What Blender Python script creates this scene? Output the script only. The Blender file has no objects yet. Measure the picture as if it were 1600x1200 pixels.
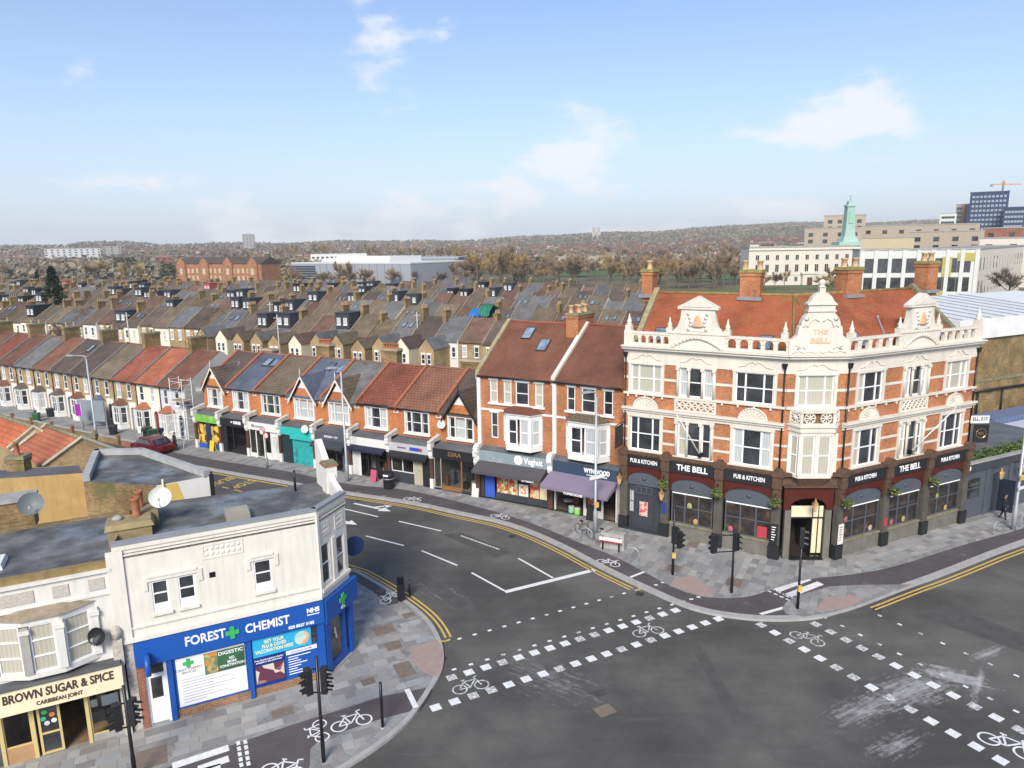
import bpy, math, random
import numpy as np
from mathutils import Matrix, Vector
random.seed(7)
scene = bpy.context.scene
COL = scene.collection
R = math.radians
# ------------------------------------------------------------------ camera
PITCH, ROLL, FPX, CAMH = R(11.0), R(0.85), 1109.0, 18.0
_f = np.array([0, math.cos(PITCH), -math.sin(PITCH)])
_u0 = np.array([0, math.sin(PITCH), math.cos(PITCH)])
_r0 = np.array([1.0, 0, 0])
_r = math.cos(ROLL)*_r0 - math.sin(ROLL)*_u0
_u = math.sin(ROLL)*_r0 + math.cos(ROLL)*_u0
cam_d = bpy.data.cameras.new('camera')
cam = bpy.data.objects.new('camera', cam_d); COL.objects.link(cam)
cam_d.sensor_width = 36; cam_d.lens = FPX/1600*36
cam_d.clip_start = 0.5; cam_d.clip_end = 20000
cam.matrix_world = Matrix(((_r[0], _u[0], -_f[0], 0), (_r[1], _u[1], -_f[1], 0), (_r[2], _u[2], -_f[2], CAMH), (0, 0, 0, 1)))
scene.camera = cam
# ------------------------------------------------------------------ sky, sun, exposure
SUN_EL, SUN_AZ = R(38), math.atan2(-0.18, -1.0)       # the sun stands behind the camera, a little to its left
world = bpy.data.worlds.new('World'); scene.world = world; world.use_nodes = True
wn, wl = world.node_tree.nodes, world.node_tree.links
wn.clear()
w_out = wn.new('ShaderNodeOutputWorld'); w_bg = wn.new('ShaderNodeBackground'); w_bg.inputs['Strength'].default_value = 0.125
sky = wn.new('ShaderNodeTexSky'); sky.sky_type = 'NISHITA'; sky.sun_disc = False
sky.sun_elevation = SUN_EL; sky.sun_rotation = SUN_AZ; sky.air_density = 1.0; sky.dust_density = 0.6; sky.ozone_density = 2.0
SKY = dict(cloud=(5.0, 5.05, 5.2), lo=0.585, hi=0.70)
def wmath(op, a, b=None, clamp=False):
    n = wn.new('ShaderNodeMath'); n.operation = op; n.use_clamp = clamp
    for i, v in enumerate((a, b)):
        if v is None: continue
        if hasattr(v, 'links'): wl.new(v, n.inputs[i])
        else: n.inputs[i].default_value = v
    return n.outputs[0]
w_tc = wn.new('ShaderNodeTexCoord'); w_sep = wn.new('ShaderNodeSeparateXYZ'); wl.new(w_tc.outputs['Generated'], w_sep.inputs[0])
# cumulus over the whole sky: the view direction, stretched along the horizon, drives a noise
w_map = wn.new('ShaderNodeMapping'); w_map.inputs['Scale'].default_value = (1.0, 1.0, 2.3); w_map.inputs['Location'].default_value = (23.31, 3.3, 1.3)
wl.new(w_tc.outputs['Generated'], w_map.inputs[0])
w_n1 = wn.new('ShaderNodeTexNoise'); w_n1.inputs['Scale'].default_value = 5.2; w_n1.inputs['Detail'].default_value = 12; w_n1.inputs['Roughness'].default_value = 0.52
wl.new(w_map.outputs[0], w_n1.inputs['Vector'])
w_rg = wn.new('ShaderNodeMapRange'); w_rg.interpolation_type = 'SMOOTHSTEP'
w_rg.inputs['From Min'].default_value = SKY['lo']; w_rg.inputs['From Max'].default_value = SKY['hi']
# more of them low down, as in fair weather
w_low = wmath('POWER', wmath('SUBTRACT', 1.0, wmath('ABSOLUTE', w_sep.outputs['Z']), True), 9.0)
wl.new(wmath('ADD', w_n1.outputs['Fac'], wmath('MULTIPLY', w_low, 0.122)), w_rg.inputs['Value'])
w_cl = wmath('MULTIPLY', w_rg.outputs[0], 0.8)
# thin veil that whitens the air towards the horizon all round
w_hz = wmath('POWER', wmath('SUBTRACT', 1.0, wmath('ABSOLUTE', w_sep.outputs['Z']), True), 5.0)
w_veil = wn.new('ShaderNodeMixRGB'); w_veil.inputs['Color2'].default_value = (3.45, 3.75, 4.35, 1)
wl.new(wmath('MULTIPLY', w_hz, 0.9), w_veil.inputs['Fac']); w_tint = wn.new('ShaderNodeMixRGB'); w_tint.blend_type = 'MULTIPLY'; w_tint.inputs['Fac'].default_value = 1; w_tint.inputs['Color2'].default_value = (0.78, 0.84, 0.95, 1); wl.new(sky.outputs[0], w_tint.inputs['Color1']); wl.new(w_tint.outputs[0], w_veil.inputs['Color1'])
w_mix = wn.new('ShaderNodeMixRGB'); w_mix.inputs['Color2'].default_value = (*SKY['cloud'], 1)
wl.new(w_cl, w_mix.inputs['Fac']); wl.new(w_veil.outputs[0], w_mix.inputs['Color1'])
wl.new(w_mix.outputs[0], w_bg.inputs['Color']); wl.new(w_bg.outputs[0], w_out.inputs['Surface'])
sun_d = bpy.data.lights.new('sun', 'SUN'); sun_d.energy = 3.1; sun_d.angle = R(22); sun_d.color = (1, 0.93, 0.82)
sun = bpy.data.objects.new('sun', sun_d); COL.objects.link(sun)
_sd = Vector((math.sin(SUN_AZ)*math.cos(SUN_EL), math.cos(SUN_AZ)*math.cos(SUN_EL), math.sin(SUN_EL)))
sun.rotation_euler = _sd.to_track_quat('Z', 'Y').to_euler()
vs = scene.view_settings
vs.view_transform = 'Standard'; vs.look = 'None'; vs.gamma = 1; vs.use_curve_mapping = False; vs.exposure = 0.66
scene.render.engine = 'CYCLES'
scene.cycles.max_bounces = 6; scene.cycles.volume_bounces = 2; scene.cycles.transparent_max_bounces = 12

# ------------------------------------------------------------------ pixels of the photograph (1600 x 1200) to points on a plane of height z
def G(x, y, z=0.0):
    d = _f*FPX + _r*(x-800) + _u*(600-y)
    t = (z-CAMH)/d[2]
    return Vector((d[0]*t, d[1]*t, z))
def proj(p):
    d = np.array([p[0], p[1], p[2]-CAMH]); k = d@_f
    if k < 1: return (-9999, -9999)
    return (800+FPX*(d@_r)/k, 600-FPX*(d@_u)/k)

# ------------------------------------------------------------------ mesh builder
class MB:
    def __init__(s): s.v = []; s.f = []; s.m = []; s.sm = []
    def poly(s, pts, m=0, sm=False):
        i = len(s.v); s.v += [tuple(p) for p in pts]; s.f.append(tuple(range(i, i+len(pts)))); s.m.append(m); s.sm.append(sm)
    def box(s, x0, x1, y0, y1, z0, z1, m=0):
        i = len(s.v)
        s.v += [(x0,y0,z0),(x1,y0,z0),(x1,y1,z0),(x0,y1,z0),(x0,y0,z1),(x1,y0,z1),(x1,y1,z1),(x0,y1,z1)]
        for q in ((0,3,2,1),(4,5,6,7),(0,1,5,4),(1,2,6,5),(2,3,7,6),(3,0,4,7)):
            s.f.append(tuple(i+k for k in q)); s.m.append(m); s.sm.append(False)
        return s
    def frustum(s, x0, x1, y0, y1, z0, z1, d, m=0):
        i = len(s.v)
        s.v += [(x0,y0,z0),(x1,y0,z0),(x1,y1,z0),(x0,y1,z0),(x0+d,y0+d,z1),(x1-d,y0+d,z1),(x1-d,y1-d,z1),(x0+d,y1-d,z1)]
        for q in ((0,3,2,1),(4,5,6,7),(0,1,5,4),(1,2,6,5),(2,3,7,6),(3,0,4,7)):
            s.f.append(tuple(i+k for k in q)); s.m.append(m); s.sm.append(False)
        return s
    def prism(s, pts, axis, a, b, m=0, sm=False):
        # pts: 2-D outline, counter-clockwise; axis 'z': (x, y) outline, 'y': (x, z) outline, 'x': (y, z) outline
        def P(p, t):
            return (p[0], p[1], t) if axis == 'z' else (p[0], t, p[1]) if axis == 'y' else (t, p[0], p[1])
        n = len(pts); lo = [P(p, a) for p in pts]; hi = [P(p, b) for p in pts]
        flip = axis == 'y'
        A = lo[::-1] if not flip else lo
        B = hi if not flip else hi[::-1]
        s.poly(A, m); s.poly(B, m)
        for k in range(n):
            q = [lo[k], lo[(k+1) % n], hi[(k+1) % n], hi[k]]
            s.poly(q if not flip else q[::-1], m, sm)
        return s
    def tube(s, path, r, n=8, m=0, caps=True):
        path = [Vector(p) for p in path]; rs = r if isinstance(r, (list, tuple)) else [r]*len(path)
        rings = []
        for k, p in enumerate(path):
            t = (path[min(k+1, len(path)-1)]-path[max(k-1, 0)])
            if t.length < 1e-6: t = Vector((0, 0, 1))
            t.normalize()
            a = Vector((0, 0, 1)) if abs(t.z) < 0.9 else Vector((1, 0, 0))
            u = t.cross(a).normalized(); w = t.cross(u).normalized()
            i = len(s.v); rings.append(i)
            for j in range(n):
                an = 2*math.pi*j/n
                q = p+(u*math.cos(an)+w*math.sin(an))*rs[k]; s.v.append((q.x, q.y, q.z))
        for k in range(len(path)-1):
            for j in range(n):
                a, b = rings[k], rings[k+1]
                s.f.append((a+j, b+j, b+(j+1) % n, a+(j+1) % n)); s.m.append(m); s.sm.append(n > 5)
        if caps:
            s.f.append(tuple(rings[0]+j for j in range(n))); s.m.append(m); s.sm.append(False)
            s.f.append(tuple(rings[-1]+j for j in range(n-1, -1, -1))); s.m.append(m); s.sm.append(False)
        return s
    def lathe(s, prof, c=(0, 0, 0), n=12, m=0, sm=True):
        # prof: [(radius, z)] from bottom to top
        rings = []
        for r_, z in prof:
            i = len(s.v); rings.append(i)
            for j in range(n):
                an = 2*math.pi*j/n; s.v.append((c[0]+r_*math.cos(an), c[1]+r_*math.sin(an), c[2]+z))
        for k in range(len(prof)-1):
            for j in range(n):
                a, b = rings[k], rings[k+1]
                s.f.append((a+j, a+(j+1) % n, b+(j+1) % n, b+j)); s.m.append(m); s.sm.append(sm)
        s.f.append(tuple(rings[0]+j for j in range(n-1, -1, -1))); s.m.append(m); s.sm.append(False)
        s.f.append(tuple(rings[-1]+j for j in range(n))); s.m.append(m); s.sm.append(False)
        return s
    def wall(s, x0, x1, z0, z1, holes=(), y=0.0, rev=0.13, m=0, mr=None):
        # vertical wall in the plane y, facing -y, with rectangular openings and their reveals
        xs = sorted({x0, x1, *[h[0] for h in holes], *[h[1] for h in holes]}); zs = sorted({z0, z1, *[h[2] for h in holes], *[h[3] for h in holes]})
        xs = [x for x in xs if x0-1e-6 <= x <= x1+1e-6]; zs = [z for z in zs if z0-1e-6 <= z <= z1+1e-6]
        for a, b in zip(xs, xs[1:]):
            for c, d in zip(zs, zs[1:]):
                cx, cz = (a+b)/2, (c+d)/2
                if any(h[0] < cx < h[1] and h[2] < cz < h[3] for h in holes): continue
                s.poly([(a, y, c), (b, y, c), (b, y, d), (a, y, d)], m)
        mr = m if mr is None else mr
        for a, b, c, d in holes:
            s.poly([(a, y, c), (a, y, d), (a, y+rev, d), (a, y+rev, c)], mr); s.poly([(b, y, d), (b, y, c), (b, y+rev, c), (b, y+rev, d)], mr)
            s.poly([(a, y, d), (b, y, d), (b, y+rev, d), (a, y+rev, d)], mr); s.poly([(b, y, c), (a, y, c), (a, y+rev, c), (b, y+rev, c)], mr)
        return s
    def mesh(s, name, mats, M=None):
        me = bpy.data.meshes.new(name)
        vs_ = [Vector(p) for p in s.v]
        if M is not None: vs_ = [M@p for p in vs_]
        me.from_pydata([tuple(p) for p in vs_], [], s.f)
        for m_ in (mats if isinstance(mats, (list, tuple)) else [mats]): me.materials.append(m_)
        me.polygons.foreach_set('material_index', s.m); me.polygons.foreach_set('use_smooth', s.sm)
        uvl = me.uv_layers.new(name='UVMap'); uv = np.zeros((len(me.loops), 2), dtype=np.float32)
        for p in me.polygons:
            n = p.normal
            if abs(n.z) > 0.985: t = Vector((1, 0, 0)); b = Vector((0, 1, 0))
            else: t = Vector((-n.y, n.x, 0)).normalized(); b = n.cross(t)
            for li in p.loop_indices:
                co = vs_[me.loops[li].vertex_index]; uv[li] = (co.dot(t), co.dot(b))
        uvl.data.foreach_set('uv', uv.ravel())
        me.update(); return me
    def build(s, name, mats, parent=None, M=None, bake=None):
        o = bpy.data.objects.new(name, s.mesh(name, mats, bake)); COL.objects.link(o)
        if parent is not None: o.parent = parent
        if M is not None: o.matrix_basis = M
        return o
T = Matrix.Translation
def RZ(a): return Matrix.Rotation(a, 4, 'Z')
def RX(a): return Matrix.Rotation(a, 4, 'X')
def inst(name, mesh, parent=None, M=None):
    o = bpy.data.objects.new(name, mesh); COL.objects.link(o)
    if parent is not None: o.parent = parent
    if M is not None: o.matrix_basis = M
    return o
def tag(o, label=None, cat=None, group=None, kind=None):
    if label: o['label'] = label
    if cat: o['category'] = cat
    if group: o['group'] = group
    if kind: o['kind'] = kind
    return o
def thing(name, label, cat, loc=(0, 0, 0), rz=0.0, group=None):
    o = bpy.data.objects.new(name, None); COL.objects.link(o); o.empty_display_size = 0.2
    o.location = loc; o.rotation_euler = (0, 0, rz)
    return tag(o, label, cat, group)
def copy_tree(o, parent=None):
    c = o.copy(); COL.objects.link(c); c.parent = parent
    for ch in [k for k in o.children]: copy_tree(ch, c)
    return c
_fc = {}
def text(name, body, size, parent, M, m, bold=0.0, ext=0.012, w=None, align='CENTER', shear=0.0, sx=1.0):
    # lettering as a mesh: local x to the right, z up, facing -y
    cu = bpy.data.curves.new('lettering', 'FONT'); cu.body = body; cu.size = size; cu.extrude = ext; cu.offset = bold; cu.align_x = align; cu.align_y = 'CENTER'; cu.shear = shear
    cu.resolution_u = 3
    tmp = bpy.data.objects.new('tmp', cu); COL.objects.link(tmp)
    dg = bpy.context.evaluated_depsgraph_get(); me = bpy.data.meshes.new_from_object(tmp.evaluated_get(dg))
    bpy.data.objects.remove(tmp); bpy.data.curves.remove(cu)
    if w:
        xs = [v.co.x for v in me.vertices]; k = w/max(1e-6, max(xs)-min(xs)); sx = k
    if sx != 1.0:
        for v in me.vertices: v.co.x *= sx
    me.materials.clear(); me.materials.append(m)
    return inst(name, me, parent, M@RX(math.pi/2))
# ------------------------------------------------------------------ materials (all procedural; UVs are in metres)
_M = {}
def _new(name):
    m = bpy.data.materials.new(name); m.use_nodes = True; nt = m.node_tree; b = nt.nodes['Principled BSDF']; return m, nt, b
def ramp(nt, fac, stops):
    r_ = nt.nodes.new('ShaderNodeValToRGB'); e = r_.color_ramp.elements
    e[0].position, e[0].color = stops[0][0], (*stops[0][1], 1); e[1].position, e[1].color = stops[-1][0], (*stops[-1][1], 1)
    for p, c in stops[1:-1]:
        x = e.new(p); x.color = (*c, 1)
    nt.links.new(fac, r_.inputs[0]); return r_.outputs[0]
def noise(nt, vec, scale, detail=4, rough=0.55):
    n = nt.nodes.new('ShaderNodeTexNoise'); n.inputs['Scale'].default_value = scale; n.inputs['Detail'].default_value = detail; n.inputs['Roughness'].default_value = rough
    nt.links.new(vec, n.inputs['Vector']); return n.outputs['Fac']
def mix(nt, fac, a, b, mode='MIX'):
    n = nt.nodes.new('ShaderNodeMixRGB'); n.blend_type = mode
    for i, v in ((0, fac), (1, a), (2, b)):
        if hasattr(v, 'links'): nt.links.new(v, n.inputs[i])
        elif isinstance(v, (int, float)): n.inputs[i].default_value = v
        else: n.inputs[i].default_value = (*v, 1)
    return n.outputs[0]
def mapping(nt, vec, scale=(1, 1, 1), loc=(0, 0, 0), rot=(0, 0, 0)):
    n = nt.nodes.new('ShaderNodeMapping'); n.inputs['Scale'].default_value = scale; n.inputs['Location'].default_value = loc; n.inputs['Rotation'].default_value = rot
    nt.links.new(vec, n.inputs[0]); return n.outputs[0]
def bump(nt, b, h, strength=0.4, dist=0.02):
    n = nt.nodes.new('ShaderNodeBump'); n.inputs['Strength'].default_value = strength; n.inputs['Distance'].default_value = dist
    nt.links.new(h, n.inputs['Height']); nt.links.new(n.outputs[0], b.inputs['Normal'])
def world_pos(nt):
    g = nt.nodes.new('ShaderNodeNewGeometry'); return g.outputs['Position']
def uvs(nt):
    t = nt.nodes.new('ShaderNodeTexCoord'); return t.outputs['UV']
def scl(c, k): return tuple(x*k for x in c)
def plain(name, c, rough=0.6, var=0.18, metal=0.0, scale=1.3, spec=0.35, streak=0.0):
    # paint, render, metal: one colour with weathering that follows the place, not the light
    if name in _M: return _M[name]
    m, nt, b = _new(name); p = world_pos(nt)
    f = noise(nt, p, scale, 6)
    col = ramp(nt, f, [(0.25, scl(c, 1-var)), (0.75, scl(c, 1+var*0.5))])
    if streak:
        s_ = noise(nt, mapping(nt, p, (3.5, 3.5, 0.35)), 1.6, 5)
        k = ramp(nt, s_, [(0.45, (1, 1, 1)), (0.75, (1-streak,)*3)]); col = mix(nt, 1.0, col, k, 'MULTIPLY')
    nt.links.new(col, b.inputs['Base Color']); b.inputs['Roughness'].default_value = rough; b.inputs['Metallic'].default_value = metal
    b.inputs['Specular IOR Level'].default_value = spec
    _M[name] = m; return m
def objvar(nt, col, lo=0.82, hi=1.16):
    oi = nt.nodes.new('ShaderNodeObjectInfo'); return mix(nt, 1.0, col, ramp(nt, oi.outputs['Random'], [(0.0, (lo,)*3), (1.0, (hi,)*3)]), 'MULTIPLY')
def brick(name, c1, c2, mortar, stain=0.35, moss=None, w=0.225, h=0.075):
    if name in _M: return _M[name]
    m, nt, b = _new(name); uv = uvs(nt); p = world_pos(nt)
    t = nt.nodes.new('ShaderNodeTexBrick'); t.inputs['Scale'].default_value = 1; t.inputs['Brick Width'].default_value = w; t.inputs['Row Height'].default_value = h
    t.inputs['Mortar Size'].default_value = 0.009; t.inputs['Mortar Smooth'].default_value = 0.2; t.inputs['Bias'].default_value = -0.1
    t.inputs['Color1'].default_value = (*c1, 1); t.inputs['Color2'].default_value = (*c2, 1); t.inputs['Mortar'].default_value = (*mortar, 1)
    nt.links.new(uv, t.inputs['Vector'])
    big = ramp(nt, noise(nt, p, 0.55, 6, 0.6), [(0.3, (1-stain,)*3), (0.62, (1.12,)*3)])
    col = mix(nt, 1.0, t.outputs['Color'], big, 'MULTIPLY')
    fine = ramp(nt, noise(nt, p, 7, 3), [(0.3, (0.8,)*3), (0.7, (1.15,)*3)]); col = mix(nt, 1.0, col, fine, 'MULTIPLY')
    if moss:
        mk = ramp(nt, noise(nt, p, 0.8, 6), [(0.52, (0, 0, 0)), (0.68, (1, 1, 1))]); col = mix(nt, mk, col, moss)
    nt.links.new(col, b.inputs['Base Color']); b.inputs['Roughness'].default_value = 0.85; b.inputs['Specular IOR Level'].default_value = 0.2
    bump(nt, b, t.outputs['Fac'], -0.4, 0.01)
    _M[name] = m; return m
def tiles(name, c1, c2, w, h, dark=0.5, moss=None, mossamt=0.6, rough=0.8, gap=0.02):
    # roof covering: courses of tiles or slates
    if name in _M: return _M[name]
    m, nt, b = _new(name); uv = uvs(nt); p = world_pos(nt)
    t = nt.nodes.new('ShaderNodeTexBrick'); t.inputs['Scale'].default_value = 1; t.inputs['Brick Width'].default_value = w; t.inputs['Row Height'].default_value = h
    t.inputs['Mortar Size'].default_value = gap; t.inputs['Mortar Smooth'].default_value = 0.4; t.inputs['Bias'].default_value = 0
    t.inputs['Color1'].default_value = (*c1, 1); t.inputs['Color2'].default_value = (*c2, 1); t.inputs['Mortar'].default_value = (*scl(c1, dark), 1)
    nt.links.new(uv, t.inputs['Vector'])
    big = ramp(nt, noise(nt, p, 0.6, 7, 0.62), [(0.28, (0.62,)*3), (0.7, (1.2,)*3)])
    col = mix(nt, 1.0, t.outputs['Color'], big, 'MULTIPLY')
    col = objvar(nt, col, 0.78, 1.18)
    if moss:
        mk = ramp(nt, noise(nt, p, 1.1, 8, 0.7), [(mossamt, (0, 0, 0)), (mossamt+0.13, (0.85,)*3)]); col = mix(nt, mk, col, moss)
    nt.links.new(col, b.inputs['Base Color']); b.inputs['Roughness'].default_value = rough; b.inputs['Specular IOR Level'].default_value = 0.3
    bump(nt, b, t.outputs['Fac'], -0.6, 0.03)
    _M[name] = m; return m
def glossy_pane(name, c, rough=0.06, folds=0.0):
    # a window seen by day: dark room or a curtain, behind a reflecting sheet
    if name in _M: return _M[name]
    m, nt, b = _new(name)
    if folds:
        uv = uvs(nt); w = nt.nodes.new('ShaderNodeTexWave'); w.inputs['Scale'].default_value = 2.2; w.inputs['Distortion'].default_value = 4.5; w.inputs['Detail'].default_value = 2
        nt.links.new(mapping(nt, uv, (1, 0.15, 1)), w.inputs['Vector'])
        col = ramp(nt, w.outputs['Fac'], [(0.1, scl(c, 1-folds)), (0.9, c)])
    else:
        col = ramp(nt, noise(nt, world_pos(nt), 0.9, 3), [(0.35, scl(c, 0.5)), (0.7, scl(c, 1.7))])
    nt.links.new(col, b.inputs['Base Color']); b.inputs['Roughness'].default_value = 0.7 if folds else rough
    b.inputs['Specular IOR Level'].default_value = 0.5
    b.inputs['Coat Weight'].default_value = 1.0; b.inputs['Coat Roughness'].default_value = 0.03
    _M[name] = m; return m
def glass(name='glass'):
    if name in _M: return _M[name]
    m, nt, b = _new(name); nt.nodes.remove(b)
    tr = nt.nodes.new('ShaderNodeBsdfTransparent'); tr.inputs[0].default_value = (0.86, 0.9, 0.9, 1)
    gl = nt.nodes.new('ShaderNodeBsdfGlossy'); gl.inputs['Roughness'].default_value = 0.02
    fr = nt.nodes.new('ShaderNodeFresnel'); fr.inputs[0].default_value = 1.5
    mx = nt.nodes.new('ShaderNodeMixShader'); nt.links.new(fr.outputs[0], mx.inputs[0]); nt.links.new(tr.outputs[0], mx.inputs[1]); nt.links.new(gl.outputs[0], mx.inputs[2])
    nt.links.new(mx.outputs[0], nt.nodes['Material Output'].inputs['Surface']); _M[name] = m; return m
STONE = plain('white_stone', (0.66, 0.61, 0.52), 0.75, 0.10, streak=0.12)
STONE2 = plain('cream_render', (0.70, 0.665, 0.58), 0.8, 0.08, streak=0.13)
WPAINT = plain('white_paint', (0.70, 0.69, 0.65), 0.5, 0.06)
WRENDER = plain('white_render', (0.68, 0.655, 0.60), 0.75, 0.10, streak=0.14)
CREAM = plain('cream_paint', (0.74, 0.63, 0.42), 0.6, 0.08)
MAGNOLIA = plain('magnolia_render', (0.78, 0.70, 0.54), 0.75, 0.10, streak=0.10)
UPVC = plain('white_frame', (0.82, 0.82, 0.82), 0.35, 0.03)
BLACK = plain('black_metal', (0.012, 0.012, 0.013), 0.35, 0.2)
BLACKP = plain('black_paint', (0.02, 0.021, 0.023), 0.5, 0.2)
CHAR = plain('charcoal_paint', (0.045, 0.05, 0.058), 0.55, 0.2)
DGREY = plain('slate_grey_paint', (0.085, 0.095, 0.115), 0.5, 0.15)
GALV = plain('galvanised_steel', (0.42, 0.44, 0.46), 0.45, 0.12, 0.3)
LEAD = plain('lead_flashing', (0.25, 0.26, 0.28), 0.5, 0.2)
FELT = plain('roofing_felt', (0.12, 0.122, 0.13), 0.75, 0.45, scale=0.7)
FELTL = plain('pale_flat_roof', (0.38, 0.39, 0.41), 0.7, 0.25, scale=0.6)
CONC = plain('concrete', (0.36, 0.345, 0.32), 0.85, 0.25, streak=0.2)
MOSSC = plain('mossy_coping', (0.22, 0.20, 0.12), 0.9, 0.45, scale=3)
TERRA = plain('terracotta', (0.33, 0.125, 0.065), 0.8, 0.3, scale=4)
BUFFPOT = plain('buff_clay', (0.52, 0.36, 0.20), 0.8, 0.25, scale=4)
BRICK_O = brick('orange_brick', (0.46, 0.165, 0.065), (0.36, 0.115, 0.045), (0.36, 0.24, 0.15), 0.28)
BRICK_S = brick('orange_shop_brick', (0.50, 0.175, 0.065), (0.44, 0.145, 0.052), (0.46, 0.22, 0.10), 0.22)
BRICK_Y = brick('yellow_stock_brick', (0.42, 0.29, 0.14), (0.33, 0.22, 0.10), (0.34, 0.28, 0.20), 0.35)
BRICK_YD = brick('old_stock_brick', (0.32, 0.21, 0.085), (0.17, 0.105, 0.05), (0.30, 0.23, 0.14), 0.5, moss=(0.13, 0.12, 0.05))
BRICK_R = brick('red_brick', (0.30, 0.085, 0.045), (0.24, 0.065, 0.04), (0.3, 0.24, 0.18), 0.3)
BRICK_CH = brick('chimney_brick', (0.34, 0.13, 0.05), (0.24, 0.09, 0.04), (0.25, 0.18, 0.12), 0.45, moss=(0.16, 0.13, 0.04))
BRICK_BR = brick('brown_stone_shopfront', (0.20, 0.085, 0.04), (0.15, 0.06, 0.03), (0.14, 0.08, 0.05), 0.4)
TILE_O = tiles('orange_clay_tile', (0.36, 0.105, 0.044), (0.27, 0.078, 0.036), 0.17, 0.10, 0.5, moss=(0.19, 0.14, 0.04), mossamt=0.55)
TILE_B = tiles('red_brown_tile', (0.20, 0.083, 0.05), (0.155, 0.065, 0.042), 0.17, 0.10, 0.55)
TILE_R = tiles('red_concrete_tile', (0.29, 0.092, 0.055), (0.23, 0.075, 0.048), 0.30, 0.30, 0.35, gap=0.03)
TILE_RB = tiles('brown_red_concrete_tile', (0.225, 0.10, 0.062), (0.18, 0.085, 0.054), 0.30, 0.30, 0.4, moss=(0.2, 0.15, 0.08), mossamt=0.62, gap=0.03)
TILE_BR = tiles('brown_concrete_tile', (0.19, 0.145, 0.095), (0.155, 0.118, 0.08), 0.30, 0.30, 0.45, moss=(0.2, 0.17, 0.09), mossamt=0.62, gap=0.03)
TILE_DB = tiles('dark_brown_tile', (0.135, 0.10, 0.078), (0.11, 0.082, 0.066), 0.30, 0.30, 0.45, gap=0.03)
TILE_OR = tiles('bright_orange_tile', (0.50, 0.145, 0.06), (0.42, 0.115, 0.05), 0.30, 0.34, 0.5, gap=0.03)
TILE_TER = tiles('faded_orange_tile', (0.38, 0.125, 0.065), (0.33, 0.105, 0.055), 0.30, 0.32, 0.5, gap=0.03)
SLATE = tiles('blue_slate', (0.115, 0.13, 0.165), (0.095, 0.108, 0.14), 0.25, 0.2, 0.6, rough=0.5, gap=0.012)
SLATE_G = tiles('grey_slate', (0.155, 0.153, 0.15), (0.125, 0.124, 0.122), 0.25, 0.2, 0.6, rough=0.6, gap=0.012)
SLATE_W = tiles('weathered_slate', (0.15, 0.145, 0.14), (0.11, 0.105, 0.10), 0.25, 0.2, 0.55, moss=(0.25, 0.22, 0.17), mossamt=0.6, gap=0.012)
PANE = glossy_pane('dark_pane', (0.034, 0.037, 0.04))
PANE_G = glossy_pane('grey_pane', (0.07, 0.075, 0.08))
PANE_C = glossy_pane('curtained_pane', (0.46, 0.43, 0.34), folds=0.14)
PANE_N = glossy_pane('net_curtain_pane', (0.50, 0.51, 0.50), folds=0.22)
GLASS = glass()
SKYL = glossy_pane('skylight_pane', (0.16, 0.20, 0.25), 0.04)
YELLOW = plain('yellow_road_paint', (0.62, 0.42, 0.10), 0.6, 0.25, scale=6)
WLINE = plain('white_road_paint', (0.72, 0.72, 0.70), 0.6, 0.22, scale=6)
KERB = plain('granite_kerb', (0.36, 0.35, 0.335), 0.8, 0.2, scale=3)
DIRT = plain('stone_dirt', (0.20, 0.17, 0.12), 0.9, 0.4)
GRASS = plain('grass', (0.09, 0.15, 0.035), 0.9, 0.3, scale=0.05)
LEAF = plain('green_leaves', (0.06, 0.10, 0.025), 0.7, 0.4, scale=3)
LEAFD = plain('evergreen_leaves', (0.022, 0.045, 0.018), 0.7, 0.4, scale=1)
# ------------------------------------------------------------------ terrain
D1 = Vector((0.878, -0.479, 0)).normalized(); N1 = Vector((-D1.y, D1.x, 0))      # along the shop row, and away from the camera behind it
def SO(s, off, z=0.0): return D1*s + N1*(41.9+off) + Vector((0, 0, z))
_sky = [(0, 381), (100, 380), (130, 376), (180, 377), (250, 381), (330, 377), (420, 376), (520, 376), (600, 375), (700, 373), (800, 369), (900, 365), (950, 362), (1050, 357), (1150, 351), (1270, 347), (1400, 344), (1500, 341), (1600, 338)]
_az = []; _el = []
for x_, y_ in _sky:
    d_ = _f*FPX + _r*(x_-800) + _u*(600-y_); _az.append(math.atan2(d_[0], d_[1])); _el.append(d_[2]/math.hypot(d_[0], d_[1]))
def terrain_z(x, y):
    rr = math.hypot(x, y); a = math.atan2(x, y)
    el = float(np.interp(a, _az, _el)); top = 18+2700*el-17
    top += 3*math.sin(a*23)+2*math.sin(a*51+1)
    t = min(1, max(0, (rr-750)/(2700-750))); t = t*t*(3-2*t)*0.75+0.25*t
    return -0.05+top*t
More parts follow.
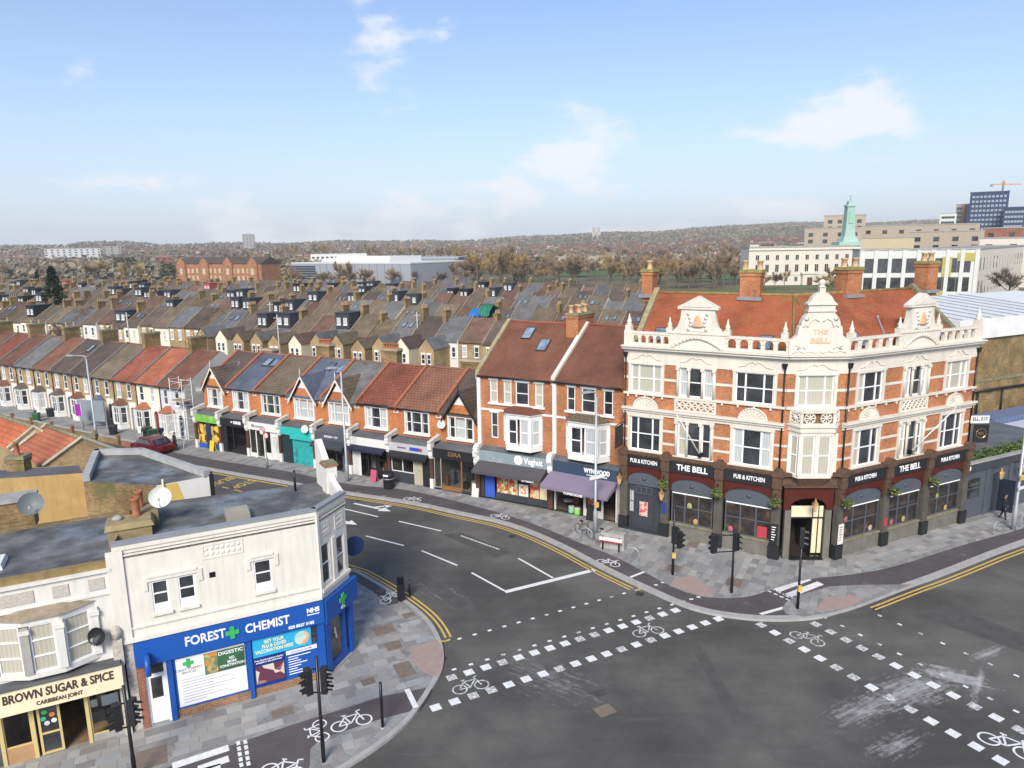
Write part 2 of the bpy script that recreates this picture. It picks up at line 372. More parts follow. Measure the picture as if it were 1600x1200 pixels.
def build_terrain():
    mb = MB(); azs = np.linspace(-1.25, 1.25, 150); rs = [0.5, 15, 40, 80, 150, 260, 420, 600, 750]+list(np.linspace(850, 2900, 42))+[3050]
    idx = {}
    for i, a in enumerate(azs):
        for j, rr in enumerate(rs):
            x, y = rr*math.sin(a), rr*math.cos(a)
            idx[i, j] = len(mb.v); mb.v.append((x, y-14, terrain_z(x, y) if rr < 3000 else terrain_z(x*2700/rr, y*2700/rr)-(rr-2900)*0.012))
    for i in range(len(azs)-1):
        for j in range(len(rs)-1):
            mb.f.append((idx[i, j], idx[i, j+1], idx[i+1, j+1], idx[i+1, j])[::-1]); mb.m.append(0); mb.sm.append(True)
    m, nt, b = _new('open_ground'); p = world_pos(nt)
    c1 = ramp(nt, noise(nt, p, 0.012, 8, 0.65), [(0.36, (0.13, 0.115, 0.07)), (0.48, (0.17, 0.145, 0.095)), (0.56, (0.10, 0.13, 0.05)), (0.66, (0.18, 0.15, 0.10))])
    c2 = ramp(nt, noise(nt, p, 0.35, 5), [(0.3, (0.7,)*3), (0.7, (1.25,)*3)])
    nt.links.new(mix(nt, 1.0, c1, c2, 'MULTIPLY'), b.inputs['Base Color']); b.inputs['Roughness'].default_value = 0.95; b.inputs['Specular IOR Level'].default_value = 0.1
    return tag(mb.build('ground', [m]), kind='structure')
build_terrain()

# ------------------------------------------------------------------ road
def asphalt():
    m, nt, b = _new('asphalt'); p = world_pos(nt)
    c = ramp(nt, noise(nt, p, 0.16, 8, 0.62), [(0.38, (0.066, 0.063, 0.058)), (0.5, (0.088, 0.084, 0.077)), (0.62, (0.122, 0.116, 0.105))])
    g = ramp(nt, noise(nt, p, 24, 4, .7), [(0.3, (0.75,)*3), (0.72, (1.3,)*3)]); c = mix(nt, 1.0, c, g, 'MULTIPLY')
    # tyre-polished lanes and scuffs that run with the traffic
    a_ = math.atan2(D1.y, D1.x)
    s1 = noise(nt, mapping(nt, p, (0.10, 1.3, 1), rot=(0, 0, -a_)), 1.0, 5, 0.6)
    c = mix(nt, 1.0, c, ramp(nt, s1, [(0.35, (0.93,)*3), (0.68, (1.09,)*3)]), 'MULTIPLY')
    s3 = noise(nt, mapping(nt, p, (0.25, 2.6, 1), rot=(0, 0, R(35))), 1.0, 6, 0.7)
    c = mix(nt, ramp(nt, s3, [(0.60, (0, 0, 0)), (0.78, (0.4,)*3)]), c, (0.20, 0.195, 0.185))
    # pale spill of dust on the crossing, smeared along the turning traffic
    q = G(1440, 1090)
    def spot(px, py, rx, ry, rot, lo, hi, sc):
        o = G(px, py)
        v = mapping(nt, p, (1, 1, 1), loc=(-o.x, -o.y, 0)); v = mapping(nt, v, (1, 1, 1), rot=(0, 0, rot)); v = mapping(nt, v, (1/rx, 1/ry, 0))
        ln = nt.nodes.new('ShaderNodeVectorMath'); ln.operation = 'LENGTH'; nt.links.new(v, ln.inputs[0])
        fall = ramp(nt, ln.outputs['Value'], [(0.0, (1, 1, 1)), (1.0, (0, 0, 0))])
        n1 = noise(nt, mapping(nt, mapping(nt, p, rot=(0, 0, rot)), (0.7, 5.0, 1)), sc, 8, 0.72); n2 = noise(nt, p, 3.5, 8, 0.7)
        def madd(x, k, y):
            q_ = nt.nodes.new('ShaderNodeMath'); q_.operation = 'MULTIPLY_ADD'; nt.links.new(x, q_.inputs[0]); q_.inputs[1].default_value = k
            if hasattr(y, 'links'): nt.links.new(y, q_.inputs[2])
            else: q_.inputs[2].default_value = y
            return q_.outputs[0]
        v_ = madd(fall, 0.32, madd(n1, 0.52, madd(n2, 0.32, 0.0)))
        return ramp(nt, v_, [(lo, (0, 0, 0)), (hi, (0.62,)*3)])
    for a in ((1487, 1056, 2.6, 1.2, R(22), 0.57, 0.68, .6), (1425, 1078, 5.0, 2.2, R(-24), 0.60, 0.74, 1.2), (1350, 1108, 4.5, 1.8, R(-26), 0.62, 0.77, 1.4), (1400, 1165, 4.2, 1.6, R(-28), 0.64, 0.80, 1.4), (1530, 1068, 3.4, 0.35, R(-50), 0.57, 0.72, .6), (1545, 1020, 3.0, .6, R(-26), 0.61, 0.77, .8), (860, 1060, 9, 5, R(35), 0.68, 0.9, 1.1), (700, 930, 8, 3, R(40), 0.68, 0.9, 1.1)):
        c = mix(nt, spot(*a), c, (0.46, 0.455, 0.445))
    nt.links.new(c, b.inputs['Base Color']); b.inputs['Roughness'].default_value = 0.8; b.inputs['Specular IOR Level'].default_value = 0.22
    bump(nt, b, noise(nt, p, 60, 2), 0.12, 0.01)
    return m
ASPH = asphalt()
def track_mat():
    m, nt, b = _new('cycle_track_asphalt'); p = world_pos(nt)
    c = ramp(nt, noise(nt, p, 0.5, 6, 0.6), [(0.3, (0.068, 0.059, 0.060)), (0.7, (0.105, 0.092, 0.092))])
    c = mix(nt, 1.0, c, ramp(nt, noise(nt, p, 40, 2), [(0.3, (0.85,)*3), (0.75, (1.2,)*3)]), 'MULTIPLY')
    c = mix(nt, ramp(nt, noise(nt, p, 1.1, 8, 0.7), [(0.60, (0, 0, 0)), (0.70, (0.55,)*3)]), c, (0.21, 0.175, 0.165))
    nt.links.new(c, b.inputs['Base Color']); b.inputs['Roughness'].default_value = 0.8; b.inputs['Specular IOR Level'].default_value = 0.3
    return m
TRACK = track_mat()
PUB_L0, PUB_C1, PUB_C2, PUB_R1 = Vector((6.98, 43.28, 0)), Vector((15.09, 38.21, 0)), Vector((18.25, 38.10, 0)), Vector((28.74, 43.20, 0))
DR = (PUB_R1-PUB_C2).normalized(); FAR_R = PUB_C2+DR*60
mb = MB()
mb.poly([SO(-150, 3), SO(-150, -24), Vector((-60, 10, 0)), Vector((-40, 2, 0)), Vector((70, 2, 0)), FAR_R, PUB_C2+Vector((0, 1, 0)), PUB_C1+Vector((0, 1, 0)), PUB_L0+N1, SO(-20, 0.5)])
road = tag(mb.build('road', [ASPH]), kind='structure')

# ------------------------------------------------------------------ pavements
def px(pts, z=0.12): return [G(x, y, z) for x, y in pts]
def offs(pl, d):
    out = []
    for i, p in enumerate(pl):
        t = (pl[min(i+1, len(pl)-1)]-pl[max(i-1, 0)]); t.z = 0; t.normalize(); out.append(p+Vector((-t.y, t.x, 0))*d)
    return out
def smooth(pl, it=2):
    for _ in range(it):
        q = [pl[0]]
        for a, b in zip(pl, pl[1:]): q += [a*0.75+b*0.25, a*0.25+b*0.75]
        pl = q+[pl[-1]]
    return pl
def slab_poly(name, pts, z, m, parent=None, kind='structure', base=-0.03):
    mb = MB(); a = sum(p.x*q.y-q.x*p.y for p, q in zip(pts, pts[1:]+pts[:1]))
    if a < 0: pts = pts[::-1]
    mb.prism([(p.x, p.y) for p in pts], 'z', base, z, 0)
    o = mb.build(name, [m], parent)
    if parent is None: tag(o, kind=kind)
    return o
def inside(p, poly):
    c = False; n = len(poly)
    for i in range(n):
        a, b = poly[i], poly[i-1]
        if (a.y > p.y) != (b.y > p.y) and p.x < (b.x-a.x)*(p.y-a.y)/(b.y-a.y)+a.x: c = not c
    return c
def pave_mat(name, c):
    m, nt, b = _new(name); p = world_pos(nt)
    t = nt.nodes.new('ShaderNodeTexBrick'); t.inputs['Scale'].default_value = 1; t.inputs['Brick Width'].default_value = 0.75; t.inputs['Row Height'].default_value = 0.4
    t.inputs['Mortar Size'].default_value = 0.008; t.inputs['Color1'].default_value = (*scl(c, 0.8), 1); t.inputs['Color2'].default_value = (*scl(c, 1.15), 1); t.inputs['Mortar'].default_value = (*scl(c, 0.5), 1)
    nt.links.new(mapping(nt, p, rot=(0, 0, -math.atan2(N1.y, N1.x))), t.inputs['Vector'])
    col = mix(nt, 1.0, t.outputs['Color'], ramp(nt, noise(nt, p, 0.8, 6), [(0.3, (0.8,)*3), (0.7, (1.15,)*3)]), 'MULTIPLY')
    nt.links.new(col, b.inputs['Base Color']); b.inputs['Roughness'].default_value = 0.75; return m
PAVE = pave_mat('paving_bed', (0.25, 0.245, 0.235))
SLABS = [plain('slab_'+n, c, 0.7, 0.12, scale=2.5) for n, c in (('grey', (0.285, 0.278, 0.262)), ('pale', (0.35, 0.342, 0.322)), ('dark', (0.215, 0.208, 0.20)), ('blue', (0.285, 0.292, 0.29)), ('buff', (0.315, 0.295, 0.275)), ('brown', (0.265, 0.245, 0.23)))]
TACT = plain('red_tactile_paving', (0.33, 0.245, 0.22), 0.8, 0.12, scale=4)
IRON = plain('cast_iron_cover', (0.19, 0.15, 0.12), 0.7, 0.25, scale=6)
K0 = [SO(-150, -5.0, .12), SO(-90, -4.8, .12)]+px([(327, 734), (440, 753), (540, 771), (640, 785), (720, 803), (790, 817), (865, 847), (940, 888), (1004, 918), (1061, 944), (1104, 957), (1148, 964), (1191, 968), (1234, 968), (1277, 965), (1298, 959), (1339, 948), (1421, 916), (1471, 899), (1600, 847)])
K0 += [K0[-1]+DR*30]
K0 = smooth(K0, 2)
K1 = offs(K0, 0.38)
K2a = [SO(-150, -2.1, .12), SO(-90, -2.0, .12)]+px([(323, 717), (410, 730), (460, 738), (540, 757), (622, 763), (665, 771), (765, 796), (840, 820), (915, 852), (955, 866), (1010, 895), (1044, 914), (1078, 928), (1113, 934), (1147, 934.5), (1176, 931), (1205, 921), (1262, 904), (1320, 899), (1392, 888), (1507, 850), (1600, 826)])
K2a += [K2a[-1]+DR*30]
K2 = smooth(K2a, 2)
PUBLINE = [SO(-150, 3.5, .12), SO(-57, 3.5, .12), SO(-57, 0.6, .12), PUB_L0+N1*0.4, PUB_C1+Vector((0, .4, 0)), PUB_C2+Vector((0, .4, 0)), FAR_R+Vector((0, .4, 0))]
FOOT_A = K2+PUBLINE[::-1]
foot_a = slab_poly('pavement', FOOT_A, 0.120, PAVE)
track_a = slab_poly('cycle_path', K1+K2[::-1], 0.112, TRACK)
kerb_a = slab_poly('kerb', K0+K1[::-1], 0.126, KERB)
ISL_A = px([(1228, 958), (1222, 950), (1228, 941), (1245, 931), (1297, 916), (1340, 914), (1425, 913), (1339, 946), (1298, 957), (1255, 963.5)], .13)
isl_a = slab_poly('traffic_island', ISL_A, 0.134, PAVE)
# chemist side
KB = [SO(-150, -14, .12), SO(-60, -13.6, .12)]+px([(545, 884), (590, 908), (640, 940), (670, 965), (687, 992), (694, 1017), (693, 1040), (685, 1060), (673, 1078), (664, 1093), (650, 1112), (635, 1130), (600, 1160), (550, 1193), (490, 1228), (420, 1262)])
KB = smooth(KB, 2)
KBi = offs(KB, -0.22)
CHP = [Vector(p) for p in ((-14.55, 24.05, 0), (-8.05, 27.3, 0), (-7.36, 29.35, 0), (-9.0, 32.0, 0), (-16.4, 29.2, 0))]
DB = (CHP[1]-CHP[0]).normalized()
LEFT_F = CHP[0]-DB*14
FOOT_B = KBi+[Vector((-17, 14, .12)), LEFT_F+Vector((2, -3, .12)), LEFT_F, CHP[0]+Vector((0, .5, 0)), CHP[1]+Vector((-.3, .4, 0)), CHP[2]+Vector((-.4, 0, 0)), CHP[3], Vector((-16.0, 36.5, .12)), SO(-60, -17.5, .12), SO(-150, -17.5, .12)]
foot_b = slab_poly('pavement', FOOT_B, 0.120, PAVE)
kerb_b = slab_poly('kerb', KB+KBi[::-1], 0.126, KERB)
TRK_B = px([(676, 1073), (602, 1087), (449, 1135), (290, 1189), (120, 1250), (330, 1290), (470, 1230), (484, 1196), (485, 1170), (500, 1155), (599, 1122), (656, 1108), (668, 1090)])
track_b = slab_poly('cycle_path', TRK_B, 0.1255, TRACK)
TRK_B2 = px([(520, 868), (545, 885), (590, 909), (628, 934), (622, 943), (606, 946), (588, 928), (566, 914), (545, 903), (515, 890)])
track_b2 = slab_poly('cycle_path', TRK_B2, 0.1255, TRACK)

# ------------------------------------------------------------------ paving slabs, laid in courses
def lay(parent, poly, origin, ang, row, lens, avoid=(), cap=300, seed=3, zt=0.126, near=None, bigpal=SLABS, xr=(-60, 60), yr=(-60, 60), keep=None):
    rnd = random.Random(seed); cache = {}; spots = []
    ca, sa = math.cos(ang), math.sin(ang)
    y = yr[0]
    while y < yr[1]:
        x = xr[0]+rnd.random()*0.6
        while x < xr[1]:
            L = rnd.choice(lens); cs = [(x+0.006, y+0.006), (x+L-0.006, y+0.006), (x+L-0.006, y+row-0.006), (x+0.006, y+row-0.006)]
            w = [Vector((origin.x+a*ca-b*sa, origin.y+a*sa+b*ca, 0)) for a, b in cs]
            if all(inside(p, poly) for p in w) and not any(any(inside(p, q) for p in w) for q in avoid):
                c = sum(w, Vector())/4; pp = proj((c.x, c.y, .12))
                if (keep is None or keep(c, pp)): spots.append((c, L, rnd.choices(range(6), (32, 18, 15, 14, 13, 8))[0], (c-Vector((0, 0, CAMH))).length, pp))
            x += L
        y += row
    def vis(t): return -40 < t[4][0] < 1640 and -20 < t[4][1] < 1230
    spots.sort(key=lambda t: (not vis(t), t[3])); rest = MB()
    for k, (c, L, ci, _, pp) in enumerate(spots):
        dz = zt+rnd.uniform(-0.002, 0.002)
        if k < cap and vis(spots[k]):
            key = (L, ci)
            if key not in cache: cache[key] = MB().frustum(-L/2+.006, L/2-.006, -row/2+.006, row/2-.006, -0.03, 0.0, 0.006).mesh('paving_slab', [bigpal[ci]])
            o = inst('paving_slab', cache[key], parent, T((c.x, c.y, dz))@RZ(ang))
        else:
            b = MB().frustum(-L/2+.006, L/2-.006, -row/2+.006, row/2-.006, -0.03, 0.0, 0.006, ci)
            i = len(rest.v); Mx = T((c.x, c.y, dz))@RZ(ang); rest.v += [tuple(Mx@Vector(p)) for p in b.v]; rest.f += [tuple(i+q for q in f) for f in b.f]; rest.m += b.m; rest.sm += b.sm
    if rest.f: tag(rest.build('paving_slabs', bigpal, parent), kind='stuff')
TACT_A = px([(1046, 915), (1056, 905), (1082, 899), (1112, 920), (1113, 932), (1080, 926)])
TACT_B = px([(638, 1012), (684, 1000), (693, 1017), (692, 1040), (684, 1058), (662, 1050), (646, 1035)])
def rect_px(c, w, h, ang):
    return [c+Vector((a*math.cos(ang)-b*math.sin(ang), a*math.sin(ang)+b*math.cos(ang), 0)) for a, b in ((-w/2, -h/2), (w/2, -h/2), (w/2, h/2), (-w/2, h/2))]
AB = math.atan2(DB.y, DB.x); AA = math.atan2(N1.y, N1.x); AR = math.atan2(DR.y, DR.x)
covers = []
for (x, y, w, h, par, ang) in ((600, 984, .95, .8, 'b', AB), (615, 1009, .7, .7, 'b', AB), (632, 1046, .75, 1.1, 'b', AB), (575, 1065, .55, .5, 'b', AB), (639, 961, .6, .45, 'b', AB), (441, 1113, .8, .55, 'b', AB),
        (1052, 888, .9, .7, 'a', AA), (1147, 910, .9, .8, 'a', AA), (1083, 850, .9, .6, 'a', AA), (237, 1184, 1.0, 1.1, 'b', AB)):
    covers.append((rect_px(G(x, y, .12), w, h, ang), par))
for pts, par in covers:
    o = slab_poly('access_cover', pts, 0.131, IRON, foot_a if par == 'a' else foot_b, base=0.09)
for pts, par in ((TACT_A, foot_a), (TACT_B, foot_b)):
    slab_poly('tactile_paving', pts, 0.130, TACT, par, base=0.09)
slab_poly('tactile_paving', px([(1272, 952), (1290, 934), (1328, 930), (1350, 936), (1325, 948), (1290, 955)], .13), 0.142, TACT, isl_a, base=0.1)
cv_a = [c for c, p in covers if p == 'a']+[TACT_A]; cv_b = [c for c, p in covers if p == 'b']+[TACT_B, TRK_B, TRK_B2]
lay(foot_b, FOOT_B, CHP[1], AB, 0.42, (0.42, 0.6, 0.84), cv_b, 300, 5, xr=(-16, 12), yr=(-12, 12))
lay(foot_a, FOOT_A, PUB_C1, AA, 0.40, (0.5, 0.7, 0.95), cv_a, 300, 6, xr=(-16, 14), yr=(-32, 46), keep=lambda c, pp: pp[0] < 1345)
lay(foot_a, FOOT_A, PUB_C2, AR, 0.40, (0.5, 0.7, 0.95), (), 0, 8, xr=(0, 30), yr=(-8, 3), keep=lambda c, pp: 1345 <= pp[0] < 1640)
lay(isl_a, ISL_A, PUB_C2, AR, 0.40, (0.5, 0.7), (px([(1272, 952), (1290, 934), (1328, 930), (1350, 936), (1325, 948), (1290, 955)]),), 120, 9, zt=0.141, xr=(-4, 20), yr=(-12, 3))
# ------------------------------------------------------------------ road markings (thin sheets, children of what they are painted on)
def mark(name, pts, m, parent, z): 
    a = sum(p.x*q.y-q.x*p.y for p, q in zip(pts, pts[1:]+pts[:1]))
    if a < 0: pts = pts[::-1]
    return MB_poly(name, [(p.x, p.y, z) for p in pts], m, parent)
def MB_poly(name, pts, m, parent):
    b = MB(); b.poly(pts); return b.build(name, [m], parent)
def ribbon(name, pl, w, m, parent, z):
    a, b = offs(pl, w/2), offs(pl, -w/2); mb = MB()
    for i in range(len(pl)-1):
        mb.poly([(b[i].x, b[i].y, z), (b[i+1].x, b[i+1].y, z), (a[i+1].x, a[i+1].y, z), (a[i].x, a[i].y, z)])
    return mb.build(name, [m], parent)
def worn(base):
    m, nt, b = _new('worn_white_road_paint'); p = world_pos(nt)
    k = noise(nt, p, 9, 6, 0.7); c = ramp(nt, k, [(0.40, (0.16, 0.16, 0.155)), (0.55, (0.62, 0.62, 0.59)), (0.8, (0.74, 0.74, 0.71))])
    nt.links.new(c, b.inputs['Base Color']); b.inputs['Roughness'].default_value = 0.7; return m
WORN = worn(0)
def blocks(a, b, pitch, lx, ly, name, ang=None, seed=1):
    rnd = random.Random(seed); a, b = G(*a), G(*b); n = max(1, round((b-a).length/pitch)); d = (b-a).normalized(); ang = math.atan2(d.y, d.x) if ang is None else ang
    me = [MB(), MB()]
    for q in me: q.poly([(-lx/2, -ly/2, 0), (lx/2, -ly/2, 0), (lx/2, ly/2, 0), (-lx/2, ly/2, 0)])
    me = [me[0].mesh(name, [WLINE]), me[1].mesh(name, [WORN])]
    for k in range(n+1):
        p = a.lerp(b, k/n); inst(name, me[rnd.random() < 0.4], road, T((p.x, p.y, 0.005))@RZ(ang))
blocks((705.7, 1058.7), (1055.5, 953.7), 0.80, 0.42, 0.40, 'crossing_block', seed=1)
blocks((680.7, 1105.5), (1122.5, 967), 0.80, 0.42, 0.40, 'crossing_block', seed=2)
blocks((1189.4, 976.5), (1563.5, 1188), 0.80, 0.42, 0.40, 'crossing_block', seed=3)
blocks((1275, 975.4), (1593, 1140), 0.80, 0.42, 0.40, 'crossing_block', seed=4)
blocks((718, 998), (994, 922), 0.80, 0.2, 0.14, 'crossing_stud', seed=5)
blocks((709.5, 1046), (1049.8, 944.8), 0.80, 0.2, 0.14, 'crossing_stud', seed=6)
blocks((1289, 965), (1587.7, 1111.5), 0.95, 0.2, 0.14, 'crossing_stud', seed=7)
blocks((1374.5, 962), (1588, 1055.7), 0.95, 0.2, 0.14, 'crossing_stud', seed=8)
for pts in (((1014, 917.4), (1025, 913.7), (1036, 910)), ((1067.6, 939.6), (1080, 936), (1091.5, 932.7))):
    for x, y in pts:
        p = G(x, y, .12); d = 0.1
        mark('crossing_stud', [p+Vector(q) for q in ((-d, -.07, 0), (d, -.07, 0), (d, .07, 0), (-d, .07, 0))], WLINE, track_a, 0.117)
def line(a, b, w, name='lane_line', m=None, z=0.005, parent=None): return ribbon(name, [G(*a), G(*a).lerp(G(*b), .5), G(*b)], w, m or WLINE, parent or road, z)
line((789, 925), (929, 890.5), 0.30, 'stop_line')
for a, b, m_ in (((737, 895), (788, 923), WLINE), ((810, 872.5), (864, 903), WLINE), ((623, 814.5), (689.5, 829.7), WLINE), ((720, 837), (780.5, 858.7), WORN), ((571.7, 837.5), (631, 852.5), WLINE), ((658.7, 860.5), (714.5, 883.5), WLINE), ((535, 794.5), (591, 807.5), WLINE)):
    line(a, b, 0.13, m=m_)
line((636, 1081), (650, 1110), 0.22, 'give_way_line', z=0.130, parent=track_b); line((985, 905), (1010, 895), 0.16, 'give_way_line', z=0.117, parent=track_a)
line((1188, 963), (1227, 952), 0.2, 'give_way_line', z=0.117, parent=track_a)
for a, b in (((1212, 926), (1263, 907)), ((1228, 935), (1282, 914))): line(a, b, 0.42, 'zebra_bar', z=0.118, parent=track_a)
for k in range(4):
    for j in range(2):
        a = (1199+k*9.5+j*5, 926+k*4.3-j*3.5); line(a, (a[0]+6, a[1]+2.6), 0.11, 'zebra_dash', z=0.118, parent=track_a)
for a, b in (((270, 1202), (358, 1173)), ((310, 1207), (358, 1190)), ((230, 1235), (345, 1203))): line(a, b, 0.36, 'zebra_bar', z=0.130, parent=track_b)
for k in range(5):
    for j in range(2): a = (372+j*11+k*1.2, 1163+k*8.5-j*2); line(a, (a[0]+1.5, a[1]+6), 0.13, 'zebra_dash', z=0.130, parent=track_b)
def part_of(pl, x0, x1): return [p for p in pl if x0 <= proj(p)[0] <= x1]
for d_ in (0.28, 0.52):
    ribbon('double_yellow_line', offs(part_of(K0, 522, 1004), -d_), 0.10, YELLOW, road, 0.005)
    ribbon('double_yellow_line', offs(part_of(K0, 1350, 1640), -d_), 0.10, YELLOW, road, 0.005)
    ribbon('double_yellow_line', offs([p for p in KB if 985 > proj(p)[1] > 872 or (proj(p)[1] <= 1001 and proj(p)[0] > 640)], d_), 0.10, YELLOW, road, 0.005)
ribbon('yellow_line', offs(part_of(K0, 300, 522), -0.3), 0.14, YELLOW, road, 0.005)
line((703, 999), (694, 1003), 0.12, 'double_yellow_end', YELLOW); line((998, 922), (1006, 915), 0.12, 'double_yellow_end', YELLOW)
for x, y in ((560, 769), (600, 775), (677, 793), (722, 801), (767, 811), (812, 822), (855, 840), (899, 862), (947, 887), (690, 1002), (663, 966), (1420, 913)):
    p = G(x, y, .126); d_ = 0.16; mark('kerb_blip', [p+Vector(q) for q in ((-d_, -.05, 0), (d_, -.05, 0), (d_, .05, 0), (-d_, .05, 0))], YELLOW, kerb_a if y < 920 and x > 540 and (x, y) != (690, 1002) else kerb_b, 0.131)
# bus stop lettering, read by drivers coming down the road
for body, x, y in (('BUS', 349, 751), ('STOP', 380, 756)):
    p = G(x, y, 0); o = text('road_lettering', body, 1.15, road, T((p.x, p.y, 0.006))@RZ(math.atan2(-N1.y, -N1.x))@RX(-math.pi/2), YELLOW, ext=0.0, bold=0.01, w=2.0 if body == 'STOP' else 1.7)
for a, b in (((329, 757), (337, 759)), ((347, 761), (357, 763)), ((366, 765.5), (378, 768))): line(a, b, 0.14, 'bay_dash', YELLOW)
def arrow(pt, d, L=4.5, head=0.9, side=0):
    mb = MB(); w = .1
    mb.poly([(0, -w, 0), (L-head, -w, 0), (L-head, w, 0), (0, w, 0)]); mb.poly([(L-head, -.38, 0), (L, 0, 0), (L-head, .38, 0)])
    if side: 
        mb.poly([(L*.52, w*side, 0), (L*.60, w*side, 0), (L*.70, .5*side, 0), (L*.66, .62*side, 0)][::1 if side > 0 else -1]); mb.poly([(L*.62, .78*side, 0), (L*.78, .42*side, 0), (L*.82, .86*side, 0)][::-1 if side > 0 else 1])
    mb.build('road_arrow', [WLINE], road, T((pt.x, pt.y, 0.005))@RZ(math.atan2(d.y, d.x)))
arrow(G(553, 786.5), (G(611, 799)-G(553, 786.5)), (G(611, 799)-G(553, 786.5)).length, side=1)
arrow(G(505, 805), (G(558, 820)-G(505, 805)), (G(558, 820)-G(505, 805)).length, side=-1)
def bike_mesh(m):
    mb = MB(); w = .035
    def ring(cx, cy, r_):
        n = 18
        for k in range(n):
            a, b = 2*math.pi*k/n, 2*math.pi*(k+1)/n
            mb.poly([(cx+(r_-w)*math.cos(a), cy+(r_-w)*math.sin(a), 0), (cx+(r_+w)*math.cos(a), cy+(r_+w)*math.sin(a), 0), (cx+(r_+w)*math.cos(b), cy+(r_+w)*math.sin(b), 0), (cx+(r_-w)*math.cos(b), cy+(r_-w)*math.sin(b), 0)])
    def bar(a, b):
        a, b = Vector((*a, 0.0004)), Vector((*b, 0.0004)); t = (b-a).normalized(); n = Vector((-t.y, t.x, 0))*w; mb.poly([a-n, b-n, b+n, a+n])
    ring(-.5, .33, .31); ring(.5, .33, .31)
    for a, b in (((-.5, .33), (-.2, .8)), ((-.2, .8), (.33, .82)), ((.33, .82), (-.02, .33)), ((-.02, .33), (-.5, .33)), ((-.2, .8), (-.02, .33)), ((.5, .33), (.3, 1.0)), ((.3, 1.0), (.48, 1.05)), ((-.32, .93), (-.12, .93)), ((-.22, .93), (-.2, .8))): bar(a, b)
    return mb.mesh('cycle_symbol', [m])
bm_w, bm_o = bike_mesh(WLINE), bike_mesh(WORN)
for x, y, sc, rot, par, z, worn_ in ((645, 780, .85, None, track_a, .118, 0), (782, 807, .85, None, track_a, .118, 0), (951, 879, .85, -.55, track_a, .118, 0), (610, 933, .9, 1.0, track_b2, .130, 0), (735, 1072, .95, .35, road, .005, 1), (1012, 986, .95, .3, road, .005, 1), (1262, 997, .95, -.75, road, .005, 1), (1574, 1164, 1.1, -.8, road, .005, 0), (549, 1128, .95, .42, track_b, .130, 0), (499, 1142, .8, 1.95, track_b, .130, 0), (442, 1203, .95, -.2, track_b, .130, 0)):
    p = G(x, y, z); inst('cycle_symbol', bm_o if worn_ else bm_w, par, T((p.x, p.y, z))@RZ(math.atan2(D1.y, D1.x) if rot is None else rot)@Matrix.Scale(sc, 4)@T((0, -.4, 0)))
p = G(945, 1110); tag(slab_poly('manhole_cover', rect_px(p, .75, .6, AB), 0.006, IRON, road, base=-.01))
p = G(936, 1083); slab_poly('manhole_cover', rect_px(p, .5, .4, AB), 0.006, plain('road_cover', (0.06, 0.058, 0.055), .7, .2), road, base=-.01)

for pts in ([(600, 868), (640, 880), (760, 960), (735, 968)], [(1080, 1010), (1095, 1008), (1165, 1128), (1145, 1130)], [(1430, 960), (1475, 945), (1600, 990), (1600, 1020)], [(690, 835), (720, 832), (800, 862), (775, 872)]):
    mark('asphalt_patch', [G(*q) for q in pts], plain('patch_asphalt', (.082, .078, .072), .85, .25, scale=1.5), road, 0.0022)
for x, y in ((1000, 928), (800, 838), (690, 1030), (1370, 952), (560, 782)):
    p = G(x, y); slab_poly('gully_grate', rect_px(p, .45, .4, AA), 0.004, plain('gully_iron', (.04, .038, .036), .6, .2), road, base=-.01)
# ------------------------------------------------------------------ shared architectural pieces
def arch_panel(mb, x0, x1, z0, z1, a0, a1, zs, rise, y0, y1, m=0, n=10, mi=None):
    """wall slab x0..x1, z0..z1 with an opening a0..a1 whose head is an arc springing at zs with the given rise"""
    mi = m if mi is None else mi
    if a0 > x0+1e-4: mb.box(x0, a0, y0, y1, z0, z1, m)
    if x1 > a1+1e-4: mb.box(a1, x1, y0, y1, z0, z1, m)
    c, h = (a0+a1)/2, (a1-a0)/2
    pts = []
    for k in range(n+1):
        t = math.pi*(1-k/n); pts.append((c+h*math.cos(t), zs+rise*math.sin(t)))
    for (xa, za), (xb, zb) in zip(pts, pts[1:]):
        mb.poly([(xa, y0, za), (xb, y0, zb), (xb, y0, z1), (xa, y0, z1)], m); mb.poly([(xb, y1, zb), (xa, y1, za), (xa, y1, z1), (xb, y1, z1)], m)
        mb.poly([(xa, y0, za), (xa, y1, za), (xb, y1, zb), (xb, y0, zb)], mi)
    mb.poly([(a0, y0, z1), (a1, y0, z1), (a1, y1, z1), (a0, y1, z1)], m)
def arc_fill(mb, a0, a1, zs, rise, y0, y1, m=0, n=10, zb=None):
    c, h = (a0+a1)/2, (a1-a0)/2; zb = zs if zb is None else zb
    pts = [(a0, zb), (a1, zb)]+[(c+h*math.cos(math.pi*k/n), zs+rise*math.sin(math.pi*k/n)) for k in range(n+1)]
    if zb == zs: pts = pts[2:]
    mb.prism(pts, 'y', y0, y1, m)
_wc = {}
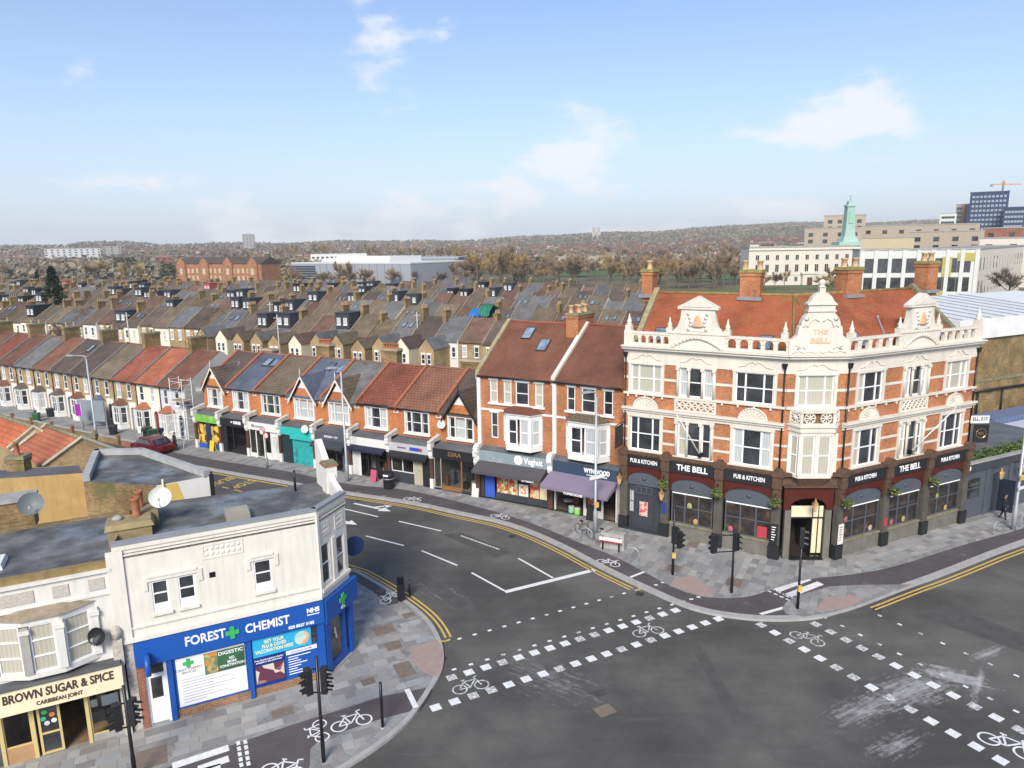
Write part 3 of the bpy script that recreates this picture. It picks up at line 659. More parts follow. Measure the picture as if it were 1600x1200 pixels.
def window(parent, M, x0, x1, z0, z1, lights=1, rows=2, panes=(PANE,), frame=UPVC, y=0.06, fw=0.06, sill=None, name='window', ratios=None, depth=0.07, rail=0.5):
    """a framed window whose lights are separate panes; x, z are in the frame M of the wall it stands in"""
    w, h = x1-x0, z1-z0; ratios = ratios or [1]*lights; key = (round(w, 3), round(h, 3), lights, rows, frame.name, fw, tuple(ratios), depth, sill and sill.name, rail)
    tot = sum(ratios); edges = [0]
    for r_ in ratios: edges.append(edges[-1]+w*r_/tot)
    zs = [0, h] if rows == 1 else [0, h*rail, h] if rows == 2 else [h*k/rows for k in range(rows+1)]
    if key not in _wc:
        mb = MB(); mb.box(0, fw, -depth/2, depth/2, 0, h); mb.box(w-fw, w, -depth/2, depth/2, 0, h); mb.box(fw, w-fw, -depth/2, depth/2, 0, fw); mb.box(fw, w-fw, -depth/2, depth/2, h-fw, h)
        for e in edges[1:-1]: mb.box(e-fw*.6, e+fw*.6, -depth/2-.004, depth/2, fw, h-fw)
        for z in zs[1:-1]: mb.box(fw, w-fw, -depth/2+.006, depth/2-.006, z-fw*.4, z+fw*.4)
        mats = [frame]
        if sill: mb.box(-.08, w+.08, -.16, depth/2, -.09, -.002, 1); mats.append(sill)
        pm = []
        for a, b in zip(edges, edges[1:]):
            q = MB(); q.poly([(a+.01, 0.01, .01), (b-.01, .01, .01), (b-.01, .01, h-.01), (a+.01, .01, h-.01)]); pm.append(q)
        _wc[key] = (mb.mesh(name, mats), pm, {})
    fm, pm, pc = _wc[key]
    o = inst(name, fm, parent, M@T((x0, y, z0)))
    for k, q in enumerate(pm):
        pmat = panes[k % len(panes)]
        if (k, pmat.name) not in pc: pc[k, pmat.name] = q.mesh('pane', [pmat])
        inst('pane', pc[k, pmat.name], o)
    return o
def surround(mb, x0, x1, z0, z1, t=0.16, y0=-0.07, y1=0.02, m=0, sill=True, head=0.0):
    mb.box(x0-t, x0, y0, y1, z0, z1, m); mb.box(x1, x1+t, y0, y1, z0, z1, m); mb.box(x0-t-.04, x1+t+.04, y0-.03, y1, z1, z1+t+head, m)
    if sill: mb.box(x0-t-.07, x1+t+.07, y0-.1, y1, z0-.14, z0, m)
def chimney(parent, M, w, d, z0, z1, pots, bm=BRICK_CH, pm=TERRA, cap=None, name='chimney', ph=0.55, pr=0.13, rows=1):
    mb = MB(); mb.box(-w/2, w/2, -d/2, d/2, z0, z1-.32, 0); mb.box(-w/2-.05, w/2+.05, -d/2-.05, d/2+.05, z1-.32, z1-.12, 0); mb.frustum(-w/2-.1, w/2+.1, -d/2-.1, d/2+.1, z1-.12, z1+.06, .06, 1)
    o = mb.build(name, [bm, cap or MOSSC], parent, M)
    key = ('pot', ph, pr, pm.name)
    if key not in _wc: _wc[key] = MB().lathe([(pr*1.1, 0), (pr*1.1, .06), (pr*.88, .1), (pr*.82, ph-.12), (pr*1.05, ph-.09), (pr*1.05, ph), (pr*.7, ph), (pr*.7, ph-.2)], n=8).mesh('chimney_pot', [pm])
    for k in range(pots):
        for r_ in range(rows):
            x = 0 if pots == 1 else -w/2+.16+(w-.32)*k/(pots-1); yy = 0 if rows == 1 else (-d/4 if r_ == 0 else d/4)
            inst('chimney_pot', _wc[key], o, T((x, yy, z1-.01)))
    return o
def skylight(parent, M, w=0.75, h=1.1):
    if 'skl' not in _wc:
        mb = MB(); mb.box(-w/2, w/2, -h/2, h/2, 0, .09, 0); a = mb.mesh('skylight', [CHAR])
        q = MB(); q.poly([(-w/2+.06, -h/2+.06, .094), (w/2-.06, -h/2+.06, .094), (w/2-.06, h/2-.06, .094), (-w/2+.06, h/2-.06, .094)]); _wc['skl'] = (a, q.mesh('pane', [SKYL]))
    o = inst('skylight', _wc['skl'][0], parent, M); inst('pane', _wc['skl'][1], o); return o
def frame_of(a, b, root): 
    d = b-a; return T(Vector((a.x, a.y, 0))-root)@RZ(math.atan2(d.y, d.x))
def downpipe(parent, M, x, z0, z1, y=-0.09, hop=True, m=BLACK, r=0.05):
    mb = MB(); mb.tube([(x, y, z0), (x, y, z1)], r, 8)
    if hop: mb.frustum(x-.09, x+.09, y-.09, y+.09, z1, z1+.01, 0); mb.prism([(x-.08, z1), (x+.08, z1), (x+.16, z1+.28), (x-.16, z1+.28)], 'y', y-.12, y+.1)
    return mb.build('downpipe', [m], parent, M)
def satdish(label, loc, rz, r=0.35, m=WPAINT, tilt=25, pole=0.45, group=None):
    t = thing('satellite_dish', label, 'satellite dish', loc, rz, group)
    mb = MB(); prof = [(0.01, 0), (r*.5, .05*r/.35), (r*.85, .13*r/.35), (r, .18*r/.35)]
    mb.lathe(prof, n=18); mb.f.pop(); mb.m.pop(); mb.sm.pop()
    Mx = T((0, -0.12, pole))@RX(R(90-tilt))
    mb.build('reflector', [m], t, Mx)
    a = MB(); a.tube([(0, -.12, pole-r*.8), (0, -.12-r*1.1, pole-r*.55), (0, -.12-r*1.25, pole+r*.1)], .018, 6); a.box(-.04, .04, -.16-r*1.25, -.06-r*1.25, pole+.05*r, pole+.3*r); a.build('feed_arm', [GALV], t)
    a = MB(); a.tube([(0, 0.05, 0), (0, 0.05, pole), (0, -.12, pole)], .022, 6); a.build('bracket', [GALV], t)
    return t

# ------------------------------------------------------------------ the corner pub
PUB = thing('corner_pub', 'three-storey orange brick corner pub with white stone dressings and gabled parapet', 'pub', PUB_C1+Vector((0, 0, .12)))
PR = Vector((PUB_C1.x, PUB_C1.y, 0))
ML, MC, MR = frame_of(PUB_L0, PUB_C1, PR), frame_of(PUB_C1, PUB_C2, PR), frame_of(PUB_C2, PUB_R1, PR)
LL, LC, LR = (PUB_C1-PUB_L0).length, (PUB_C2-PUB_C1).length, (PUB_R1-PUB_C2).length
TERRB = plain('brown_terracotta', (0.11, 0.064, 0.04), 0.7, 0.4, scale=5)
GLAZED = plain('dark_red_glazed_tile', (0.085, 0.019, 0.014), 0.3, 0.2, scale=4)
RISER = plain('grey_stone_riser', (0.16, 0.15, 0.125), 0.8, 0.3, scale=2)
GOLD = plain('brass', (0.55, 0.33, 0.12), 0.3, 0.2, 0.7, scale=8)
LETW = plain('white_letters', (0.85, 0.85, 0.83), 0.5, 0.03)
BUFFL = plain('buff_relief_letters', (0.62, 0.46, 0.30), 0.8, 0.15)
_rp = random.Random(4)
PANESETS = [(PANE_C, PANE, PANE), (PANE, PANE, PANE), (PANE_C, PANE_C, PANE_C), (PANE_N, PANE, PANE_N), (PANE_G, PANE, PANE)]
def shell(mb, cx, z, r_, y0=-0.12):
    arc_fill(mb, cx-r_, cx+r_, z, r_*.86, y0, 0.01, 0, 16)
    for k in range(1, 9):
        a = math.pi*k/9; mb.tube([(cx+.12*math.cos(a), y0, z+.06+.12*math.sin(a)), (cx+(r_-.1)*math.cos(a), y0, z+(r_-.1)*.86*math.sin(a))], [.02, .05], 5)
    n = 14
    for k in range(n):
        a, b = math.pi*k/n, math.pi*(k+1)/n; mb.tube([(cx+r_*math.cos(a), y0+.02, z+r_*.86*math.sin(a)), (cx+r_*math.cos(b), y0+.02, z+r_*.86*math.sin(b))], .06, 6)
def lattice(mb, x0, x1, z0, z1, y=-0.10, nx=6):
    mb.box(x0, x1, y, 0.0, z0, z0+.12); mb.box(x0, x1, y, 0, z1-.12, z1); mb.box(x0, x0+.12, y, 0, z0+.12, z1-.12); mb.box(x1-.12, x1, y, 0, z0+.12, z1-.12)
    h = z1-z0-.24; w = (x1-x0-.24); p = w/nx
    for k in range(nx):
        a = x0+.12+k*p
        mb.tube([(a, y+.04, z0+.12), (a+p, y+.04, z1-.12)], .055, 5); mb.tube([(a+p, y+.04, z0+.12), (a, y+.04, z1-.12)], .055, 5)
    mb.tube([(x0+.1, y+.04, (z0+z1)/2), (x1-.1, y+.04, (z0+z1)/2)], .04, 5)
def balusters(parent, M, x0, x1, n, z0, z1):
    mb = MB(); p = (x1-x0)/n
    for k in range(n):
        a = x0+k*p; arch_panel(mb, a, a+p, z0+.16, z1-.14, a+p*.16, a+p*.84, z0+.46, p*.34, -.06, .16, 0, 8)
    mb.box(x0, x1, -.10, .20, z1-.138, z1); mb.box(x0, x1, -.09, .19, z0+.003, z0+.158)
    for k in range(n+1):
        a = x0+k*p; mb.box(max(x0+.002, a-.09), min(x1-.002, a+.09), -.085, .185, z0+.43, z0+.48)
    return mb.build('balustrade', [STONE], parent, M)
def finial(parent, M, x, z, y=.05, s=1.0):
    mb = MB(); mb.box(x-.19*s, x+.19*s, y-.19*s, y+.19*s, z, z+.32*s); mb.lathe([(.17*s, .32*s), (.2*s, .38*s), (.1*s, .44*s), (.17*s, .56*s), (.1*s, .66*s), (.075*s, .74*s), (.02, 1.02*s)], (x, y, z), 10)
    return mb.build('finial', [STONE], parent, M)
def gable_small(parent, M, cx, z):
    # bell gable: swept shoulders, panel with a bell, pediment
    out = [(-1.55, 0), (1.55, 0), (1.4, .12), (1.18, .35), (1.04, .75), (.98, 1.25), (.98, 1.36), (-.98, 1.36), (-.98, 1.25), (-1.04, .75), (-1.18, .35), (-1.4, .12)]
    mb = MB(); mb.prism([(cx+a, z+b) for a, b in out], 'y', -.1, .25)
    mb.prism([(cx-1.18, z+1.36), (cx+1.18, z+1.36), (cx+1.18, z+1.5), (cx, z+2.12), (cx-1.18, z+1.5)], 'y', -.2, .3)
    mb.prism([(cx-.85, z+1.5), (cx+.85, z+1.5), (cx, z+1.93)], 'y', -.235, -.19)
    g = mb.build('gable', [STONE], parent, M)
    p = MB(); p.box(cx-.72, cx+.72, -.135, -.095, z+.08, z+1.28)
    for sx in (-1, 1):
        for k in range(5): 
            a = R(40+k*38); p.lathe([(.03, 0), (.1, .02), (.02, .05)], (0, 0, 0), 8)
            nv = 8*3; 
            for i in range(len(p.v)-nv, len(p.v)):
                x, y, zz = p.v[i]; p.v[i] = (cx+sx*(.48+.1*math.cos(a*1.7))+x, -.135-zz, z+.2+k*.22+y)
    p.build('relief_panel', [STONE2], g)
    b = MB(); b.lathe([(.33, 0), (.34, .05), (.24, .16), (.19, .38), (.15, .52), (.06, .6), (.05, .68)], (0, 0, 0), 12)
    b.v = [(cx+x, -.16+y*.35, z+.36+zz) for x, y, zz in b.v]; b.build('bell_relief', [plain('weathered_terracotta_relief', (.62, .34, .2), .8, .2)], g)
    return g
def pediment_curve(mb, cx, z, w=1.5, h=.62, y=-.16):
    n = 14; pts = []
    for k in range(n+1):
        t = -1+2*k/n; pts.append((cx+t*w, z+h*(1-abs(t)**1.8)))
    for a, b in zip(pts, pts[1:]): mb.tube([(a[0], y, a[1]), (b[0], y, b[1])], .085, 6)
    for a, b in zip(pts, pts[1:]): mb.poly([(a[0], -.11, z), (b[0], -.11, z), (b[0], -.11, b[1]), (a[0], -.11, a[1])])
def frieze_swag(mb, cx, z, w=.95, y=-.075):
    pts = [(cx-w, z), (cx-w*.6, z+.08), (cx-w*.35, z+.28), (cx-.12, z+.32), (cx, z+.22), (cx+.12, z+.32), (cx+w*.35, z+.28), (cx+w*.6, z+.08), (cx+w, z)]
    for a, b in zip(pts, pts[1:]): mb.tube([(a[0], y, a[1]), (b[0], y, b[1])], .035, 5)
ZF0, ZF1, ZC, Z1a, Z1b, ZE0, ZE1, Z2a, Z2b, ZFR, ZCO, ZB0, ZB1 = 4.25, 4.93, 5.16, 5.28, 7.42, 7.58, 8.02, 8.95, 10.70, 10.78, 11.52, 11.86, 12.70
def upper(M, L, bays, feature, wid, tag_):
    holes = []; info = []
    for i, (a, b) in enumerate(zip(bays, bays[1:])):
        c = (a+b)/2; w = wid[i]; info.append((c, w, i == feature)); holes += [(c-w/2, c+w/2, Z1a, Z1b), (c-w/2, c+w/2, Z2a, Z2b)]
    MBw = MB(); MBw.wall(0, L, ZC, ZFR+.1, holes, 0, .16, 0, 1); MBw.build('wall', [BRICK_O, STONE], PUB, M)
    st = MB()
    # full-length courses: entablature, second-floor sill, frieze, cornice
    st.box(0, L, -.10, .01, ZE0, ZE0+.18); st.box(-.02, L+.02, -.20, .012, ZE0+.182, ZE1-.12); st.box(-.04, L+.04, -.30, .014, ZE1-.118, ZE1)
    st.build('first_floor_entablature', [STONE], PUB, M)
    st = MB(); st.box(0, L, -.14, .01, Z2a-.14, Z2a-.003)
    k = 0.25
    while k < L: st.box(k, k+.1, -.12, .008, Z2a-.3, Z2a-.142); k += .55 if int(k*10) % 3 else .9
    st.build('second_floor_sill_course', [STONE], PUB, M)
    st = MB(); st.box(0, L, -.055, .01, ZFR, ZCO); st.box(-.03, L+.03, -.12, .012, ZCO+.002, ZCO+.12); st.box(-.08, L+.08, -.34, .014, ZCO+.122, ZCO+.26); st.box(-.1, L+.1, -.44, .2, ZCO+.262, ZB0)
    for c, w, ft in info: frieze_swag(st, c, ZFR+.22)
    st.build('frieze_and_cornice', [STONE], PUB, M)
    # bands across the brick piers
    edges = [0]+[e for c, w, ft in info for e in (c-w/2-.17, c+w/2+.17)]+[L]
    for z, h in ((5.82, .14), (6.62, .14), (9.78, .15)):
        for a, b in zip(edges[::2], edges[1::2]):
            if b-a > .08: MB().box(a+.002, b-.002, -.035, .01, z, z+h).build('stone_band', [STONE], PUB, M)
    for c, w, ft in info:
        for z0, z1 in ((Z1a, Z1b), (Z2a, Z2b)):
            s = MB(); surround(s, c-w/2, c+w/2, z0, z1, .165, -.075, .012, sill=z0 == Z1a, head=.0 if z1 > 9 else -.01)
            if ft:
                for e in (-w/2-.08, -w*.2, w*.2, w/2+.08): s.tube([(c+e, -.1, z0+.02), (c+e, -.1, z1)], .075, 8); s.box(c+e-.11, c+e+.11, -.2, -.07, z1-.16, z1-.001)
            s.build('window_surround', [STONE], PUB, M)
            window(PUB, M, c-w/2, c+w/2, z0, z1, 3, 2, _rp.choice(PANESETS), UPVC, .06, .075, ratios=(.62, 1.15, .62))
        if ft:
            s = MB(); lattice(s, c-1.25, c+1.25, ZE1+.02, Z2a-.16); s.build('pierced_panel', [STONE], PUB, M)
        else:
            s = MB(); shell(s, c, ZE1-.02, .78); s.build('shell_tympanum', [STONE], PUB, M)
    # parapet
    fc = info[feature][0]
    b0, b1 = fc-1.65, fc+1.65
    pl = MB(); pl.box(b0, b1, -.12, .24, ZB0, ZB1); pediment_curve(pl, fc, ZB0+.02); pl.box(b0-.05, b1+.05, -.17, .27, ZB1, ZB1+.09); pl.build('parapet_panel', [STONE], PUB, M)
    gable_small(PUB, M, fc, ZB1+.09)
    return info, b0, b1
LB = [0, 2.87, 6.15, LL]; RB = [0, 4.06, 7.71, LR]
infoL, bl0, bl1 = upper(ML, LL, LB, 1, (1.95, 2.0, 2.1), 'L')
infoR, br0, br1 = upper(MR, LR, RB, 1, (2.0, 2.0, 2.0), 'R')
for M, a, b in ((ML, .5, bl0), (ML, bl1, LL-.02), (MR, .02, br0), (MR, br1, LR-.5)): balusters(PUB, M, a, b, 5, ZB0, ZB1)
for M, x in ((ML, .25), (MR, LR-.25)):
    MB().box(x-.25, x+.25, -.14, .26, ZB0+.001, ZB1+.04).build('parapet_pier', [STONE], PUB, M); finial(PUB, M, x, ZB1+.04)
for M, x in ((ML, bl0-.05), (ML, bl1+.05), (MR, br0-.05), (MR, br1+.05), (ML, LL-.25), (MR, .25)): finial(PUB, M, x, ZB1+.002, s=.92)
# corner bay: canted oriel, pierced panels, triple window, ogee gable
def corner():
    c = LC/2; w = 1.95
    mb = MB(); mb.wall(0, LC, ZC, ZFR+.1, [(c-w/2, c+w/2, Z2a, Z2b)], 0, .16, 0, 1); mb.build('wall', [BRICK_O, STONE], PUB, MC)
    for z, h in ((9.78, .15), (5.82, .14), (6.62, .14)):
        for a, b in ((0.01, c-w/2-.17), (c+w/2+.17, LC-.01)): MB().box(a, b, -.035, .01, z, z+h).build('stone_band', [STONE], PUB, MC)
    st = MB(); st.box(-.05, LC+.05, -.055, .01, ZFR, ZCO); st.box(-.03, LC+.03, -.12, .012, ZCO+.002, ZCO+.12); st.box(-.06, LC+.06, -.342, .016, ZCO+.124, ZCO+.262); st.box(-.1, LC+.1, -.444, .2, ZCO+.266, ZB0+.004); frieze_swag(st, c, ZFR+.2, 1.1)
    st.build('frieze_and_cornice', [STONE], PUB, MC)
    st = MB(); st.box(0, LC, -.14, .01, Z2a-.14, Z2a-.003); st.build('second_floor_sill_course', [STONE], PUB, MC)
    s = MB(); surround(s, c-w/2, c+w/2, Z2a, Z2b, .165, -.075, .012, sill=False); s.build('window_surround', [STONE], PUB, MC)
    window(PUB, MC, c-w/2, c+w/2, Z2a, Z2b, 3, 2, (PANE_C,), UPVC, .06, .075, ratios=(.6, 1.2, .6))
    # oriel
    P = .62; a0, a1, f0, f1 = c-1.3, c+1.3, c-.88, c+.88
    def ring(z0, z1, o, m=0, mb=None): mb.prism([(a0-o, .02), (f0-o*.6, -P-o), (f1+o*.6, -P-o), (a1+o, .02)], 'z', z0, z1, m)
    mb = MB(); ring(5.0, 5.16, .02, 0, mb); ring(7.42, ZE0+.05, .03, 0, mb); ring(ZE0+.052, ZE1-.1, .1, 0, mb); ring(ZE1-.098, ZE1, .18, 0, mb)
    ring(ZE1+.002, ZE1+.1, .03, 0, mb); ring(Z2a-.24, Z2a-.145, .08, 0, mb)
    for x, y in ((a0+.02, -.03), (f0, -P+.06), (f1, -P+.06), (a1-.02, -.03), (c, -P+.05)):
        mb.box(x-.09, x+.09, y-.09, y+.09, 5.16, 7.42); 
    for x, y in ((a0+.02, -.03), (f0, -P+.06), (f1, -P+.06), (a1-.02, -.03)): mb.box(x-.08, x+.08, y-.08, y+.08, ZE1+.1, Z2a-.24)
    o = mb.build('oriel', [STONE], PUB, MC)
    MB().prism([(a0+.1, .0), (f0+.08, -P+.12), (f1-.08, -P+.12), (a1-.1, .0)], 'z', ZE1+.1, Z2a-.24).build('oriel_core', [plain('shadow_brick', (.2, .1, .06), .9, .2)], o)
    for k in range(3):
        p0, p1 = [((a0+.02, -.03), (f0, -P+.06)), ((f0, -P+.06), (f1, -P+.06)), ((f1, -P+.06), (a1-.02, -.03))][k]
        d = Vector((p1[0]-p0[0], p1[1]-p0[1], 0)); Mx = T((p0[0], p0[1], 0))@RZ(math.atan2(d.y, d.x)); n = 2 if k == 1 else 1
        L = d.length
        for j in range(n):
            u0, u1 = (.09 if j == 0 else L/2+.09), (L-.09 if j == n-1 else L/2-.09)
            wo = window(PUB, MC@Mx, u0, u1, 5.16, 7.42, 1, 2, (PANE_C if k != 2 else PANE,), UPVC, 0, .075, name='oriel_window')
            q = MB(); zc = (ZE1+Z2a-.14)/2; m_ = (u0+u1)/2
            for an in range(4):
                t = R(45*an); q.tube([(m_-.28*math.cos(t), -.05, zc-.28*math.sin(t)), (m_+.28*math.cos(t), -.05, zc+.28*math.sin(t))], .045, 5)
            q.lathe([(.05, 0), (.12, .03), (.05, .06)], (0, 0, 0), 8)
            q.v[-24:] = [(m_+x, -.08-z, zc+y) for x, y, z in q.v[-24:]]
            q.tube([(m_+.29*math.cos(R(t)), -.05, zc+.29*math.sin(R(t))) for t in range(0, 361, 30)], .045, 5); q.build('pierced_panel', [STONE], o, Mx)
    cb = MB(); n = 6                                           # brick corbel under the oriel
    for k in range(n):
        t0 = k/n; o_ = -.5*(1-t0)**1.0
        cb.prism([(a0+.35*(1-t0), .02), (f0+.3*(1-t0), -P*(.25+.72*t0)), (f1-.3*(1-t0), -P*(.25+.72*t0)), (a1-.35*(1-t0), .02)], 'z', 4.42+k*.095, 4.42+(k+1)*.095-.001)
    cb.build('oriel_corbel', [TERRB], PUB, MC)
    # ogee gable over the corner
    out = [(-1.62, 0), (1.62, 0), (1.62, .78), (1.45, .82), (1.22, 1.02), (1.14, 1.52), (1.05, 1.55), (1.02, 1.75), (.92, 2.0), (.74, 2.2), (.72, 2.32), (-.72, 2.32), (-.74, 2.2), (-.92, 2.0), (-1.02, 1.75), (-1.05, 1.55), (-1.14, 1.52), (-1.22, 1.02), (-1.45, .82), (-1.62, .78)]
    mb = MB(); mb.prism([(c+a, ZB0+.006+b) for a, b in out], 'y', -.12, .3)
    mb.box(c-.76, c+.76, -.19, .36, ZB0+2.326, ZB0+2.41); mb.box(c-.7, c+.7, -.13, .3, ZB0+2.41, ZB0+2.68); mb.box(c-.78, c+.78, -.21, .38, ZB0+2.682, ZB0+2.76)
    cap = [(-.76, 0), (.76, 0), (.62, .12), (.5, .34), (.3, .52), (.17, .58), (-.17, .58), (-.3, .52), (-.5, .34), (-.62, .12)]
    mb.prism([(c+a, ZB0+2.762+b) for a, b in cap], 'y', -.14, .3)
    mb.box(c-.15, c+.15, -.07, .23, ZB0+3.3, ZB0+3.62); mb.lathe([(.2, 0), (.2, .05), (.1, .08), (.17, .16), (.19, .26), (.15, .36), (.03, .42)], (c, .08, ZB0+3.62), 12)
    g = mb.build('corner_gable', [STONE], PUB, MC)
    s = MB()
    for sx in (-1, 1):
        s.tube([(c+sx*x, -.14, ZB0+z) for x, z in ((1.45, .1), (1.1, .22), (.8, .12), (.5, .2), (.2, .1), (.05, .2))], .05, 6)
        s.tube([(c+sx*x, -.14, ZB0+z) for x, z in ((1.3, .55), (1.05, .4), (1.2, .25), (.9, .45), (.75, .3))], .045, 6)
        s.tube([(c+sx*x, -.14, ZB0+z) for x, z in ((.95, 1.5), (.8, 1.62), (.7, 1.5), (.55, 1.85), (.3, 1.95), (.12, 1.8))], .04, 6)
        s.lathe([(.1, 0), (.13, .02), (.04, .05)], (0, 0, 0), 10); s.v[-30:] = [(c+sx*.78+x, -.12-z, ZB0+1.95+y) for x, y, z in s.v[-30:]]
    s.build('scroll_relief', [STONE], g)
    text('relief_lettering', 'THE', .36, g, T((c, -.125, ZB0+1.22)), BUFFL, .008, .03, w=.8); text('relief_lettering', 'BELL', .42, g, T((c, -.125, ZB0+.76)), BUFFL, .008, .03, w=1.05)
corner()
def at(M, v): return (T(PR)@M)@Vector((v[0], v[1], v[2]+.12))
# roofs
def pub_roof():
    A0 = ML@Vector((0.3, .75, ZB0-.3)); A1 = ML@Vector((LL+.15, .75, ZB0-.3)); B0 = MR@Vector((-.15, .75, ZB0-.3)); B1 = MR@Vector((LR-.3, .75, ZB0-.3))
    dl, dr = (A1-A0).normalized(), (B1-B0).normalized(); nl, nr = Vector((-dl.y, dl.x, 0)), Vector((-dr.y, dr.x, 0))
    W, HR = 3.75, 3.2; R0 = A0+nl*W+Vector((0, 0, HR)); R1 = B1+nr*W+Vector((0, 0, HR))
    # meeting point of the two ridges
    k = np.linalg.solve(np.array([[dl.x, dr.x], [dl.y, dr.y]]), np.array([R1.x-R0.x, R1.y-R0.y])); RC = R0+dl*k[0]
    mb = MB(); mb.poly([A0, A1, RC, R0]); mb.poly([B0, B1, R1, RC]); mb.poly([A1, B0, RC])
    K0_, K1_ = A0+nl*2*W, B1+nr*2*W; kk = np.linalg.solve(np.array([[dl.x, dr.x], [dl.y, dr.y]]), np.array([K1_.x-K0_.x, K1_.y-K0_.y])); KC = K0_+dl*kk[0]
    mb.poly([R0, RC, KC, K0_]); mb.poly([RC, R1, K1_, KC])
    ro = mb.build('roof', [TILE_O], PUB)
    rt = MB(); rt.tube([R0, RC, R1], .11, 6); rt.tube([A1, RC], .07, 6); rt.tube([B0, RC], .07, 6); rt.build('ridge_tiles', [plain('mossy_ridge', (.30, .19, .07), .9, .4, scale=3)], ro)
    # lower back wall and party walls, so that the block stands closed
    bw = MB()
    for a, b in ((A0, K0_), (B1, K1_)):
        rr = R0 if a == A0 else R1
        bw.poly([(a.x, a.y, 0), (b.x, b.y, 0), (b.x, b.y, b.z), (rr.x, rr.y, rr.z), (a.x, a.y, a.z)])
    for a, b in ((K0_, KC), (KC, K1_)): bw.poly([(a.x, a.y, 0), (b.x, b.y, 0), (b.x, b.y, b.z), (a.x, a.y, a.z)])
    for M, L in ((ML, LL), (MR, LR)): bw.poly([M@Vector((0, .28, ZB0-.32)), M@Vector((L, .28, ZB0-.32)), M@Vector((L, .9, ZB0-.32)), M@Vector((0, .9, ZB0-.32))])
    bw.build('rear_wall', [BRICK_YD], PUB)
    # raised party-wall copings at both ends
    for a, r_, n_, lab in ((A0, R0, nl, 0), (B1, R1, nr, 1)):
        e = (r_-a); up = Vector((0, 0, .32)); sd = (dl if lab == 0 else dr)*.17
        c = MB(); k_ = a+(r_-a)*2; k_.z = a.z
        for p, q in ((a, r_), (r_, k_)):
            lo0, lo1 = p-up*.6, q-up*.6; hi0, hi1 = p+up, q+up
            c.poly([lo0-sd, lo1-sd, hi1-sd, hi0-sd]); c.poly([lo1+sd, lo0+sd, hi0+sd, hi1+sd]); c.poly([hi0-sd, hi1-sd, hi1+sd, hi0+sd]); c.poly([lo0+sd, lo0-sd, hi0-sd, hi0+sd])
        c.build('party_wall_coping', [MOSSC if lab else plain('stone_coping', (.34, .28, .16), .9, .35, scale=2.5)], PUB)
    # little cross roofs behind the bell gables
    for M, info, d, n_, P0 in ((ML, infoL, dl, nl, A0), (MR, infoR, dr, nr, B0)):
        c = info[1][0]; s = HR/W; hz = 1.75
        f0 = M@Vector((c-1.35, .3, ZB0-.3)); f1 = M@Vector((c+1.35, .3, ZB0-.3)); fp = M@Vector((c, .3, ZB0-.3+hz)); bp = M@Vector((c, .75+hz/s, ZB0-.3+hz+.02)); b0 = M@Vector((c-1.35, .75, ZB0-.28)); b1 = M@Vector((c+1.35, .75, ZB0-.28))
        q = MB(); q.poly([f0, fp, bp, b0]); q.poly([f1, b1, bp, fp]); q.build('cross_roof', [TILE_O], ro)
        v = MB(); v.tube([b0+Vector((0, 0, .04)), bp+Vector((0, 0, .04))], .06, 5); v.tube([b1+Vector((0, 0, .04)), bp+Vector((0, 0, .04))], .06, 5); v.build('valley_flashing', [LEAD], ro)
    sl = math.atan(HR/W)
    for M, x, t in ((ML, 1.6, .9), (ML, 8.0, .75), (MR, 2.7, .8), (MR, 10.0, .6)):
        skylight(ro, M@T((x, .75+t, ZB0-.3+t*HR/W))@RX(sl))
    aL, aR = math.atan2(dl.y, dl.x), math.atan2(dr.y, dr.x)
    def sx(M, pxx, z=15.5):
        lo, hi = -2.0, 16.0
        for _ in range(40):
            m_ = (lo+hi)/2; q = at(M, (m_, .75+W+.1, z))
            if proj(q)[0] < pxx: lo = m_
            else: hi = m_
        return m_
    for M, x, w, d_, z1, n_ in ((ML, sx(ML, 1015), .72, .95, 16.2, 1), (ML, sx(ML, 1175), 1.2, .9, 16.2, 2), (MR, sx(MR, 1326), 1.3, .9, 16.25, 2), (MR, sx(MR, 1447), 1.0, .95, 16.45, 2)):
        chimney(PUB, M@T((x, .75+W+.1, 0)), w, d_, 14.2, z1, n_, BRICK_O, BUFFPOT, plain('mossy_stack_cap', (.24, .21, .07), .95, .4, scale=5), ph=.62, pr=.2)
        f_ = MB(); f_.box(-w/2-.12, w/2+.12, -d_/2-.16, d_/2+.16, 14.42, 14.62); f_.build('chimney_flashing', [LEAD], PUB, M@T((x, .75+W+.1, 0)))
pub_roof()
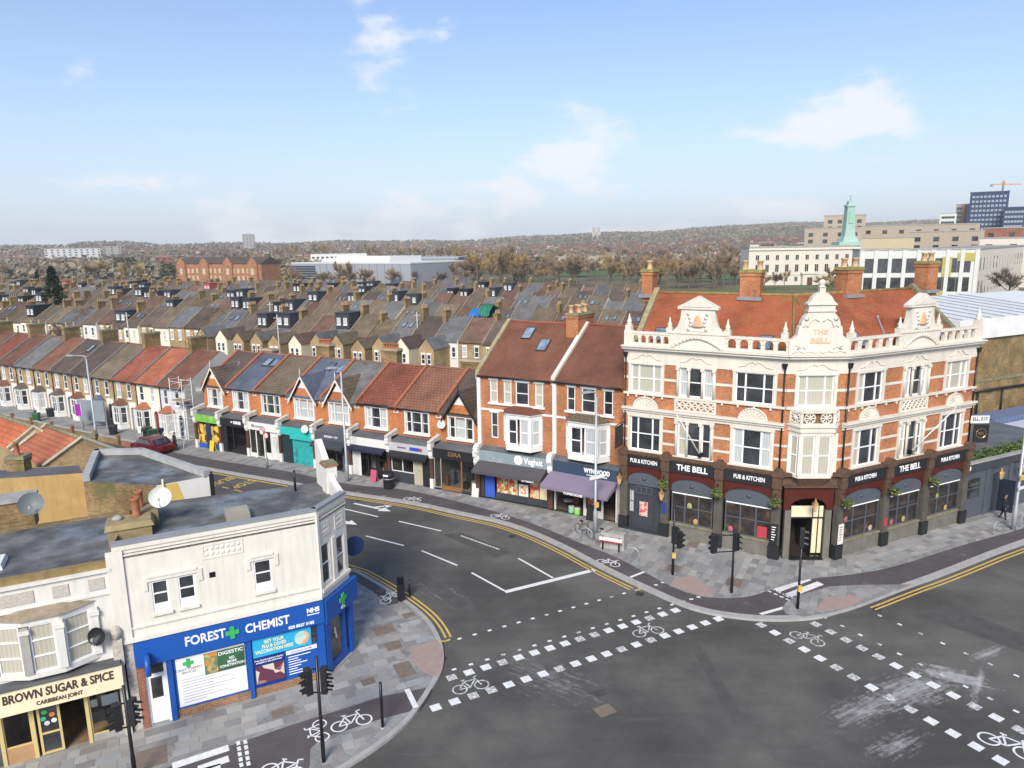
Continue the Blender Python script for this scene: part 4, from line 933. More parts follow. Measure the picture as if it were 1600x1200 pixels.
# ground floor
def shopfront(M, L, bays, names, doors):
    for i, (a, b) in enumerate(zip(bays, bays[1:])):
        p = .27; x0, x1 = a+(p if i else .3), b-p; c = (x0+x1)/2
        MB().box(x0-.02, x1+.02, -.2, .02, ZF0, ZF1).build('fascia', [BLACKP], PUB, M)
        text('fascia_lettering', names[i], .36 if names[i] != 'THE BELL' else .5, PUB, M@T((c, -.205, (ZF0+ZF1)/2)), LETW, .012 if names[i] == 'THE BELL' else .006, w=1.9 if names[i] == 'THE BELL' else 1.75)
        sp = MB(); arch_panel(sp, x0, x1, 3.1, ZF0-.002, x0+.08, x1-.08, 3.32, .56, -.1, .1, 0, 14); sp.build('spandrel', [GLAZED], PUB, M)
        tm = MB(); arc_fill(tm, x0+.085, x1-.085, 3.32, .54, -.02, .1, 0, 14, zb=2.98); tm.lathe([(.12, 0), (.13, .03), (.03, .06)], (0, 0, 0), 10); tm.v[-30:] = [(c+x, -.02-z, 3.45+y) for x, y, z in tm.v[-30:]]
        tm.build('arch_panel', [DGREY], PUB, M)
        if i in doors:
            d = MB(); d.box(x0+.1, x1-.1, .1, .16, 0, 3.0)
            for k in range(3): d.box(x0+.25+k*.75, x0+.3+k*.75, .06, .1, .2, 2.9)
            for z in (.3, 1.3, 2.3): d.box(x0+.15, x1-.15, .07, .1, z-.04, z+.04)
            d.box(x0-.0, x1+.0, -.35, .1, 0, .09, 0)
            do = d.build('door', [CHAR], PUB, M)
            window(PUB, M, c-.55, c+.5, 2.4, 2.9, 3, 1, (PANE,), DGREY, .05, .05, name='door_light'); window(PUB, M, x0+.15, x0+.5, 1.1, 2.6, 1, 2, (PANE_N,), DGREY, .05, .05, name='side_light')
            MB().box(c-.3, c+.25, .02, .06, .95, 1.9).build('poster', [poster_mat('pub_poster', (.6, .45, .4), (.55, .08, .08), 9)], PUB, M)
        else:
            window(PUB, M, x0+.1, x1-.1, .98, 2.98, 3, 2, (PANE_PUB,), DGREY, .05, .07, name='bar_window', rail=.52)
            r_ = MB(); r_.box(x0+.02, x1-.02, -.08, .12, 0, .88, 0); r_.box(x0, x1, -.14, .12, .882, .98, 1); r_.build('stall_riser', [RISER, MOSSC], PUB, M)
            q = MB(); q.box(x0+.15, x1-.15, -.0, .03, 2.86, 2.93); q.build('blind_rail', [LETW], PUB, M)
    for i, x in enumerate(bays):
        xa = x+(.15 if i == 0 else 0)-(.15 if i == len(bays)-1 else 0)
        mb = MB(); mb.box(xa-.25, xa+.25, -.22, .08, .85, 3.2, 0); mb.box(xa-.3, xa+.3, -.3, .08, 0, .85, 2); mb.box(xa-.2, xa+.2, -.26, -.2, 3.2, 4.2, 1); mb.box(xa-.23, xa+.23, -.24, .06, 3.2, 4.24, 1)
        mb.box(xa-.26, xa+.26, -.34, .06, 4.24, 4.95, 1); mb.prism([(xa-.34, 4.95), (xa+.34, 4.95), (xa+.3, 5.2), (xa+.12, 5.42), (xa-.12, 5.42), (xa-.3, 5.2)], 'y', -.42, .04, 1)
        for z in (3.3, 3.6, 3.9): mb.box(xa-.12, xa+.12, -.3, -.25, z, z+.18, 1)
        mb.build('pilaster', [plain('dark_stone_pilaster', (.095, .085, .07), .75, .3, scale=2), TERRB, BLACKP], PUB, M)
    cn = MB(); cn.box(0, L, -.24, .02, ZF1+.002, ZF1+.1); cn.box(0, L, -.34, .03, ZF1+.102, ZC+.06); cn.build('shopfront_cornice', [TERRB], PUB, M)
def poster_mat(name, c1, c2, sc, c3=None):
    m, nt, b = _new(name); p = mapping(nt, world_pos(nt), (1, 1, 1.0)); v = nt.nodes.new('ShaderNodeTexVoronoi'); v.inputs['Scale'].default_value = sc; nt.links.new(p, v.inputs['Vector'])
    sp = nt.nodes.new('ShaderNodeSeparateColor'); nt.links.new(v.outputs['Color'], sp.inputs[0])
    col = ramp(nt, sp.outputs[0], [(0.3, c2), (0.55, c3 or c1), (0.8, c1)]); nt.links.new(col, b.inputs['Base Color']); b.inputs['Roughness'].default_value = .5; return m
def pub_pane():
    m, nt, b = _new('bar_window_pane'); p = world_pos(nt)
    col = ramp(nt, noise(nt, p, 1.6, 4, .6), [(.42, (.012, .011, .011)), (.6, (.045, .03, .02)), (.72, (.16, .10, .05)), (.8, (.05, .06, .03))])
    nt.links.new(col, b.inputs['Base Color']); b.inputs['Roughness'].default_value = .3; b.inputs['Coat Weight'].default_value = 1; b.inputs['Coat Roughness'].default_value = .03; return m
PANE_PUB = pub_pane()
shopfront(ML, LL, LB, ('PUB & KITCHEN', 'THE BELL', 'PUB & KITCHEN'), (0,))
shopfront(MR, LR, RB, ('PUB & KITCHEN', 'THE BELL', 'PUB & KITCHEN'), ())
def entrance():
    c = LC/2
    mb = MB(); arch_panel(mb, .2, LC-.2, 2.95, 4.32, c-1.0, c+1.0, 3.15, .5, -.1, .1, 0, 12); mb.build('spandrel', [GLAZED], PUB, MC)
    MB().box(.28, c-.95, -.16, .1, 0, 2.95).build('door_pier', [RISER], PUB, MC); MB().box(c+.95, LC-.28, -.16, .1, 0, 2.95).build('door_pier', [RISER], PUB, MC)
    mb = MB(); mb.box(.1, LC-.1, -.28, .02, 4.33, 4.42); mb.box(0, LC, -.34, .02, ZC-.16, ZC+.04); mb.box(0, LC, -.1, .02, 4.42, ZC-.16); mb.build('shopfront_cornice', [TERRB], PUB, MC)
    mb = MB(); mb.box(c-.94, c+.94, .02, .08, 2.5, 3.15); mb.build('door_panel', [CREAM], PUB, MC)
    mb = MB()
    for x in (c-.95, c+.28, c+.62, c+.9): mb.box(x, x+.05, .0, .1, 0, 3.15)
    mb.box(c-.95, c+.95, .0, .1, 2.42, 2.5); mb.box(c-.95, c+.95, -.3, .1, 0, .06); mb.build('door_frame', [BLACKP], PUB, MC)
    MB().box(c+.33, c+.62, .06, .09, .3, 2.42).build('side_panel', [CREAM], PUB, MC); MB().box(c+.67, c+.9, .06, .09, .3, 2.42).build('side_panel', [CREAM], PUB, MC)
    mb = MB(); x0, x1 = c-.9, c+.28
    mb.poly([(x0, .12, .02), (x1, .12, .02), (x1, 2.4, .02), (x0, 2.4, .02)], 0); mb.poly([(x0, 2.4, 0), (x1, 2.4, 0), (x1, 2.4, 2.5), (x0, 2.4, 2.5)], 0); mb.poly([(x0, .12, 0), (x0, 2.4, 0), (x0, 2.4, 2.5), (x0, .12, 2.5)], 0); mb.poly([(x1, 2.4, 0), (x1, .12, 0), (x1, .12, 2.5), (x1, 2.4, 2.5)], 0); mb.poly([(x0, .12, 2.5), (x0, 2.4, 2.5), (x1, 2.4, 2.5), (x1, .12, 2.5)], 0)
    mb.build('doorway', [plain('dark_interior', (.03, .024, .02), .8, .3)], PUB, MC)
entrance()
for M, x, z1 in ((ML, .12, ZFR+.35), (ML, LL-.12, ZFR+.3), (MR, .15, ZFR+.3), (MR, LR-.15, ZFR+.3)): downpipe(PUB, M, x, 5.3 if x > .2 else .3, z1)
# hanging sign, flagpoles, lanterns and baskets hang from the pub but are things of their own
def flagpole(M, x, lean, label):
    p = at(M, (x, -.15, 5.55)); t = thing('flagpole', label, 'flagpole', p, math.atan2((M@Vector((1, 0, 0))-M@Vector((0, 0, 0))).y, (M@Vector((1, 0, 0))-M@Vector((0, 0, 0))).x))
    mb = MB(); mb.tube([(0, -.05, 0), (lean, -.95, 2.55)], [.04, .028], 8); mb.lathe([(.02, 0), (.06, .05), (.02, .1)], (lean, -.95, 2.55), 8); mb.build('pole', [WPAINT], t)
    b = MB(); b.box(-.1, .1, -.12, .16, -.14, .12); b.build('bracket', [BLACK], t)
flagpole(ML, infoL[1][0]+.45, -1.2, 'white flagpole leaning out from the window left of the pub corner')
flagpole(MR, infoR[1][0]-.1, 2.4, 'long white flagpole slanting across the pub windows right of the corner')
def lantern(M, x, z, label, out=.55, y0=-.25):
    t = thing('wall_lantern', label, 'lantern', at(M, (x, y0, z)), math.atan2((M.to_3x3()@Vector((1, 0, 0))).y, (M.to_3x3()@Vector((1, 0, 0))).x))
    a = MB(); a.tube([(0, 0, .35), (0, -out*.6, .5), (0, -out, .42)], .02, 6); a.build('arm', [BLACK], t)
    g = MB(); g.lathe([(.05, -.42), (.09, -.36), (.17, 0), (.19, .03)], (0, -out, .2), 6, sm=False); g.build('lamp_glass', [plain('amber_glass', (.62, .42, .2), .15, .2)], t)
    h = MB(); h.lathe([(.21, .23), (.19, .27), (.07, .4), (.05, .48), (.01, .56)], (0, -out, 0), 6, sm=False); h.build('lamp_cap', [GOLD], t)
lantern(ML, .1, 3.3, 'brass lantern beside the lilac awning at the left end of the pub'); lantern(ML, LB[1], 2.75, 'brass lantern on the pilaster right of the grey pub door')
lantern(MC, LC/2+.1, 3.35, 'brass lantern over the corner entrance of the pub')
def leafball(mb, c, r_, n, rnd, size=.09, flat=1.0):
    for _ in range(n):
        d = Vector((rnd.gauss(0, 1), rnd.gauss(0, 1), rnd.gauss(0, 1)*flat)).normalized()*(r_*rnd.random()**.4); p = Vector(c)+d
        u = Vector((rnd.gauss(0, 1), rnd.gauss(0, 1), rnd.gauss(0, 1))).normalized(); w = u.orthogonal().normalized()
        s = size*rnd.uniform(.6, 1.3); mb.poly([p-u*s, p+w*s*.55, p+u*s, p-w*s*.55], rnd.randrange(2))
def basket(M, x, z, label):
    t = thing('hanging_basket', label, 'hanging basket', at(M, (x, -.24, z)), math.atan2((M.to_3x3()@Vector((1, 0, 0))).y, (M.to_3x3()@Vector((1, 0, 0))).x))
    b = MB(); b.lathe([(.05, -.28), (.17, -.2), (.24, 0)], (0, -.4, 0), 10); b.build('bowl', [plain('coir_liner', (.14, .09, .045), .9, .3)], t)
    c = MB(); c.tube([(0, 0, .45), (0, -.4, .52)], .02, 5)
    for k in range(3): c.tube([(0, -.4, .52), (.2*math.cos(k*2.1), -.4+.2*math.sin(k*2.1), .0)], .008, 4)
    c.build('bracket', [BLACK], t)
    f = MB(); leafball(f, (0, -.4, .02), .32, 150, random.Random(int(x*100)), .09, .6); f.build('foliage', [LEAF, plain('yellow_green_leaves', (.13, .16, .04), .7, .3)], t)
for M, x, lab in ((ML, LB[1], 'hanging basket left of the THE BELL window on the pub'), (ML, LB[2], 'hanging basket between the two bar windows left of the pub corner'), (ML, LL-.15, 'hanging basket left of the corner entrance of the pub'), (MR, .15, 'hanging basket right of the corner entrance of the pub'), (MR, RB[1], 'hanging basket between first and middle bar windows right of the pub corner'), (MR, RB[2], 'hanging basket between middle and last bar windows right of the pub corner')):
    basket(M, x, 3.5, lab)
def hangsign():
    t = thing('hanging_sign', 'black square pub sign hanging at the left end of the brick pub', 'sign', at(ML, (.05, -.1, 6.9)), math.atan2((ML.to_3x3()@Vector((1, 0, 0))).y, (ML.to_3x3()@Vector((1, 0, 0))).x))
    a = MB(); a.tube([(0, 0, .1), (0, -1.3, .1)], .03, 6); a.tube([(0, 0, .5), (0, -.6, .1)], .02, 6); a.build('bracket', [BLACK], t)
    b = MB(); b.box(-.04, .04, -1.25, -.2, -1.35, 0); b.build('board', [BLACKP], t)
    r_ = MB(); r_.tube([(-.045, -.72+.33*math.cos(R(k)), -.68+.33*math.sin(R(k))) for k in range(0, 361, 20)], .018, 5, caps=False); r_.build('ring_emblem', [GOLD], t)
    text('board_lettering', 'BELL', .2, t, T((-.046, -.72, -.68))@RZ(-math.pi/2), GOLD, .004, .004)
hangsign()

MB().box(LB[3]-1.15, LB[3]-.6, -.03, .0, 1.05, 1.75).build('poster', [plain('red_poster', (.42, .05, .06), .5, .15, scale=8)], PUB, ML)
for M, x, m, lab in ((ML, LL-.15, BLACKP, 'menu_board'), (MR, .15, WPAINT, 'menu_case')):
    MB().box(x-.2, x+.2, -.35, -.305, .95, 2.15).build(lab, [m], PUB, M)
    for k in range(6): MB().box(x-.13, x+.1-.04*(k % 3), -.357, -.352, 1.95-k*.15, 2.0-k*.15).build('menu_line', [LETW if m == BLACKP else plain('red_poster', (.42, .05, .06), .5, .15, scale=8)], PUB, M)
MB().box(RB[1]-.15, RB[1]+.12, -.26, -.222, 1.25, 1.75).build('notice', [plain('red_poster', (.42, .05, .06), .5, .15, scale=8)], PUB, MR)
MB().box(LB[1]-.2, LB[1]+.15, -.262, -.222, 1.5, 2.2).build('notice', [plain('blue_notice', (.03, .05, .2), .5, .1)], PUB, ML)
for i, M, Bs in ((1, ML, LB), (2, ML, LB), (0, MR, RB), (1, MR, RB), (2, MR, RB)):
    r_ = random.Random(i+len(Bs)*int(M[0][3]*7)); x0, x1 = Bs[i]+.5, Bs[i+1]-.5
    for k in r_.sample(range(4), 2):
        q = MB(); q.lathe([(.04, 0), (.15, .05), (.17, .2), (.1, .32), (.02, .36)], (x0+(x1-x0)*(k+.5)/4+r_.uniform(-.2, .2), .02, 1.06+r_.choice((0, 0, .95))), 8); q.v = [(x, .03+(y-.02)*.12, z) for x, y, z in q.v]; q.build('window_ornament', [plain(f'ornament_{k}', ((.4, .12, .14), (.3, .36, .1), (.45, .3, .1), (.5, .36, .3))[k], .6, .2)], PUB, M)
# ------------------------------------------------------------------ the row of shops
SHOPX = [0, 3.25, 6.75, 10.65, 14.55, 18.35, 22.25, 26.25, 30.2]      # party walls along the row
S0 = Vector((-29.22, 63.71, 0)); SDIR = (Vector((-2.6, 49.4, 0))-S0).normalized(); SANG = math.atan2(SDIR.y, SDIR.x)
SETB, ZEAVE, ZRIDGE, YRIDGE, YBACK = 1.1, 5.72, 8.2, 5.5, 9.8
def shade(name, c, rough=.55): return plain(name, c, rough, .1)
INTER = plain('shop_interior', (.16, .12, .09), .8, .5, scale=1.5)
INTER_W = plain('pale_shop_interior', (.42, .38, .32), .8, .35, scale=1.2)
def interior(parent, M, x0, x1, z0, z1, d, m, items=6, seed=0, pal=None):
    mb = MB(); mb.poly([(x0, .1, z0), (x1, .1, z0), (x1, d, z0), (x0, d, z0)]); mb.poly([(x0, d, z0), (x1, d, z0), (x1, d, z1), (x0, d, z1)]); mb.poly([(x0, .1, z0), (x0, d, z0), (x0, d, z1), (x0, .1, z1)]); mb.poly([(x1, d, z0), (x1, .1, z0), (x1, .1, z1), (x1, d, z1)]); mb.poly([(x0, d, z1), (x1, d, z1), (x1, .1, z1), (x0, .1, z1)])
    rnd = random.Random(seed); o = mb.build('interior', [m], parent, M)
    pal = pal or [(.05, .05, .06), (.5, .45, .38), (.25, .12, .06), (.12, .14, .16)]
    for k in range(items):
        w, h = rnd.uniform(.25, .7), rnd.uniform(.4, 1.3); x = rnd.uniform(x0+.2, max(x0+.25, x1-.2-w)); y = rnd.uniform(.5, d-.5)
        MB().frustum(x, x+w, y, y+.4, z0+.01, z0+h, .03).build('display_unit', [plain(f'display_{k % len(pal)}_{pal[k % len(pal)]}', pal[k % len(pal)], .6, .2)], parent, M)
    return o
def pitched(parent, x0, x1, y0, ze, yr, zr, yb, zb, m, over=.18, th=.1, M=None):
    mb = MB(); sl = (zr-ze)/(yr-y0); ya = y0-over; za = ze-over*sl
    mb.poly([(x0, ya, za), (x1, ya, za), (x1, yr, zr), (x0, yr, zr)]); mb.poly([(x1, yb, zb), (x0, yb, zb), (x0, yr, zr), (x1, yr, zr)])
    mb.poly([(x1, ya, za-th), (x0, ya, za-th), (x0, yr, zr-th), (x1, yr, zr-th)]); mb.poly([(x0, ya, za-th), (x1, ya, za-th), (x1, ya, za), (x0, ya, za)])
    mb.poly([(x0, ya, za), (x0, yr, zr), (x0, yr, zr-th), (x0, ya, za-th)]); mb.poly([(x1, yr, zr), (x1, ya, za), (x1, ya, za-th), (x1, yr, zr-th)])
    o = mb.build('roof', [m], parent, M)
    return o
def verge(parent, x, y0, ze, yr, zr, w=.2, h=.26, m=None, M=None, name='party_wall', yb=None, zb=None):
    mb = MB(); sl = (zr-ze)/(yr-y0); ya, za = y0-.1, ze-.1*sl
    segs = [((ya, za), (yr, zr))]+([((yr, zr), (yb, zb))] if yb else [])
    for (a, b), (c, d) in segs:
        lo, hi = -.35, h
        q = [(a, b+lo), (c, d+lo), (c, d+hi), (a, b+hi)]
        mb.prism(q, 'x', x-w/2, x+w/2)
    return mb.build(name, [m], parent, M)
def gutter(parent, x0, x1, y, z, m=BLACK, M=None):
    return MB().tube([(x0, y, z), (x1, y, z)], .06, 6).build('gutter', [m], parent, M)
def shop(i, name, label, roof, gable=None, win=(PANE_N, PANE, PANE_N), front=None, fascia=None, ftext=None, awning=None, riser=CHAR, verge_m=None, skl=0, brickm=BRICK_S, extra=None, felt=FELT, boards=WPAINT, eaves=None, group=None):
    a, b = SHOPX[i], SHOPX[i+1]; W = b-a; p = S0+SDIR*a
    t = thing(name, label, 'shop', (p.x, p.y, .12), SANG)
    c = W/2; ww = W*.52; wz0, wz1 = 3.78, 5.42
    wl_ = MB(); wl_.wall(.0, W, 3.2, ZEAVE, [(c-ww/2, c+ww/2, wz0, wz1)], SETB, .13, 0); wl_.poly([(0, SETB, 3.2), (0, YBACK, 3.2), (0, YBACK, ZEAVE), (0, YRIDGE, ZRIDGE-.15), (0, SETB, ZEAVE)][::-1]); wl_.poly([(W, SETB, 3.2), (W, YBACK, 3.2), (W, YBACK, ZEAVE), (W, YRIDGE, ZRIDGE-.15), (W, SETB, ZEAVE)]); wl_.poly([(W, YBACK, 0), (0, YBACK, 0), (0, YBACK, ZEAVE), (W, YBACK, ZEAVE)])
    wl_.build('wall', [brickm], t)
    s = MB(); surround(s, c-ww/2, c+ww/2, wz0, wz1, .13, SETB-.09, SETB+.02, head=.06)
    for e in (-ww*.22, ww*.22): s.box(c+e-.05, c+e+.05, SETB-.11, SETB+.03, wz0, wz1+.1)
    for e in (0.12, W-.12): s.box(e-.1, e+.1, SETB-.05, SETB+.01, wz1-.22, wz1)
    s.build('window_surround', [WPAINT], t)
    window(t, T((0, SETB, 0)), c-ww/2, c+ww/2, wz0, wz1, 3, 2, win, UPVC, .06, .06, ratios=(.6, 1, .6))
    if eaves: MB().box(c-ww/2-.2, c+ww/2+.2, SETB-.13, SETB-.0, wz1+.2, ZEAVE-.02).build('eaves_board', [eaves], t)
    ro = pitched(t, .0, W, SETB, ZEAVE, YRIDGE, ZRIDGE, YBACK, ZEAVE, roof)
    MB().tube([(0, YRIDGE, ZRIDGE+.02), (W, YRIDGE, ZRIDGE+.02)], .09, 6).build('ridge_tiles', [plain('ridge_'+roof.name, (.24, .12, .08), .85, .3)], t)
    verge(t, 0.0, SETB, ZEAVE, YRIDGE, ZRIDGE, .24, .2, verge_m or TERRA, yb=YBACK, zb=ZEAVE)
    if gable:
        gw = min(2.75, W-.5)/2; gz = 7.35; sl = (ZRIDGE-ZEAVE)/(YRIDGE-SETB); yb_ = SETB+(gz-ZEAVE)/sl; g0 = ZEAVE-.42
        gm = MB(); gm.poly([(c-gw, SETB-.02, g0), (c+gw, SETB-.02, g0), (c, SETB-.02, gz-.06)]); gm.prism([(c-gw*.42, gz-.98), (c+gw*.42, gz-.98), (c, gz-.28)], 'y', SETB-.06, SETB-.015, 1)
        g = gm.build('gable', [brickm, WPAINT], t)
        for sg in (-1, 1):
            r_ = MB(); e = Vector((c+sg*(gw+.22), SETB-.3, g0-.14)); k = Vector((c, SETB-.3, gz+.1)); kb = Vector((c, yb_+.15, gz+.1)); eb = Vector((c+sg*(gw+.22), SETB+.12, g0-.14))
            r_.poly([e, k, kb, eb] if sg < 0 else [k, e, eb, kb]); r_.build('gable_roof', [gable if gable is not True else roof], g)
            bb = MB(); up = Vector((0, 0, .2)); f = Vector((0, -.05, 0)); bb.poly([e+f-up, k+f-up, k+f, e+f] if sg < 0 else [k+f-up, e+f-up, e+f, k+f]); bb.poly([e+f, k+f, k, e]); bb.build('bargeboard', [boards], g)
            fl = MB(); fl.tube([eb+Vector((0, 0, .03)), kb+Vector((0, 0, .03))], .05, 5); fl.build('valley_flashing', [LEAD], g)
        fi = MB(); fi.tube([(c, SETB-.3, gz), (c, SETB-.3, gz+.75)], [.06, .015], 6); fi.build('gable_finial', [boards], g)
    else: gutter(t, .12, W, SETB-.22, ZEAVE-.12, BLACK)
    # shopfront
    lr = MB(); lr.prism([(-.05, 3.2), (SETB, 3.42), (SETB, 3.3), (-.05, 3.08)][::-1], 'x', .1, W-.1); lr.build('shopfront_roof', [felt], t)
    fz0, fz1 = 2.5, 3.18
    MB().box(.17, W-.17, -.12, .1, fz0, fz1).build('fascia', [fascia], t)
    for tx in (ftext or []):
        body, size, fx, fz, m, bold, w_ = tx; text('fascia_lettering', body, size, t, T((fx*W, -.125, fz)), m, bold, .01, w=w_)
    if awning:
        am, out, drop = awning; aw = MB(); z0 = fz0+.04; aw.prism([(-.12, z0), (-.12-out, z0-drop), (-.12-out, z0-drop-.16), (-.12-out+.02, z0-drop-.16), (-.12-out+.02, z0-drop-.02), (-.12, z0-.03)], 'x', .2, W-.2); aw.build('awning', [am], t)
    x = .17
    for e in front:
        kind, w, m = e[0], e[1]*(W-.34), e[2]; x1 = x+w; H = fz0
        if kind == 'door':
            d = MB(); d.box(x+.04, x1-.04, .05, .1, .02, 2.05); d.box(x, x+.04, .0, .12, 0, H); d.box(x1-.04, x1, .0, .12, 0, H); d.box(x+.04, x1-.04, 0, .12, 2.05, 2.12)
            d.box(x+.04, x1-.04, .06, .1, 2.12, H)
            for z in (.2, 1.1): d.box(x+.14, x1-.14, .03, .05, z, z+.75)
            d.tube([(x1-.12, .02, 1.0), (x1-.12, .02, 1.12)], .02, 5); d.build('door', [m], t)
        elif kind in ('glass', 'gdoor'):
            sill = e[3] if len(e) > 3 else .5
            if sill > .1: MB().box(x, x1, -.02, .12, 0, sill).build('stall_riser', [e[5] if len(e) > 5 else riser], t)
            window(t, Matrix.Identity(4), x, x1, sill, H-.02, e[4] if len(e) > 4 else 2, 1, (GLASS,), m, .05, .05, name='shop_window' if kind == 'glass' else 'glazed_door')
        elif kind == 'panel': MB().box(x+.002, x1-.002, 0, .1, 0, H).build('panel', [m], t)
        elif kind == 'shutter':
            s_ = MB(); n = 22
            for k in range(n): s_.prism([(.02, .02+k*(H-.3)/n), (.05, .02+(k+.5)*(H-.3)/n), (.02, .02+(k+1)*(H-.3)/n), (.1, .02+(k+1)*(H-.3)/n), (.1, .02+k*(H-.3)/n)][::-1], 'x', x+.03, x1-.03)
            s_.build('roller_shutter', [m], t); MB().box(x, x1, -.2, .1, H-.28, H+.0).build('shutter_box', [e[3]], t)
        elif kind == 'poster':
            sill = .45; MB().box(x, x1, 0, .12, 0, sill).build('stall_riser', [riser], t); MB().box(x+.02, x1-.02, .02, .08, sill+.002, H-.25).build('window_graphic', [m], t)
        x = x1
    interior(t, Matrix.Identity(4), .2, W-.2, .02, 2.5, 4.0, extra or INTER, 6, i)
    return t
def console(x, label, m=WPAINT, wm=None):
    p = S0+SDIR*x; t = thing('shopfront_console', label, 'console', (p.x, p.y, .12), SANG, 'scrolled consoles between the shops')
    b = MB(); b.box(-.15, .15, -.16, .12, .0, .75, 0); b.box(-.13, .13, -.13, .12, .75, 2.35, 1); b.build('pilaster', [m, wm or plain('brown_pilaster', (.10, .045, .03), .6, .3)], t)
    c = MB(); c.prism([(-.16, 2.35), (-.24, 2.6), (-.2, 2.85), (-.34, 3.05), (-.36, 3.4), (-.2, 3.52), (.12, 3.52), (.12, 2.35)][::-1], 'x', -.16, .16); c.build('bracket', [m], t)
    k = MB(); k.prism([(-.34, 3.525), (-.34, 3.68), (1.05, 3.95), (1.05, 3.525)][::-1], 'x', -.15, .15); k.build('coping', [plain('grimy_white_coping', (.6, .56, .48), .8, .3, scale=3)], t)
    return t
def mural(name, base, d1, d2, lo=.5):
    m, nt, b = _new(name); p = world_pos(nt); k = noise(nt, p, 2.2, 6, .6); c = ramp(nt, k, [(lo-.06, base), (lo+.02, d1), (lo+.18, d2)])
    nt.links.new(mix(nt, ramp(nt, noise(nt, p, .8, 3), [(.42, (0, 0, 0)), (.56, (1, 1, 1))]), base, c), b.inputs['Base Color']); b.inputs['Roughness'].default_value = .5; return m
TEAL = shade('teal_paint', (.03, .44, .40)); TEALM = mural('teal_shutter_mural', (.02, .34, .33), (.03, .20, .22), (.05, .09, .11), .55)
GREENP = mural('green_grocer_fascia', (.16, .42, .05), (.5, .6, .3), (.1, .2, .03), .6); FRUIT = poster_mat('fruit_posters', (.72, .50, .06), (.10, .05, .02), 2.5, (.55, .35, .08)); BLUEP = shade('bright_blue_panel', (.03, .09, .40))
PLUM = shade('lilac_canvas', (.20, .17, .23), .8)
shop(0, 'grocery_shop', 'small grocery shop with green sign and fruit pictures at the left end of the row', TILE_DB, True, front=[('poster', .38, FRUIT), ('panel', .22, shade('navy_panel', (.02, .03, .08))), ('poster', .4, FRUIT)], fascia=GREENP, riser=BLUEP, boards=CREAM)
shop(1, 'black_shopfront', 'black shopfront under a blue slate roof with two skylights', SLATE, None, front=[('panel', .18, BLACKP), ('gdoor', .27, BLACKP, .05, 1), ('glass', .55, BLACKP, .35, 1)], fascia=BLACKP, ftext=[('+ OBGE', .36, .62, 2.88, LETW, .016, 1.3)], riser=BLACKP)
shop(2, 'white_salon', 'white-painted shop with script sign and white doors beside the teal shutter', TILE_BR, None, win=(PANE, PANE, PANE), front=[('glass', .22, WPAINT, .3, 1, WPAINT), ('gdoor', .26, WPAINT, .05, 1), ('glass', .24, WPAINT, .5, 1, WPAINT), ('door', .28, WPAINT)], fascia=WPAINT, ftext=[('Blossom', .34, .36, 2.86, BLACKP, .0, 1.5)], extra=INTER_W)
shop(3, 'teal_shop', 'shuttered teal-green shop with a white finial gable above', SLATE, True, win=(PANE_N,), front=[('panel', .32, shade('dark_teal_door', (.02, .035, .045))), ('shutter', .68, TEALM, TEAL)], fascia=TEAL)
shop(4, 'charcoal_cafe', 'charcoal cafe with dark awning and a pale-boarded gable left of the white shop', SLATE_W, TILE_BR, win=(PANE_N,), front=[('glass', .6, CHAR, .75, 2), ('gdoor', .2, CHAR, .05, 1), ('panel', .2, DGREY)], fascia=DGREY, ftext=[('SLOUGH + CO', .24, .5, 2.86, LETW, .004, 1.4)], awning=(CHAR, .7, .35))
shop(5, 'white_fascia_shop', 'shop with plain white fascia and black front under a red tiled roof', TILE_R, None, win=(PANE_N, PANE, PANE_N), front=[('panel', .24, WPAINT), ('glass', .2, BLACKP, .05, 1), ('gdoor', .22, BLACKP, .05, 1), ('glass', .34, BLACKP, .6, 1)], fascia=WPAINT, awning=(shade('navy_canvas', (.02, .022, .05), .8), .55, .2), eaves=BLACKP, riser=BLACKP)
shop(6, 'grey_sign_shop', 'shop with pale grey sign and black awning under a brown-red tiled roof', TILE_RB, None, win=(PANE, PANE, PANE), front=[('glass', .58, UPVC, .85, 2), ('panel', .22, shade('beige_door', (.42, .38, .28))), ('panel', .04, BLACKP), ('panel', .16, BLACKP)], fascia=shade('pale_grey_sign', (.46, .46, .47)), awning=(BLACKP, .5, .28), extra=INTER_W)
shop(7, 'esra_shop', 'black-signed shop with timber doors and black-boarded gable left of the grocery', TILE_DB, True, win=(PANE, PANE_N, PANE), front=[('glass', .17, shade('grey_frame', (.35, .35, .33)), .1, 1), ('glass', .5, shade('tan_timber', (.24, .12, .045)), .28, 1, shade('tan_timber', (.24, .12, .045))), ('gdoor', .33, shade('tan_timber', (.24, .12, .045)), .2, 1)], fascia=BLACKP, ftext=[('ESRA', .42, .53, 2.86, GOLD, .008, 1.15)], boards=BLACKP, eaves=BLACKP, extra=INTER_W)
for i, x in enumerate(SHOPX):
    console(x, ('scrolled white console at the left end of the shop row', 'white console between the grocery and the black shopfront', 'white console between the black shopfront and the white salon', 'white console left of the teal shutter', 'white console right of the teal shutter', 'white console left of the white fascia shop', 'white console left of the grey sign shop', 'white console left of the black ESRA sign', 'white console between the ESRA sign and the grey awning')[i])
def roofpt(x, y, z=None):      # a point of the row in world space
    q = S0+SDIR*x+Vector((-SDIR.y, SDIR.x, 0))*y; return Vector((q.x, q.y, (z or 0)+.12))
def row_stack(x, y, w, d, z0, z1, pots, label, pm=TERRA, bm=BRICK_YD):
    t = thing('chimney_stack', label, 'chimney', roofpt(x, y), SANG); chimney(t, Matrix.Identity(4), w, d, z0, z1, pots, bm, pm, rows=1, ph=.5, name='stack', cap=plain('stack_cap', (.35, .27, .18), .9, .3))
